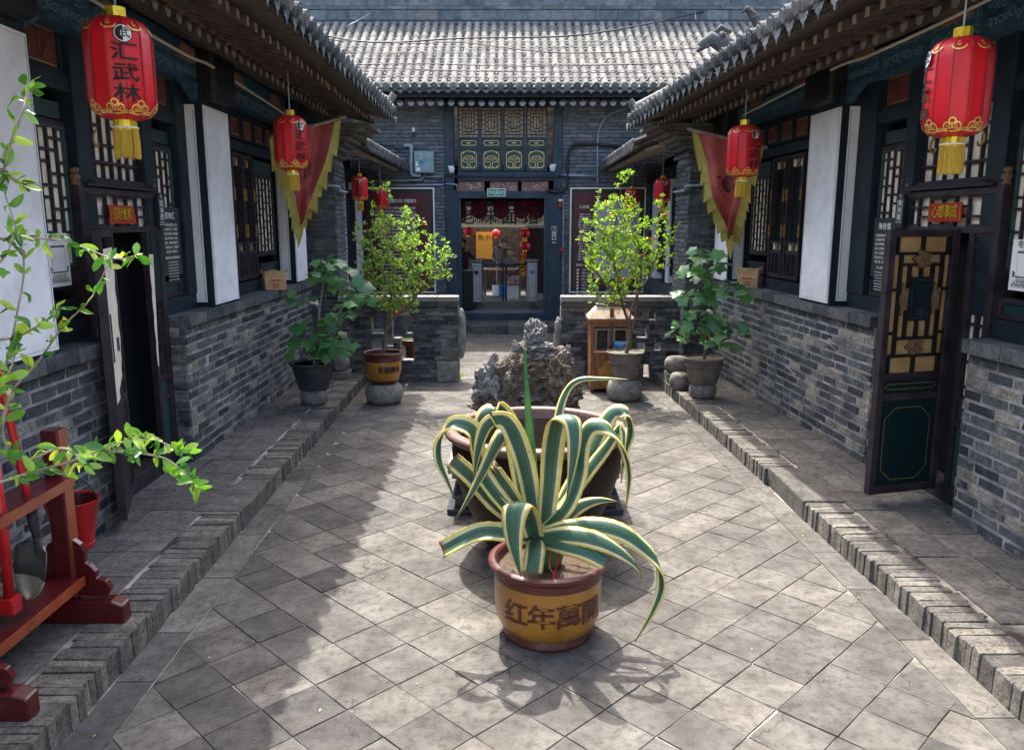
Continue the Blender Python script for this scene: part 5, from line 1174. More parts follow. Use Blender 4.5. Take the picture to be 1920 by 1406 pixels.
for dx in (-.5, .5):
    for dy in (-.25, .25): mb = MB(); mb.box((p.x+dx, 23+dy, .54), (.05, .05, .73)); mb.build('leg', M['carved'], r)
for px, py, m, l in ((931, 535, 'signwhite', 'white tub beside the blue bucket under the table'), (940, 533, 'bluesign', 'blue bucket under the small table')):
    p = onY(px, 543, 22.9); mb = MB(); mb.lathe([(.1, 0), (.12, .02), (.13, .3), (.0, .3)], 14, (p.x, 22.9, .18)); tag(mb.build('bucket', M[m], None, smooth=True, auto=True), l, 'bucket')
p0, p1 = onY(949, 516, 21.8), onY(974, 535, 21.8); f = Fr((0, 21.8, 0), (1, 0, 0), (0, -1, 0)); r = thing('menu_banner', 'red banner with white characters standing before the shop', 'banner', ((p0.x+p1.x)/2, 21.8, .18))
mb = MB(); mb.fb(f, p0.x, p1.x, -.02, 0, p1.z, p0.z); mb.build('red_sheet', M['redpaint'], r); mb = MB(); mb.fb(f, p0.x+.02, p1.x-.02, -.2, -.03, .18, p0.z-.02); mb.build('stand', M['signwhite'], r)
mb = MB(); cx = (p0.x+p1.x)/2; text(mb, '刀削面', lambda u, v: f(u, .004, v), .125, cx, p0.z-.08, .012); text(mb, '抿圪斗', lambda u, v: f(u, .004, v), .125, cx, p0.z-.205, .012); mb.build('lettering', M['signwhite'], r)
for pa, pb, lab in (((900, 496), (942, 496), 'pale blue rail across the street counter'),):
    mb = MB(); mb.tube([onY(*pa, 21), onY(*pb, 21)], .025, 8); tag(mb.build('counter_rail', M['bluesign']), lab, 'rail')
# ---------------------------------------------------------------- people far off in the shop
def person(lab, base, h, joints, shirt, hair=True):
    """joints: skeleton points relative to base, in units of height"""
    r = thing('person', lab, 'person', base, 'people at the snack shop')
    J = {'pelvis': (0, 0, .53), 'chest': (0, 0, .72), 'neck': (0, 0, .83), 'headb': (0, -.01, .87), 'head': (0, -.015, .94), 'sl': (-.11, 0, .8), 'sr': (.11, 0, .8), 'el': (-.15, -.03, .64), 'er': (.15, -.03, .64), 'hl': (-.1, -.13, .56), 'hr': (.1, -.13, .56), 'tl': (-.055, 0, .5), 'tr': (.055, 0, .5), 'kl': (-.06, -.01, .28), 'kr': (.06, -.01, .28), 'fl': (-.06, 0, .04), 'fr': (.06, 0, .04), 'toel': (-.06, -.07, .02), 'toer': (.06, -.07, .02)}
    J.update(joints); ks = list(J); E = [('pelvis', 'chest'), ('chest', 'neck'), ('neck', 'headb'), ('headb', 'head'), ('chest', 'sl'), ('chest', 'sr'), ('sl', 'el'), ('sr', 'er'), ('el', 'hl'), ('er', 'hr'), ('pelvis', 'tl'), ('pelvis', 'tr'), ('tl', 'kl'), ('tr', 'kr'), ('kl', 'fl'), ('kr', 'fr'), ('fl', 'toel'), ('fr', 'toer')]
    rad = dict(pelvis=.085, chest=.095, neck=.035, headb=.045, head=.055, sl=.042, sr=.042, el=.03, er=.03, hl=.022, hr=.022, tl=.055, tr=.055, kl=.038, kr=.038, fl=.026, fr=.026, toel=.022, toer=.022)
    me = bpy.data.meshes.new('body'); me.from_pydata([Vector(J[k])*h for k in ks], [(ks.index(a), ks.index(b)) for a, b in E], []); me.materials.append(M[shirt])
    o = bpy.data.objects.new('body', me); link(o, r, False); sk = o.modifiers.new('skin', 'SKIN'); o.modifiers.new('sub', 'SUBSURF').levels = 1
    for i, k in enumerate(ks): me.skin_vertices[0].data[i].radius = (rad[k]*h, rad[k]*h*.8)
    me.skin_vertices[0].data[0].use_root = True
    c = Vector(J['head'])*h; mb = MB(); mb.lathe([(0, -.075*h), (.045*h, -.055*h), (.058*h, 0), (.045*h, .05*h), (0, .065*h)], 12, c); mb.build('face', M['skin'], r, smooth=True, world=False)
    mb = MB(); mb.lathe([(.06*h, -.005*h), (.066*h, .02*h), (.05*h, .06*h), (0, .078*h)], 12, c+Vector((0, .012*h, .005))); mb.build('hair', M['black'], r, smooth=True, world=False)
    return r
M['skin'] = flat('skin', (.42, .25, .17), .6); M['shirtwhite'] = flat('pale_shirt', (.14, .125, .12), .8); M['darkred'] = flat('dark_red_coat', (.06, .012, .03), .8)
p = onY(940, 500, 23.7); person('person in a pale shirt bending over the shop table', (p.x, 23.7, .18), 1.68, {'chest': (-.03, -.06, .7), 'neck': (-.04, -.1, .8), 'head': (.03, -.15, .87), 'headb': (.0, -.12, .83)}, 'shirtwhite')
p = onY(957, 510, 23.5); person('person sitting at the table in a pale top', (p.x, 23.5, .0), 1.5, {}, 'shirtwhite')
p = onY(867, 500, 18.6); person('person in dark red clothes standing at the left jamb', (p.x, 18.6, .3), 1.55, {'el': (-.14, -.04, .66), 'hr': (.22, -.05, .68), 'er': (.16, -.04, .72)}, 'darkred')
# ================================================================ SIGNS ON THE HALLS
plaque(FL, 6.78-.05, -.115, 2.17, 2.45, '武林匯', ['Martial Arts', 'Collection Center'], 1, 'dark hanging plaque by the left doorway with three white characters')
plaque(FRR, 6.72-.04, -.115, 2.17, 2.45, '陶侠館', ['Chivalry Hall'], -1, 'dark hanging plaque by the right doorway with three white characters')
text_board(HL, FL, 6.83, 7.24, 1.76, 2.34, -.165, '武林汇', 'Martial arts Exhibition', 1, 1)
text_board(HR, FRR, 6.83, 7.2, 1.74, 2.25, -.165, '陶侠馆', 'Tao Xia Hall', 2, -1)
red_paper(FL, 5.88, 6.27, 2.2, 2.335, -.128, '招財進寶', 1, 'slanting red paper with gold characters over the left doorway', skew=.04)
red_paper(FRR, 5.87, 6.3, 2.215, 2.355, -.128, '心想事成', -1, 'red paper with gold characters over the right doorway')
def guide_board(fr, s0, s1, z0, z1, n, mir, lab):
    r = thing('audio_guide_sign', lab, 'sign', fr((s0+s1)/2, n, z0), 'white guide signs on the lattice windows'); mb = MB(); mb.fb(fr, s0, s1, n-.008, n, z0, z1); mb.build('board', M['signwhite'], r)
    cx = (s0+s1)/2; w = (s1-s0); fn = lambda u, v: fr(cx+u*mir, n+.002, v); h = z1-z0
    mb = MB(); text(mb, '电子导览', fn, w*.17, 0, z1-h*.1, .01); ribbon(mb, [(-w*.25, z1-h*.23), (0, z1-h*.16), (w*.25, z1-h*.23)], .002, fn)
    for k, q in enumerate(('手机扫码听讲解', '关注汇武林公众平台', '即可收听馆内语音导览')): text(mb, q, fn, w*.085, 0, z0+h*(.2-.055*k), .004)
    mb.build('lettering', M['ink'], r)
    for q, e, nm in ((z1-h*.245, .03, 'top'), (z0+h*.27, .02, 'bottom')): mb = MB(); ribbon(mb, [(-w*.32, q), (w*.32, q)], h*e*1.4, fn); mb.build('scroll_bar', M['clay'], r)
    mb = MB(); ribbon(mb, [(-w*.3, z0+h*.28), (w*.3, z0+h*.28), (w*.3, z1-h*.26), (-w*.3, z1-h*.26)], .003, fn, True); mb.build('blank_frame', M['clay'], r)
    for k, m in enumerate(('redpaint', 'exitgreen', 'bluesign')):
        mb = MB()
        for q in (-1, 1): ribbon(mb, [(q*w*.34, z0+h*(.34-.03*k)), (q*w*.42, z0+h*(.37-.045*k))], .012, fn)
        mb.build('petals', M[m], r)
guide_board(FL, 5.1, 5.36, 1.8, 2.14, -.165, 1, 'white guide sign tied to the lattice left of the left doorway')
guide_board(FRR, 5.02, 5.34, 1.77, 2.1, -.165, -1, 'white guide sign on the lattice at the right edge')
for fr, h, l in ((FL, HL, 'left'), (FRR, HR, 'right')):
    cable('light_tube', 'cream tube running under the %s eave' % l, [fr(4, .06, 3.70), fr(5.5, .1, 3.6), fr(6.9, .12, 3.56), fr(7.5, .12, 3.58), fr(8.6, .1, 3.55), fr(10.2, .08, 3.5)], .014, 'cream', 'tube', 'cream tubes under the side eaves')
    cable('pier_conduit', 'grey conduit wrapped round the head of the %s pier' % l, [fr(11.36, -.4, 2.72), fr(11.36, .38, 2.72), fr(11.5, .42, 2.66), fr(12.1, .42, 2.66)], .016, 'pvc', 'conduit', 'conduits on the brick piers')
# dragon finial on the right gable ridge
c = FRR(11.92, -.15, 4.66); r = thing('roof_dragon', 'dark curling dragon ornament on the right roof edge', 'ornament', c)
mb = MB(); mb.tube([c+Vector(v) for v in ((.5, 0, -.15), (.3, 0, -.02), (.12, 0, -.03), (-.02, 0, .02), (-.12, 0, .06), (-.22, -.02, .0))], [.06, .07, .08, .08, .07, .03], 9); mb.tube([c+Vector(v) for v in ((-.1, 0, .1), (-.02, 0, .17), (.08, 0, .12))], [.02, .03, .015], 6); mb.build('dragon_body', M['wadang'], r, smooth=True)
mb = MB(); mb.tube([c+Vector(v) for v in ((.3, 0, .0), (.36, 0, .14), (.3, 0, .25), (.22, 0, .34), (.17, 0, .3))], [.05, .045, .05, .03, .01], 8); mb.build('tail', M['wadang'], r, smooth=True)
mb = MB(); mb.tube([c+Vector(v) for v in ((-.13, -.03, .02), (-.25, -.03, -.06), (-.2, -.03, -.1))], [.03, .02, .01], 6); mb.tube([c+Vector((.0, -.06, .08)), c+Vector((-.03, -.09, .09))], .025, 6); mb.build('jaw', M['wadang'], r, smooth=True)
for q in [o for o in COL.objects if o.parent == r]:
    for v in q.data.vertices: v.co = c+(v.co-c)*1.45
# ================================================================ VAT, ROCKERY, STONE STAND
r = thing('water_vat', 'big brown glazed vat standing behind the agave in the middle of the court', 'vat', (.17, 5.28, 0)); c = (.17, 5.28, 0)
mb = MB(); mb.lathe([(.3, 0), (.33, .01), (.4, .14), (.5, .36), (.565, .56), (.58, .7), (.57, .78)], 64, c, caps=False); mb.build('vat_body', M['vat'], r, smooth=True, auto=True)
mb = MB(); mb.lathe([(.568, .775), (.60, .79), (.625, .81), (.628, .835), (.61, .85), (.56, .853), (.545, .84), (.54, .8), (.53, .775)], 64, c, caps=False); mb.build('vat_rim', M['vatrim'], r, smooth=True)
mb = MB(); mb.lathe([(0, .12), (.36, .14), (.5, .4), (.53, .6), (.545, .8)], 48, c, caps=False); mb.build('vat_inside', mat('vat_inside', (.05, .036, .024), (.08, .058, .04), sc=5, rough=.5, bst=.1), r, smooth=True)
r = thing('stone_stand', 'low carved stone stand almost hidden behind the big vat', 'stand', (.18, 6.1, 0))
for (hw, hd, z0, z1, m) in ((.68, .26, 0, .05, 'darkbrick'), (.62, .22, .05, .12, 'darkbrick'), (.64, .24, .12, .16, 'darkbrick'), (.58, .2, .16, .28, 'darkbrick'), (.64, .24, .28, .33, 'drum'), (.67, .27, .33, .42, 'palerock')):
    mb = MB(); mb.box((.18, 6.1, (z0+z1)/2), (hw*2, hd*2, z1-z0-.002)); mb.build('stand_tier', M[m], r, bev=.012)
def rock(par, name, c, s, seed, m, sub=5, amp=.4, f=1.5, ridges=True):
    b = bmesh.new(); bmesh.ops.create_icosphere(b, subdivisions=sub, radius=1); o3 = Vector((seed*7.3, seed*3.1, seed))
    for v in b.verts:
        p = v.co.copy(); n1 = noise.noise(p*f+o3); n2 = noise.noise(p*f*2.3+o3*2); n3 = abs(noise.noise(p*f*1.9+o3)); n4 = noise.noise(p*f*6+o3); n5 = max(0, noise.noise(p*f*3.1-o3)-.12)
        d = 1+amp*n1+amp*.35*n2+amp*.9*(.25-n3)+amp*.16*n4-amp*1.6*n5
        v.co = Vector((p.x*s[0]*d, p.y*s[1]*d, p.z*s[2]*d))
    me = bpy.data.meshes.new(name); b.to_mesh(me); b.free(); me.materials.append(M[m]); at = me.attributes.new('rnd', 'FLOAT', 'FACE'); at.data.foreach_set('value', [(seed*.37) % 1]*len(me.polygons))
    o = bpy.data.objects.new(name, me); link(o, par, False); o.location = Vector(c)-Vector(par.location); return o
r = thing('rockery', 'rugged scholar rock with a pale block on top behind the vat', 'rock', (.18, 9.2, 0))
for i, (px, py, sx_, sz, dy, m) in enumerate(((985, 762, .5, .16, 0, 'rock'), (920, 758, .22, .14, -.05, 'rock'), (1050, 760, .2, .14, -.05, 'rock'), (985, 735, .42, .2, 0, 'rock'), (925, 715, .17, .28, -.05, 'palerock'), (905, 730, .12, .2, -.1, 'palerock'), (1000, 700, .34, .2, .0, 'rock'), (960, 705, .18, .24, -.1, 'rock'), (1045, 700, .17, .24, -.15, 'rock'), (1065, 735, .16, .18, -.1, 'rock'), (1050, 672, .14, .14, .0, 'rock'), (975, 672, .12, .13, .0, 'rock'), (945, 690, .1, .1, -.15, 'rock'), (1010, 668, .2, .12, .02, 'palerock'), (1008, 650, .17, .06, 0, 'palerock'), (985, 650, .1, .07, .05, 'rock'), (968, 655, .05, .09, -.05, 'palerock'), (1065, 660, .04, .09, 0, 'palerock'), (1003, 625, .13, .17, 0, 'palerock'))):
    p = onY(px, py, 9.2+dy); rock(r, 'rock_piece', p, (sx_, min(sx_, .26), sz), i+2, m, 5 if sz > .12 else 4)
# ================================================================ POTS
def drum_stone(lab, c, rad, h, grp='round stone pot stands'):
    r = thing('stone_drum', lab, 'stone stand', c, grp); mb = MB(); mb.lathe([(rad*.7, 0), (rad*.9, h*.12), (rad, h*.38), (rad, h*.6), (rad*.92, h*.84), (rad*.78, h*.97), (rad*.7, h), (0, h)], 40, c, rnd=R.uniform(.1, .9)); mb.build('drum', M['drum'], r, smooth=True, auto=True)
    return r
def pot_base(name, lab, c, prof, m, rimprof, rm, soil_r, soil_z, soil='soil', n=56):
    r = thing(name, lab, 'pot', c); mb = MB(); mb.lathe(prof, n, c); mb.build('pot_body', M[m], r, smooth=True, auto=True)
    mb = MB(); mb.lathe(rimprof, n, c); mb.build('pot_rim', M[rm], r, smooth=True, auto=True)
    mb = MB(); k = 20; vs = [(c[0], c[1], c[2]+soil_z+.01)]; fs = []
    for ring in range(1, 5):
        for j in range(k): a = j/k*6.283; q = soil_r*ring/4; vs.append((c[0]+q*math.cos(a), c[1]+q*math.sin(a), c[2]+soil_z+R.uniform(-.01, .01)))
    fs += [(0, 1+j, 1+(j+1) % k) for j in range(k)]+[(1+(g-1)*k+j, 1+g*k+j, 1+g*k+(j+1) % k, 1+(g-1)*k+(j+1) % k) for g in range(1, 4) for j in range(k)]
    mb.add(vs, fs); stuff(mb.build(soil, M[soil], r, smooth=True)); return r
def cyl_text(mb, body, c, rad, z, size, a0, step, bold=.012):
    for i, ch in enumerate(body):
        ac = a0+step*i; text(mb, ch, lambda u, v: (c[0]+rad(v)*math.cos(ac+u/.27), c[1]+rad(v)*math.sin(ac+u/.27), c[2]+v), size, 0, z, bold, 1.05)
PC = (.195, 4.07, 0)
pot = pot_base('agave_pot', 'yellow glazed pot with large dark red characters holding the agave', PC, [(.0, .0), (.235, 0), (.24, .02), (.23, .05), (.255, .07), (.28, .12), (.29, .2), (.291, .3), (.29, .34), (.29, .355)], 'glaze',
    [(.291, .345), (.292, .385), (.305, .395), (.322, .41), (.325, .43), (.312, .44), (.29, .44), (.278, .43), (.27, .39), (.27, .36)], 'glazered', .272, .385)
mb = MB(); mb.lathe([(.237, -.0), (.243, .02), (.234, .055), (.225, .055)], 48, PC, jit=.006); mb.build('pot_foot', M['glazered'], pot)
mb = MB(); rad = lambda v: (.2935 if v > .2 else .2935-.012*((.2-v)/.08)**2)+.0015
[cyl_text(mb, '红年萬開', PC, (lambda v, k=k: rad(v)+.0004*k), .215+dz, .138, -math.pi/2-.66+da, .5) for k, (da, dz) in enumerate(((0, 0), (.009, .001)))]; mb.build('lettering', M['glazered'], pot)
mb = MB(); mb.tube([Vector(PC)+Vector(p) for p in ((.02, -.05, .55), (.0, -.12, .5), (.0, -.16, .44), (.02, -.18, .42))], .005, 5); mb.tube([Vector(PC)+Vector(p) for p in ((.05, -.04, .55), (.05, -.12, .5), (.03, -.17, .42))], .005, 5); mb.tube([Vector(PC)+Vector(p) for p in ((.025, -.18, .425), (.025, -.195, .39))], [.006, .016], 8); mb.build('red_cord', M['redpaint'], pot)
# ---------------------------------------------------------------- agave
m, t, p = newmat('agave_leaf'); uv = N(t, 'ShaderNodeUVMap'); sp = N(t, 'ShaderNodeSeparateXYZ'); t.links.new(uv.outputs[0], sp.inputs[0])
g = N(t, 'ShaderNodeNewGeometry'); mp = N(t, 'ShaderNodeMapping'); mp.inputs['Scale'].default_value = (1, .12, 1); t.links.new(uv.outputs[0], mp.inputs[0]); nz = noise_(t, 7, mp.outputs[0], 3, .5)
ad = N(t, 'ShaderNodeMath', operation='MULTIPLY_ADD'); t.links.new(nz.outputs[0], ad.inputs[0]); ad.inputs[1].default_value = .11; sb = N(t, 'ShaderNodeMath', operation='SUBTRACT'); t.links.new(sp.outputs[0], sb.inputs[0]); sb.inputs[1].default_value = .055; t.links.new(sb.outputs[0], ad.inputs[2])
Yl, Yp, Gd, Gm = (.6, .48, .1), (.64, .6, .33), (.03, .078, .052), (.11, .165, .12)
br0 = None; rr = ramp(t, ad.outputs[0], [(.0, Yl), (.17, Yp), (.195, Gm), (.27, Gd), (.29, Gm), (.3, Gd), (.5, (.03, .1, .05)), (.66, Gd), (.672, (.2, .27, .13)), (.684, Gd), (.79, Gm), (.815, Yp), (1, Yl)])
nz2 = noise_(t, 5, g.outputs['Position'], 4); br = ramp(t, nz2.outputs[0], [(.35, (.8, .85, .8)), (.7, (1.25, 1.2, 1.2))])
cc = mixc(t, rr.outputs[0], br.outputs[0], 1., 'MULTIPLY')
sc_ = noise_(t, 45, g.outputs['Position'], 3); sr = ramp(t, sc_.outputs[0], [(.66, (0, 0, 0)), (.72, (.6,)*3)]); cc = mixc(t, cc, (.16, .12, .05, 1), sr.outputs[0])
tp = ramp(t, None, [(0, (0, 0, 0)), (1, (1, 1, 1))]); mr_ = N(t, 'ShaderNodeMapRange'); t.links.new(sp.outputs[1], mr_.inputs[0]); mr_.inputs[1].default_value = 2.82; mr_.inputs[2].default_value = 2.98; cc = mixc(t, cc, (.12, .07, .03, 1), mr_.outputs[0]); t.links.new(cc, p.inputs['Base Color']); bump(t, p, noise_(t, 30, g.outputs['Position'], 4).outputs[0], .25, .004); p.inputs['Roughness'].default_value = .45; p.inputs['Specular IOR Level'].default_value = .4
tl = N(t, 'ShaderNodeBsdfTranslucent'); t.links.new(cc, tl.inputs[0]); mx = N(t, 'ShaderNodeMixShader'); mx.inputs[0].default_value = .15; t.links.new(p.outputs[0], mx.inputs[1]); t.links.new(tl.outputs[0], mx.inputs[2]); t.links.new(mx.outputs[0], t.nodes['Material Output'].inputs[0])
M['agave'] = m; M['agreen'] = mat('agave_spike', (.06, .2, .05), (.03, .12, .04), sc=9, rough=.4, bst=.05); M['thorn'] = flat('thorn', (.2, .09, .02), .6)
agave = thing('agave', 'variegated agave with arching green leaves edged in yellow, growing in the yellow pot', 'plant', (PC[0], PC[1], .4))
def cr(P, k=6):
    Q = []
    for i in range(len(P)-1):
        p0, p1, p2, p3 = P[max(i-1, 0)], P[i], P[i+1], P[min(i+2, len(P)-1)]
        for q in range(k): t = q/k; Q.append(.5*((2*p1)+(-p0+p2)*t+(2*p0-5*p1+4*p2-p3)*t*t+(-p0+3*p1-3*p2+p3)*t**3))
    return Q+[P[-1]]
def agave_leaf(pts, w, D=(0, -.75, .66), S0=None, cut=False, mm='agave', w0=.75, th=.006, tip=.3):
    P = cr([onY(px, py, 4.05+dy) for px, py, dy in pts], 8); n = len(P); D = Vector(D).normalized(); prev = None; mb = MB(); mb.uv = []
    L = [0]
    for i in range(1, n): L.append(L[-1]+(P[i]-P[i-1]).length)
    rows = []
    for i, q in enumerate(P):
        T = (P[min(i+1, n-1)]-P[max(i-1, 0)]).normalized(); S = T.cross(D) if S0 is None else (Vector(S0).normalized()*1.0)
        if prev is not None and S0 is None:
            if S.dot(prev) < 0: S = -S
            k = min(1, S.length/.35); S = (S.normalized()*k+prev*(1-k)) if S.length > 1e-3 else prev
            S = (S*.35+prev*.65)
        S = (S-T*S.dot(T)).normalized(); prev = S; Nn = S.cross(T).normalized(); f = L[i]/L[-1]
        ww = w*.83*(w0+(1-w0)*min(1, f/.35)); 
        if not cut: ww *= (1 if f < 1-tip-.2 else max(.02, 1-((f-(1-tip-.2))/(tip+.2))**1.35))
        row = []
        for j in range(9):
            x = (j/4-1); e = ww/2*(1+(.02*math.sin(i*2.3+j) if j in (0, 8) else 0)); off = (x*x-.4)*ww*.16
            row.append(q+S*(x*e)+Nn*off*1.3)
            mb.uv.append((j/8, f*3))
        rows.append((row, Nn, ww))
    vs = [v for r_, _, _ in rows for v in r_]; fs = [(i*9+j, i*9+j+1, (i+1)*9+j+1, (i+1)*9+j) for i in range(n-1) for j in range(8)]
    mb.v = [tuple(v) for v in vs]; mb.f = fs; mb.r = [0]*len(fs); mb.m = [0]*len(fs)
    o = mb.build('leaf', M[mm], agave, smooth=True); sd = o.modifiers.new('th', 'SOLIDIFY'); sd.thickness = th; sd.offset = 0
    th_ = MB()
    for i in range(4, n-2, 2):
        r_, Nn, ww = rows[i]
        if ww < .02: continue
        for a, b in ((0, 1), (8, 7)): d = (r_[a]-r_[b]).normalized(); th_.add([r_[a]+(P[i+1]-P[i])*.12, r_[a]-(P[i+1]-P[i])*.12, r_[a]+d*.007], [(0, 1, 2)])
    th_.build('thorns', M['thorn'], o)
A = agave_leaf
A([(1030, 965, .15), (1040, 880, .25), (1046, 790, .36), (1060, 738, .42), (1085, 713, .42), (1130, 710, .4), (1180, 712, .38)], .07, tip=.4, S0=(-0.5, 0.5, 0.6))
A([(990, 980, .06), (975, 880, .2), (958, 805, .28), (935, 768, .3), (912, 778, .28), (906, 802, .26)], .13, cut=True, S0=(1, 0, 0.1))
A([(1032, 985, .06), (1065, 920, .12), (1100, 860, .18), (1130, 800, .25), (1152, 772, .27), (1175, 778, .24), (1182, 810, .22), (1172, 850, .2), (1164, 905, .2)], .12, S0=(-0.45, 0.6, 0.6))
A([(1028, 985, .04), (1070, 930, .08), (1105, 880, .1), (1140, 835, .12), (1165, 800, .1), (1170, 830, .04), (1166, 872, .02)], .09, S0=(-0.45, 0.6, 0.6))
A([(992, 985, .0), (955, 925, .02), (925, 882, .04), (930, 872, .04)], .11, cut=True, S0=(0.8, 0.1, 0.6))
A([(990, 990, .0), (930, 945, .0), (885, 895, .02), (848, 862, .02)], .11, cut=True, S0=(0.4, 0.2, 0.85))
A([(1000, 985, .02), (985, 890, .03), (972, 830, .04), (952, 808, .02), (930, 835, -.02), (905, 885, -.05), (878, 935, -.08), (852, 975, -.1)], .1, S0=(0.75, 0.3, 0.4))
A([(990, 985, .0), (950, 950, -.01), (905, 890, -.02), (893, 840, -.02), (885, 805, -.02), (850, 795, -.03), (825, 822, -.04), (822, 860, -.05), (838, 900, -.06), (852, 935, -.06)], .125, S0=(0.45, 0.6, 0.6))
A([(1003, 990, .0), (990, 900, -.02), (972, 835, -.05), (948, 790, -.09), (915, 795, -.12), (897, 840, -.12), (888, 900, -.1)], .135, S0=(0.9, 0.3, 0.3))
A([(1003, 985, .02), (1001, 940, .03), (997, 870, .05), (991, 780, .08), (986, 700, .1), (984, 645, .12)], .078, mm='agreen', D=(0, -1, .1), tip=.75, th=.012)
A([(1022, 990, 0), (1030, 910, 0), (1036, 840, -.02), (1045, 793, -.06), (1058, 780, -.13), (1073, 792, -.2), (1077, 830, -.24), (1072, 880, -.26), (1062, 935, -.27)], .145, S0=(1, 0.15, 0.1))
A([(1020, 995, -.02), (1062, 950, -.03), (1085, 890, -.02), (1092, 830, -.02), (1110, 800, -.03), (1142, 805, -.05), (1168, 840, -.07), (1180, 890, -.08), (1173, 955, -.08)], .12, S0=(-0.45, 0.6, 0.6))
A([(1012, 1000, -.02), (1050, 975, -.02), (1090, 948, -.02), (1125, 938, -.02), (1158, 940, -.02)], .11, tip=.5, S0=(-0.3, 0.4, 0.85))
A([(1000, 1010, -.04), (955, 1000, -.1), (905, 997, -.12), (865, 1012, -.13), (829, 1032, -.13)], .12, cut=True, S0=(0.2, 0.6, 0.7))
A([(1012, 1003, -.04), (1060, 990, -.1), (1110, 985, -.12), (1160, 995, -.14), (1200, 1020, -.16), (1232, 1055, -.18), (1240, 1100, -.2), (1222, 1150, -.22), (1190, 1203, -.24)], .12, tip=.45, S0=(-0.3, 0.5, 0.75))
A([(1008, 1008, -.05), (1060, 1003, -.14), (1110, 1010, -.18), (1155, 1030, -.2), (1190, 1058, -.22), (1203, 1085, -.23)], .115, tip=.3, S0=(-0.3, 0.5, 0.75))
A([(1010, 1012, -.06), (1055, 1020, -.14), (1100, 1033, -.18), (1140, 1052, -.2)], .125, cut=True, S0=(-0.25, 0.5, 0.75))
A([(1005, 1010, -.06), (1003, 1030, -.18), (1001, 1050, -.22), (998, 1075, -.24)], .125, cut=True, S0=(1, 0, 0))
A([(1002, 1008, -.05), (993, 975, -.12), (981, 950, -.2), (970, 946, -.27), (963, 968, -.32), (963, 1005, -.34), (968, 1040, -.35), (977, 1080, -.35)], .165, S0=(1, -0.1, 0.05))
mb = MB(); mb.lathe([(.07, .38), (.085, .45), (.06, .55), (.03, .6)], 16, PC); mb.build('stem', M['agreen'], agave, smooth=True)
# ---------------------------------------------------------------- small trees in pots
def skeleton(base, stems, targets, seed):
    """branches: every target is joined to the nearest node already grown"""
    r = random.Random(seed); nodes = []; ch = {}
    for st in stems:
        P = cr([Vector(p) for p in st], 5); pi = None
        for q in P:
            nodes.append([q, pi]); pi = len(nodes)-1
    tips = []
    for tg in sorted(targets, key=lambda q: (q-Vector(base)).length):
        cand = min(range(len(nodes)), key=lambda i: (nodes[i][0]-tg).length+max(0, nodes[i][0].z-tg.z+.05)*1.6)
        a = nodes[cand][0]; L = (tg-a).length; k = max(2, int(L/.07)); pi = cand; sag = Vector((r.uniform(-1, 1), r.uniform(-1, 1), r.uniform(-.2, 1)))*L*.12; ids = []
        for j in range(1, k+1):
            f = j/k; nodes.append([a.lerp(tg, f)+sag*math.sin(f*math.pi)+Vector((r.uniform(-1, 1), r.uniform(-1, 1), r.uniform(-1, 1)))*.008, pi]); pi = len(nodes)-1; ids.append(pi)
        tips.append(ids)
    wgt = [0.]*len(nodes)
    for i in range(len(nodes)-1, -1, -1):
        wgt[i] += 1
        if nodes[i][1] is not None: wgt[nodes[i][1]] += wgt[i]
    return nodes, wgt, tips
def wood(nodes, wgt, rmax, rmin, name, m, parent):
    mx = max(wgt); mb = MB()
    for i, (p, pi) in enumerate(nodes):
        if pi is None: continue
        ra, rb = [max(rmin, rmax*(wgt[k]/mx)**.48) for k in (pi, i)]; mb.tube([nodes[pi][0], p], [ra, rb], 6 if ra > .006 else 4, cap=False)
    return mb.build(name, M[m], parent, smooth=True)
def leafquad(mb, p, d, n, l, w, rnd):
    d = d.normalized(); s = d.cross(n).normalized(); n = s.cross(d)
    mb.add([p, p+d*l*.5+s*w*.5+n*l*.06, p+d*l, p+d*l*.5-s*w*.5+n*l*.06], [(0, 1, 2), (0, 2, 3)], rnd=rnd)
def pom_tree(lab, c, zb, stems, blobs, m, seed, nt_=190, lpt=22, L=.042):
    r = random.Random(seed); t = thing('pomegranate_tree', lab, 'small tree', (c[0], c[1], zb)); tg = []
    tot = sum(b[3]*b[4]*b[5] for b in blobs)
    for (x, y, z, a, b_, h) in blobs:
        for _ in range(max(3, int(nt_*(a*b_*h)/tot))):
            while True:
                q = Vector((r.uniform(-1, 1), r.uniform(-1, 1), r.uniform(-1, 1)))
                if q.length < 1: break
            tg.append(Vector((x+q.x*a, y+q.y*b_, z+q.z*h)))
    nd, wg, tips = skeleton((c[0], c[1], zb), stems, tg, seed); wood(nd, wg, .024, .0022, 'trunk', 'barkd', t); mb = MB()
    for ids in tips:
        for i in ids[-5:]:
            p = nd[i][0]; par = nd[nd[i][1]][0]; T = (p-par).normalized()
            for _ in range(max(2, lpt//4)):
                d = T*.6+Vector((r.uniform(-1, 1), r.uniform(-1, 1), r.uniform(-.5, 1)))*.9; n = Vector((r.uniform(-1, 1), r.uniform(-1, 1), r.uniform(.2, 1)))
                leafquad(mb, p+Vector((r.uniform(-1, 1), r.uniform(-1, 1), r.uniform(-1, 1)))*.014, d, n, L*r.uniform(.6, 1.25), L*.42*r.uniform(.7, 1.2), r.random()*.98+.01)
    stuff(mb.build('foliage', M[m], t)); mb = MB()
    for k in range(9):
        ids = r.choice(tips); q = nd[ids[-1]][0]; mb = MB(); mb.tube([q, q+Vector((.01, -.012, .02)), q+Vector((.015, -.02, .035))], [.006, .014, .018], 7); mb.build('flower', M['flower'], t)
    return t
M['litter'] = leafmat('dry_leaf', [(0, (.2, .11, .03)), (.6, (.3, .2, .05)), (.9, (.45, .36, .2)), (1, (.5, .12, .03))], tr=.1)
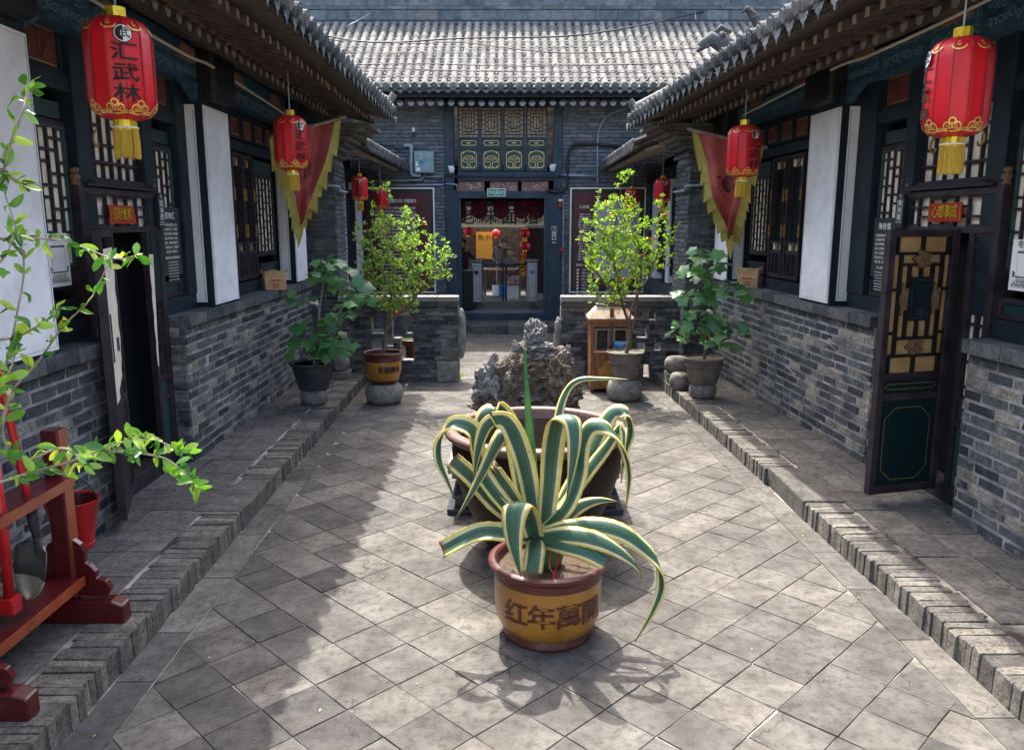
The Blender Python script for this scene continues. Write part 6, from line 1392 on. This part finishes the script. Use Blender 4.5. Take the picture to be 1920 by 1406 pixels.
M['flower'] = flat('orange_flower', (.75, .09, .02), .5)
# left pomegranate
c = (-1.6, 9.8, 0); drum_stone('round stone drum under the yellow pot on the left', c, .235, .25)
P1 = (c[0], c[1], .25); yp = pot_base('glazed_pot', 'yellow and red pot with characters holding the left pomegranate tree', P1, [(0, 0), (.15, 0), (.165, .02), (.2, .08), (.222, .16), (.225, .27), (.222, .29)], 'glaze', [(.222, .28), (.224, .35), (.245, .37), (.25, .385), (.24, .395), (.215, .39), (.205, .34)], 'glazered', .21, .34, 'soil')
mb = MB(); mb.lathe([(.152, .0), (.168, .02), (.185, .052), (.17, .055)], 40, P1); mb.build('pot_foot', M['glazered'], yp)
mb = MB(); [cyl_text(mb, '花開萬年', P1, (lambda v, k=k: .2275+.0004*k), .19, .085, -math.pi/2+.02+da, .34) for k, da in enumerate((0, .012, -.012))]; mb.build('lettering', M['ink'], yp)
p = lambda x, y, Y: tuple(onY(x, y, Y))
pom_tree('left pomegranate tree with fine light green leaves in the yellow pot', P1, .6, [[(c[0], c[1], .58), p(722, 630, 9.8), p(728, 590, 9.8), p(738, 520, 9.8), p(735, 440, 9.8), p(728, 380, 9.8), p(725, 330, 9.8)], [p(722, 625, 9.8), p(745, 570, 9.8), p(765, 510, 9.8), p(785, 450, 9.8)], [p(728, 600, 9.8), p(770, 570, 9.75), p(800, 520, 9.7)], [p(735, 560, 9.8), p(715, 510, 9.85), p(700, 460, 9.9)]],
    [(-1.45, 9.8, 1.55, .48, .4, .42), (-1.15, 9.75, 1.85, .45, .38, .28), (-1.65, 9.85, 2.0, .28, .3, .38), (-1.35, 9.8, 2.15, .33, .28, .25), (-.95, 9.7, 1.65, .3, .25, .2), (-1.4, 9.8, 1.25, .35, .3, .2), (-1.58, 9.8, 2.55, .16, .14, .25)], 'pom', 5, 430, 34, .046)
# broad leaves at its top
def star_leaf(m, lobes=5):
    mb = MB(); pts = [(0, 0)]; out = []
    for i in range(31):
        a = -2.5+5.0*i/30; rr = .5*(.62+.38*abs(math.cos(a*lobes/2/1.25*1.0)))*(1.0-.1*abs(a)); out.append((rr*math.sin(a), .32+rr*math.cos(a)))
    V = [(0, .3, 0.02)]+[(x, y, -.10*(x*x)*2-.05*(y-.3)**2+.015*math.sin(9*x)) for x, y in out]; mb.add(V, [(0, i, i+1) for i in range(1, 31)]+[(0, 31, 1)])
    return mb.mesh('leaf', M[m], True)
figm = star_leaf('fig')
def lobed_leaf(m):
    mb = MB(); out = []
    for i in range(41):
        a = -2.75+5.5*i/40; L_ = (.34+.14*max(0, math.cos(a*5.4))**.7*(1-.12*abs(a))+.05*math.cos(a)); out.append((L_*math.sin(a), .3+L_*math.cos(a)))
    V = [(0, .3, .03)]+[(x, y, .02*math.cos(7*x)-.28*x*x-.1*(y-.3)**2) for x, y in out]; mb.add(V, [(0, i, i+1) for i in range(1, 41)]+[(0, 41, 1)])
    return mb.mesh('leaf', M[m], True)
figm = lobed_leaf('fig')
def fig_tree(lab, base, stems, clusters, seed, bark, size=.2):
    r = random.Random(seed); t = thing('fig_tree', lab, 'small tree', base); tg = [onY(x, y, Y) for x, y, Y, n in clusters]
    nd, wg, tips = skeleton(base, stems, tg, seed); wood(nd, wg, .02, .005, 'trunk', bark, t)
    order = sorted(range(len(tg)), key=lambda i: (tg[i]-Vector(base)).length)
    for i, ids in zip(order, tips):
        q = tg[i]; n = clusters[i][3]
        for k in range(n):
            a = k*2.4+r.uniform(-.4, .4); el = r.uniform(-.15, .55); d = Vector((math.cos(a)*math.cos(el), math.sin(a)*math.cos(el), math.sin(el)))
            stalk = q+d*.07*r.uniform(.7, 1.4)+Vector((0, 0, r.uniform(-.05, .06))); mb = MB(); mb.tube([q+(nd[ids[-2]][0]-q)*r.random(), stalk], .0035, 4); mb.build('leaf_stalk', M['fig'], t)
            up = Vector((r.uniform(-.6, .6), r.uniform(-1.3, -.1), r.uniform(.35, 1))); droop = (d+Vector((0, 0, -.35))).normalized(); X = droop.cross(up).normalized(); Z = X.cross(droop); s = size*r.uniform(.65, 1.3)
            Mx = Matrix.Identity(4)
            for j in range(3): Mx[j][0] = X[j]*s; Mx[j][1] = droop[j]*s; Mx[j][2] = Z[j]*s; Mx[j][3] = stalk[j]
            inst('leaf', figm, t, Mx)
    return t
c = (-2.3, 9.1, .14); drum_stone('round stone drum under the black pot on the left walk', c, .16, .19)
P2 = (c[0], c[1], .33); pot_base('black_pot', 'black bucket-shaped pot with a dirty foot holding the left fig tree', P2, [(0, 0), (.17, 0), (.18, .03), (.22, .18), (.245, .28)], 'plastic', [(.245, .27), (.262, .28), (.27, .295), (.265, .31), (.245, .31), (.235, .28)], 'plastic', .24, .27)
fig_tree('left fig tree with big lobed leaves in the black pot by the left brick wall', (c[0], c[1], .6), [[(c[0], c[1], .58), p(600, 640, 9.1), p(598, 590, 9.1), p(605, 540, 9.1), p(612, 500, 9.1)], [p(596, 600, 9.1), p(630, 590, 9.1), p(650, 560, 9.15), p(658, 520, 9.15)], [(c[0]+.03, c[1], .58), p(620, 640, 9.05), p(640, 600, 9.05)]],
    [(612, 492, 9.1, 6), (600, 505, 9.0, 4), (625, 505, 9.2, 5), (590, 520, 9.05, 4), (605, 530, 9.1, 4), (645, 525, 9.15, 5), (662, 540, 9.2, 5), (655, 560, 9.0, 4), (675, 565, 9.15, 3), (565, 565, 9.0, 5), (640, 590, 9.0, 4), (585, 625, 8.95, 6), (600, 605, 9.0, 6), (575, 650, 9.0, 6), (605, 650, 8.9, 5), (625, 640, 9.0, 6), (560, 655, 9.1, 4), (640, 655, 9.0, 4), (590, 668, 8.9, 4), (615, 612, 9.1, 5), (625, 665, 9.0, 3)], 11, 'barkg', .19)
# stacked drums on the left
c = (-2.36, 10.75, .14); r = thing('square_plinth', 'square stone block under the stacked drums at the left pier', 'stone', c); mb = MB(); mb.box((c[0], c[1], c[2]+.05), (.3, .28, .1)); mb.build('block', M['drum'], r, bev=.01)
drum_stone('lower drum of the stack beside the left brick pier', (c[0], c[1], .24), .15, .2); drum_stone('upper drum of the stack beside the left brick pier', (c[0]+.01, c[1], .442), .135, .2)
# right side pots
c = (1.43, 9.97, 0); drum_stone('wide stone drum under the clay pot by the litter bin', c, .225, .27)
P3 = (c[0], c[1], .27); cp = pot_base('clay_pot', 'grey-brown clay pot holding the yellow-green tree', P3, [(0, 0), (.15, 0), (.16, .02), (.18, .12), (.19, .2)], 'clay', [(.19, .19), (.205, .205), (.205, .22), (.197, .225), (.21, .31), (.235, .33), (.238, .35), (.225, .355), (.21, .33)], 'clay', .215, .325, 'moss')
q = lambda x, y, Y=9.97: tuple(onY(x, y, Y))
pom_tree('right pomegranate tree with yellow-green leaves and a few orange flowers', P3, .6, [[(c[0], c[1], .58), q(1182, 620), q(1170, 580), q(1155, 520), q(1150, 450), q(1160, 390), q(1165, 340)], [(c[0]+.02, c[1], .58), q(1190, 600), q(1196, 540), q(1205, 480), q(1215, 420)], [q(1180, 600), q(1192, 560, 9.9), q(1230, 500, 9.9)], [q(1172, 580), q(1140, 540, 10), q(1110, 500, 10)]],
    [(1.35, 9.97, 1.75, .5, .4, .35), (1.25, 9.97, 2.2, .38, .32, .35), (1.75, 9.95, 1.95, .3, .3, .35), (1.05, 9.97, 1.95, .28, .25, .35), (1.38, 9.97, 2.62, .16, .16, .28), (1.9, 9.9, 2.15, .18, .15, .22), (1.1, 9.97, 2.45, .2, .15, .15), (1.2, 9.9, 1.4, .35, .3, .2), (1.8, 9.95, 2.45, .12, .12, .2)], 'pomy', 9, 420, 32, .046)
c = (2.3, 9.45, .14); drum_stone('round stone drum under the grey pot on the right walk', c, .16, .19)
P4 = (c[0], c[1], .33); pot_base('grey_pot', 'weathered grey pot holding the right fig tree', P4, [(0, 0), (.16, 0), (.17, .02), (.195, .13), (.21, .2)], 'clay', [(.208, .19), (.22, .2), (.22, .215), (.212, .22), (.222, .27), (.24, .285), (.242, .3), (.23, .305), (.218, .28)], 'plastic' if 0 else 'clay', .22, .275)
q = lambda x, y, Y=9.45: tuple(onY(x, y, Y))
fig_tree('right fig tree with big lobed leaves beside the right brick wall', (c[0], c[1], .6), [[(c[0], c[1], .58), q(1325, 640), q(1330, 600), q(1332, 560), q(1334, 510), q(1322, 470)]],
    [(1318, 468, 9.4, 4), (1325, 490, 9.4, 5), (1305, 505, 9.4, 4), (1290, 515, 9.4, 3), (1330, 520, 9.35, 4), (1310, 540, 9.4, 4), (1296, 560, 9.4, 4), (1355, 540, 9.3, 4), (1372, 535, 9.3, 3), (1378, 550, 9.3, 4), (1300, 580, 9.35, 5), (1330, 565, 9.3, 4), (1315, 600, 9.35, 5), (1345, 590, 9.3, 4), (1285, 620, 9.4, 5), (1305, 625, 9.3, 4), (1270, 635, 9.4, 3), (1345, 615, 9.3, 5), (1370, 610, 9.3, 4), (1385, 630, 9.3, 3), (1330, 635, 9.3, 4), (1355, 640, 9.3, 3), (1340, 500, 9.4, 4)], 21, 'barkd', .19)
c = (2.2, 10.5, .14); r = thing('square_plinth', 'square stone block under the stacked drums at the right pier', 'stone', c); mb = MB(); mb.box((c[0], c[1], c[2]+.06), (.3, .28, .12)); mb.build('block', M['drum'], r, bev=.01)
drum_stone('carved drum on the square block beside the right brick pier', (c[0], c[1], .262), .17, .2); drum_stone('small drum set down in front of the square block on the right walk', (2.13, 9.98, .14), .13, .2)
# bonsai dishes seen through the openings
for x, y, l in ((-1.5, 11.75, 'shallow clay dish of moss behind the left openwork wall'),):
    r = thing('bonsai_dish', l, 'dish', (x, y, 0)); mb = MB(); mb.lathe([(.07, 0), (.08, .4), (.2, .5), (.22, .52), (.2, .53)], 24, (x, y, 0)); mb.build('dish', M['glazered'], r, smooth=True); mb = MB(); mb.lathe([(.2, .52), (.12, .56), (0, .58)], 16, (x, y, 0)); mb.build('moss', M['moss'], r, smooth=True)
# ================================================================ LITTER BIN
M['binwood'] = mat('orange_bin_wood', (.3, .12, .035), (.14, .05, .02), sc=5, rough=.6, bst=.3, stretch=(7, 7, .8)); M['ply'] = mat('peeling_plywood', (.4, .35, .28), (.3, .13, .05), sc=5, rough=.8, bst=.4, stretch=(4, 1, 1), lo=.45, hi=.62)
bf = Fr((1.30, 10.38, 0), (1, .0, 0), (0, -1, 0)); r = thing('litter_bin', 'wooden litter bin with a peeling hipped roof and blue recycling sign', 'bin', bf(0, 0, 0)); W = .27
for (s0, s1) in ((-W, -W+.05), (W-.05, W)):
    for n0, n1 in ((-.4, -.36), (-.04, 0)): mb = MB(); mb.fb(bf, s0, s1, n0, n1, .03, .95); mb.build('corner_post', M['binwood'], r, bev=.004)
mb = MB(); mb.fb(bf, -W+.05, W-.05, -.38, -.015, .05, .5); mb.build('lower_panel', M['binwood'], r)
mb = MB(); mb.fb(bf, -W+.05, W-.05, -.05, .004, .5, .54); mb.fb(bf, -W+.05, W-.05, -.05, .003, .88, .95); mb.build('rail', M['binwood'], r)
mb = MB(); mb.fb(bf, -W+.004, -W+.03, -.36, -.04, .05, .95); mb.fb(bf, W-.03, W-.004, -.36, -.04, .05, .95); mb.build('side_panel', M['binwood'], r)
mb = MB(); mb.fb(bf, -W+.06, W-.06, -.12, -.10, .54, .88); mb.build('liner', M['soil'], r)
mb = MB(); frame(mb, bf, -W+.055, -.025, .56, .86, -.03, .006, .025); frame(mb, bf, .025, W-.055, .56, .86, -.03, .006, .025); mb.build('mouth_frame', M['steel'], r)
mb = MB(); mb.fb(bf, -.025, .025, -.03, .012, .3, 1.12); mb.build('centre_post', M['rackred'], r)
mb = MB(); mb.fb(bf, -W-.03, W+.03, -.43, .03, .95, .975); mb.build('eave_rail', M['binwood'], r)
B = [(-W-.03, .03), (W+.03, .03), (W+.03, -.43), (-W-.03, -.43)]; T_ = [(-W+.1, -.12), (W-.1, -.12), (W-.1, -.28), (-W+.1, -.28)]
for k in range(4):
    a, b = k, (k+1) % 4; mb = MB(); mb.prism([bf(*B[a], .977), bf(*B[b], .977), bf(*T_[b], 1.14), bf(*T_[a], 1.14)], (0, 0, .012)); mb.build('roof_panel', M['ply'], r)
mb = MB(); mb.fb(bf, -W+.08, W-.08, -.3, -.1, 1.145, 1.165); mb.build('roof_cap', M['steel'], r)
mb = MB(); mb.prism([bf(.02+.19*math.cos(a*math.pi/4+.39), .006, .25+.19*math.sin(a*math.pi/4+.39)) for a in range(8)], bf.n*.012); o = mb.build('octagon_plate', mat('brass_plate', (.45, .22, .03), (.36, .16, .02), sc=9, rough=.5, bst=.2), r); mb = MB()
for a in range(8): ribbon(mb, [(.02, .25), (.02+.17*math.cos(a*.785), .25+.17*math.sin(a*.785))], .006, lambda u, v: bf(u, .0195, v)); ribbon(mb, spiral(.02+.11*math.cos(a*.785+.39), .25+.11*math.sin(a*.785+.39), .03, a, 1, 8), .006, lambda u, v: bf(u, .0195, v))
mb.build('plate_lines', M['carved'], o)
mb = MB(); mb.fb(bf, .03, .21, .02, .03, .5, .7); o = mb.build('recycling_sign', M['bluesign'], r); mb = MB(); fn = lambda u, v: bf(u, .032, v); text(mb, '可回收物', fn, .036, .12, .667, .01); text(mb, 'Recyclable', fn, .02, .12, .64, .008)
for a in range(3):
    b = a*2.094+1.57; p0 = (.12+.052*math.cos(b), .565+.052*math.sin(b)); p1 = (.12+.052*math.cos(b+2.094), .565+.052*math.sin(b+2.094)); L_ = lambda t_: (p0[0]+(p1[0]-p0[0])*t_, p0[1]+(p1[1]-p0[1])*t_); ribbon(mb, [L_(.16), L_(.8)], .009, fn); ribbon(mb, [L_(.68), L_(.84)], .02, fn)
mb.build('lettering', M['signwhite'], o)
# ================================================================ PENNANTS
def pennant(lab, A0, B0, C0, sd):
    A0, B0, C0 = Vector(A0), Vector(B0), Vector(C0); r = thing('pennant', lab, 'flag', A0, 'triangular pennants on the brick piers'); rn = random.Random(sd)
    nrm = (B0-A0).cross(C0-A0).normalized(); nu, nv = 14, 18
    def F(u, v): # u across the top, v down
        top = A0.lerp(B0, u); c = C0+ (A0.lerp(B0, u)-A0.lerp(B0, .5))*0; q = top.lerp(c, v**.6); return q+nrm*(.07*math.sin(u*8+v*5+sd)+.035*math.sin(v*11+u*3)+.02*math.sin(u*19-v*4))*(1-v*.4)
    mb = MB(); vs = [F(i/nu, j/nv) for j in range(nv+1) for i in range(nu+1)]
    mb.add(vs, [(j*(nu+1)+i, j*(nu+1)+i+1, (j+1)*(nu+1)+i+1, (j+1)*(nu+1)+i) for j in range(nv) for i in range(nu)]); mb.build('cloth', M['flagred'], r, smooth=True)
    for side, u in ((0, 0.), (1, 1.)):
        mb = MB(); k = 7; out = ((A0-B0) if side == 0 else (B0-A0)).normalized()
        for i in range(k):
            v0, v1 = i/k, (i+1)/k; a, b = F(u, v0), F(u, v1); w = .11*(1-.1*i/k); m_ = (a+b)/2; j1 = Vector((0, 0, -.05-.07*rn.random()))
            P = [a, a+out*w*.75+j1*.2+nrm*.01, m_+out*w*1.0+j1*.5-nrm*.015, b+out*w*1.15+j1+nrm*.02*rn.uniform(-1, 1), b+out*w*.45+j1*.4, b]
            mb.add(P, [tuple(range(6))])
        mb.build('scalloped_border', M['flagyel'], r)
    mb = MB(); d = (C0-(A0+B0)/2).normalized(); P = [C0-d*.05-(B0-A0).normalized()*.06, C0+d*.1-(B0-A0).normalized()*.05, C0+d*.26, C0+d*.12+(B0-A0).normalized()*.04, C0-d*.05+(B0-A0).normalized()*.06]; mb.add(P, [tuple(range(5))]); mb.build('tail', M['flagyel'], r)
    mb = MB(); e = (B0-A0).normalized(); mb.tube([A0-e*.1, B0+e*.12], .02, 8); mb.build('pole', M['barkg'], r)
    mb = MB(); U = e; V = -(d-e*d.dot(e)).normalized(); cc = F(.55, .28)-nrm*.0; sg = -1 if nrm.y > 0 else 1
    fn = lambda u, v: F(.5+u/(B0-A0).length, .3-v/1.2)+nrm*sg*.012
    for k in range(3): ribbon(mb, spiral(0, 0, .15-.045*k, k, .95, 22), .012, fn)
    for k in range(8): ribbon(mb, [(.15*math.cos(k*.785), .15*math.sin(k*.785)), (.19*math.cos(k*.785+.2), .19*math.sin(k*.785+.2))], .014, fn)
    text(mb, '汇', fn, .13, 0, 0, .012); mb.build('emblem', M['ink'], r)
pennant('left triangular red pennant with scalloped yellow border behind the second lantern', (-2.68, 9.52, 3.2), (-2.1, 10.0, 3.43), onY(563, 425, 9.7), 1)
pennant('right triangular red pennant with scalloped yellow border beside the lantern', (2.2, 10.0, 3.3), (2.82, 9.5, 3.08), onY(1368, 448, 9.8), 2)
# ================================================================ PAPER BAGS ON THE SILLS
def bag(lab, c, rz, sd):
    r = thing('paper_bag', lab, 'paper bag', c, rz=rz); rn = random.Random(sd); mb = MB(); nz_, na = 7, 16; w, d, h = .11, .06, .2
    for j in range(nz_):
        f = j/(nz_-1)
        for i in range(na):
            a = 2*math.pi*i/na; sq = 1/max(abs(math.cos(a)), abs(math.sin(a)))**.75; k = (1+.04*f)*(1+rn.uniform(-.07, .07)*f); mb.v.append((w*sq*math.cos(a)*k*(1.12 if j == nz_-1 else .95 if j == nz_-2 else 1), d*sq*math.sin(a)*k*(.75 if j > 3 else 1), h*f+((.03 if j == nz_-1 else .018)*rn.uniform(-1, 1) if j > 3 else 0)))
    mb.f = [(j*na+i, j*na+(i+1) % na, (j+1)*na+(i+1) % na, (j+1)*na+i) for j in range(nz_-1) for i in range(na)]+[tuple(range(na))]; mb.r = [0]*len(mb.f); mb.m = [0]*len(mb.f); r.scale = (1.2, 1.2, 1.15); b = mb.build('bag', M['bag'], r, world=False)
    mb = MB(); text(mb, '20', lambda u, v: (u, -d*1.05, v), .06, 0, .045, .01); mb.build('print', M['redpaint'], b, world=False); mb = MB(); ribbon(mb, [(-.05, .1), (.05, .1)], .012, lambda u, v: (u, -d*1.06, v)); mb.build('printed_bar', M['redpaint'], b, world=False)
bag('crumpled brown paper bag on the sill by the left pier', tuple(FL(9.55, .0, 1.432)), .5, 3)
bag('crumpled brown paper bag on the sill behind the right fig tree', tuple(FRR(9.9, .0, 1.432)), -.5, 4)
# ================================================================ TOOL RACK ON THE LEFT WALK
RX = -2.32; rk = thing('tool_rack', 'lacquered red wooden rack with turned-up feet on the left walk', 'rack', (RX, 3.5, .14))
def rbox(n, m, c, d, bev=.008): mb = MB(); mb.box(c, d); return mb.build(n, M[m], rk, bev=bev)
for y in (3.08, 3.92):
    o = MB(); pts = [(-2.74, .14), (-2.03, .14), (-2.03, .245), (-2.09, .27), (-2.26, .27), (-2.3, .285), (-2.56, .285), (-2.6, .27), (-2.7, .27), (-2.74, .245)]; o.prism([(x, y-.045, z) for x, z in pts], (0, .09, 0)); o.build('foot', M['rackred'], rk, bev=.01)
    rbox('post', 'rackred', (RX, y, .735), (.09, .085, .9)); rbox('post_edge', 'rackorange', (RX+.046, y, .735), (.006, .078, .89), 0)
    for sg in (-1, 1):
        o = MB(); P = [(.045, .286), (.2, .286), (.225, .33), (.2, .37), (.15, .385), (.155, .42), (.12, .46), (.1, .47), (.105, .53), (.085, .57), (.045, .6)]; o.prism([(RX+sg*x, y-.018, z) for x, z in P], (0, .036, 0)); o.build('scroll_bracket', M['rackred'], rk, bev=.004)
rbox('lower_shelf', 'rackred', (RX, 3.5, .39), (.2, .76, .028)); rbox('shelf_edge', 'rackorange', (RX+.103, 3.5, .385), (.008, .76, .05), 0)
rbox('upper_shelf', 'rackred', (RX, 3.5, .93), (.2, .76, .026)); rbox('shelf_edge', 'rackorange', (RX+.103, 3.5, .925), (.008, .76, .05), 0)
# shovel: pixel-measured line laid against the rack
def shovel():
    Y1, Y0 = 3.45, 3.62; a = onY(-5, 690, Y1+.12); b = onY(62, 975, Y0); e = onY(70, 1015, Y0-.02); tipp = onY(62, 1122, Y0-.05)
    r = thing('shovel', 'shovel with red handle and pointed steel blade leaning in the rack', 'shovel', tipp); mb = MB(); mb.tube([a, b], .018, 12); mb.build('handle', M['redpaint'], r, smooth=True, auto=True)
    mb = MB(); mb.tube([b-(b-a)*.06, b, e], [.024, .024, .015], 12); mb.build('socket', M['wire'], r, smooth=True)
    d = (tipp-e).normalized(); X = Vector((1, -.35, .0)).normalized(); X = (X-d*X.dot(d)).normalized(); Nn = d.cross(X); L_ = (tipp-e).length
    prof = [(-.02, .02), (.0, .085), (.04, .1), (.35, .105), (.6, .1), (.8, .078), (.92, .045), (1, .004)]
    for part_, lo, hi, m in (('blade', 0, 5, 'steel'), ('bare_edge', 4, 8, 'steelrust')):
        P = prof[lo:hi]; vs = []
        for f, w in P:
            for j in range(7): x = (j/3-1); vs.append(e+d*(f*L_+(.02 if abs(x) > .9 and f < .05 else 0))+X*x*w+Nn*(.03*x*x))
        mb = MB(); n = len(P); mb.add(vs, [(i*7+j, i*7+j+1, (i+1)*7+j+1, (i+1)*7+j) for i in range(n-1) for j in range(6)]); o = mb.build(part_, M[m], r, smooth=True); s_ = o.modifiers.new('t', 'SOLIDIFY'); s_.thickness = .004
    mb = MB(); mb.tube([e-d*.02-Nn*.0, e+d*.1-Nn*.004], [.018, .004], 8); mb.build('rib', M['wire'], r, smooth=True)
shovel()
def redpole():
    p0, p1 = onY(-10, 870, 3.35), onY(18, 1128, 3.4); r = thing('red_pole', 'thick red pole standing in a block at the left edge', 'pole', p1); mb = MB(); mb.tube([p0, p0.lerp(p1, .5)+Vector((.006, 0, 0)), p1], .022, 12); mb.build('shaft', M['redpaint'], r, smooth=True)
    mb = MB(); mb.box((p1.x, p1.y, p1.z-.012), (.075, .075, .08)); mb.build('foot_block', M['redpaint'], r, bev=.008)
redpole()
def bucket():
    c = Vector((-2.4, 4.16, .45)); r = thing('fire_bucket', 'red tapered metal bucket hanging behind the rack', 'bucket', c); mb = MB(); mb.lathe([(.0, 0), (.088, 0), (.092, .01), (.094, .03), (.09, .032), (.137, .27), (.142, .275), (.14, .28), (.132, .275), (.088, .02), (0, .018)], 36, c); mb.build('pail', M['redpaint'], r, smooth=True, auto=True)
    mb = MB(); mb.lathe([(.084, .022), (.13, .27)], 30, c, caps=False); mb.build('lining', M['rackred'], r, smooth=True); mb = MB(); mb.tube([c+Vector(((.139)*math.cos(a), .0, .272+.13*math.sin(a))) for a in [q*.314 for q in range(11)]], .005, 6); mb.build('bail', M['wire'], r, smooth=True)
    h = c+Vector((0, 0, .402)); tag((lambda m_: (m_.tube([h, h+Vector((0, -.02, .03)), Vector((RX, 3.965, .925))], .006, 6), m_.build('hook', M['wire']))[1])(MB()), 'black hook holding the red bucket', 'hook')
bucket()
# ================================================================ FOREGROUND BRANCHES (their pot stands outside the picture)
fm = MB(); V = []; nL = 7
for i in range(nL):
    f = i/(nL-1); w = .25*max(0, math.sin(math.pi*min(1, f**1.25)))**.7*(1.0-.1*f); V += [(-w, f, -.12*f*f+.05*w), (0, f, -.12*f*f-.02), (w, f, -.12*f*f+.05*w)]
fm.add(V, [(3*i+a, 3*i+a+1, 3*i+a+4, 3*i+a+3) for i in range(nL-1) for a in (0, 1)]); fmm = fm.mesh('leaf', M['fore'], True); fm = MB(); V = []
for i in range(nL):
    f = i/(nL-1); w = .2*max(0, math.sin(math.pi*min(1, f**1.1)))**.8; V += [(-w+.1*math.sin(f*3), f, .16*math.sin(f*5)+.09*w*5), (.1*math.sin(f*3), f, .16*math.sin(f*5)), (w+.1*math.sin(f*3), f, .16*math.sin(f*5)+.4*w)]
fm.add(V, [(3*i+a, 3*i+a+1, 3*i+a+4, 3*i+a+3) for i in range(nL-1) for a in (0, 1)]); fm2 = fm.mesh('leaf', M['fore'], True)
tr = thing('leafy_shrub', 'bright green leafy branches reaching in from the left edge over the rack', 'shrub', (-2.05, 2.2, .14)); rn = random.Random(3)
FB = [([(-30, 860), (-10, 780), (10, 690), (30, 600), (45, 500), (30, 430), (5, 350)], 2.35), ([(0, 350), (20, 270), (45, 200), (48, 160)], 2.3), ([(-20, 860), (20, 740), (70, 680), (120, 610), (170, 560), (205, 490)], 2.5), ([(-30, 450), (60, 447), (120, 452), (170, 470), (215, 485), (255, 480)], 2.4), ([(-30, 640), (30, 632), (80, 605), (110, 580)], 2.4), ([(-20, 910), (60, 885), (140, 862), (200, 840), (270, 820), (340, 845)], 2.25), ([(200, 845), (270, 850), (320, 865), (365, 905)], 2.25), ([(-40, 700), (0, 720), (20, 690), (35, 640)], 2.3), ([(-20, 300), (15, 330), (40, 345)], 2.3), ([(60, 860), (120, 840), (160, 870)], 2.2), ([(-30, 520), (10, 480), (25, 440)], 2.3), ([(20, 740), (5, 800), (15, 850)], 2.3)]
mb = MB(); allp = []
for pts, t_ in FB:
    P = cr([Vector((0, 0, CH))+ray(x, y)*(t_+.05*rn.uniform(-1, 1)) for x, y in pts], 6); n = len(P); mb.tube(P, [.0048-.0032*i/n for i in range(n)], 5); allp.append(P)
root = Vector((-2.05, 2.2, .5)); mb.tube([root-Vector((0, 0, .05)), root+Vector((.1, .03, .5)), allp[0][0]], [.016, .012, .006], 7); mb.tube([root, root+Vector((.05, .05, .4)), allp[5][0]], [.012, .008, .005], 6); mb.tube([root+Vector((.1, .03, .5)), allp[3][0]], .005, 6); mb.tube([root+Vector((.1, .03, .5)), allp[2][0]], .005, 6)
mb.build('branch', M['barkg'], tr, smooth=True)
def fleaf(q, T, s):
    s *= .92
    a = rn.uniform(0, 6.28); side = Vector((rn.uniform(-1, 1), rn.uniform(-.6, .6), rn.uniform(-.8, .9))).normalized(); d = (T*.45+side*.8).normalized(); up = Vector((rn.uniform(-.6, .6), -rn.uniform(.1, 1), rn.uniform(.0, 1.))); X = d.cross(up).normalized(); Z = X.cross(d); Mx = Matrix.Identity(4)
    for j in range(3): Mx[j][0] = X[j]*s*rn.uniform(.75, 1.1); Mx[j][1] = d[j]*s; Mx[j][2] = Z[j]*s; Mx[j][3] = q[j]
    inst('leaf', rn.choice((fmm, fm2)), tr, Mx)
for bi, P in enumerate(allp):
    n = len(P); big = bi in (5, 6)
    for i in range(3, n, 1 if big else 2):
        T = (P[min(i+1, n-1)]-P[i-1]).normalized()
        for _ in range(2): fleaf(P[i], T, rn.uniform(.028, .07))
    for _ in range(4): fleaf(P[-1], (P[-1]-P[-3]).normalized(), rn.uniform(.04, .065))
pp = (-2.05, 2.2, .14); r = pot_base('shrub_pot', 'clay pot of the leafy shrub outside the left edge', pp, [(0, 0), (.17, 0), (.2, .2), (.22, .4)], 'clay', [(.22, .39), (.24, .41), (.24, .44), (.22, .45), (.2, .42)], 'clay', .21, .42)
mb = MB()
for k in range(70):
    q = Vector((rn.uniform(-1.7, 1.9), rn.uniform(3.0, 10.5), .004)) if k % 3 else Vector((rn.choice((-1.86, 2.1))+rn.uniform(-.05, .05), rn.uniform(3, 10), .004))
    a = rn.uniform(0, 6.28); leafquad(mb, q, Vector((math.cos(a), math.sin(a), .12)), Vector((0, 0, 1)), rn.uniform(.012, .035), rn.uniform(.006, .014), rn.random()*.9+.05)
tag(stuff(mb.build('fallen_leaves', M['litter'])), 'scattered dry leaf scraps lying on the court paving', 'fallen leaves')
# weeds at the stone foot
for px, py in ((862, 712), (1092, 655)):
    q = onZ(px, py, 0); mb = MB()
    for k in range(40): leafquad(mb, q+Vector((rn.uniform(-.05, .05), rn.uniform(-.05, .05), rn.uniform(0, .08))), Vector((rn.uniform(-1, 1), rn.uniform(-1, 1), 1.2)), Vector((rn.uniform(-1, 1), -1, .3)), .04, .015, rn.random()*.9+.05)
    tag(stuff(mb.build('weed', M['pom'])), 'tuft of weeds at the foot of the low wall', 'weeds')
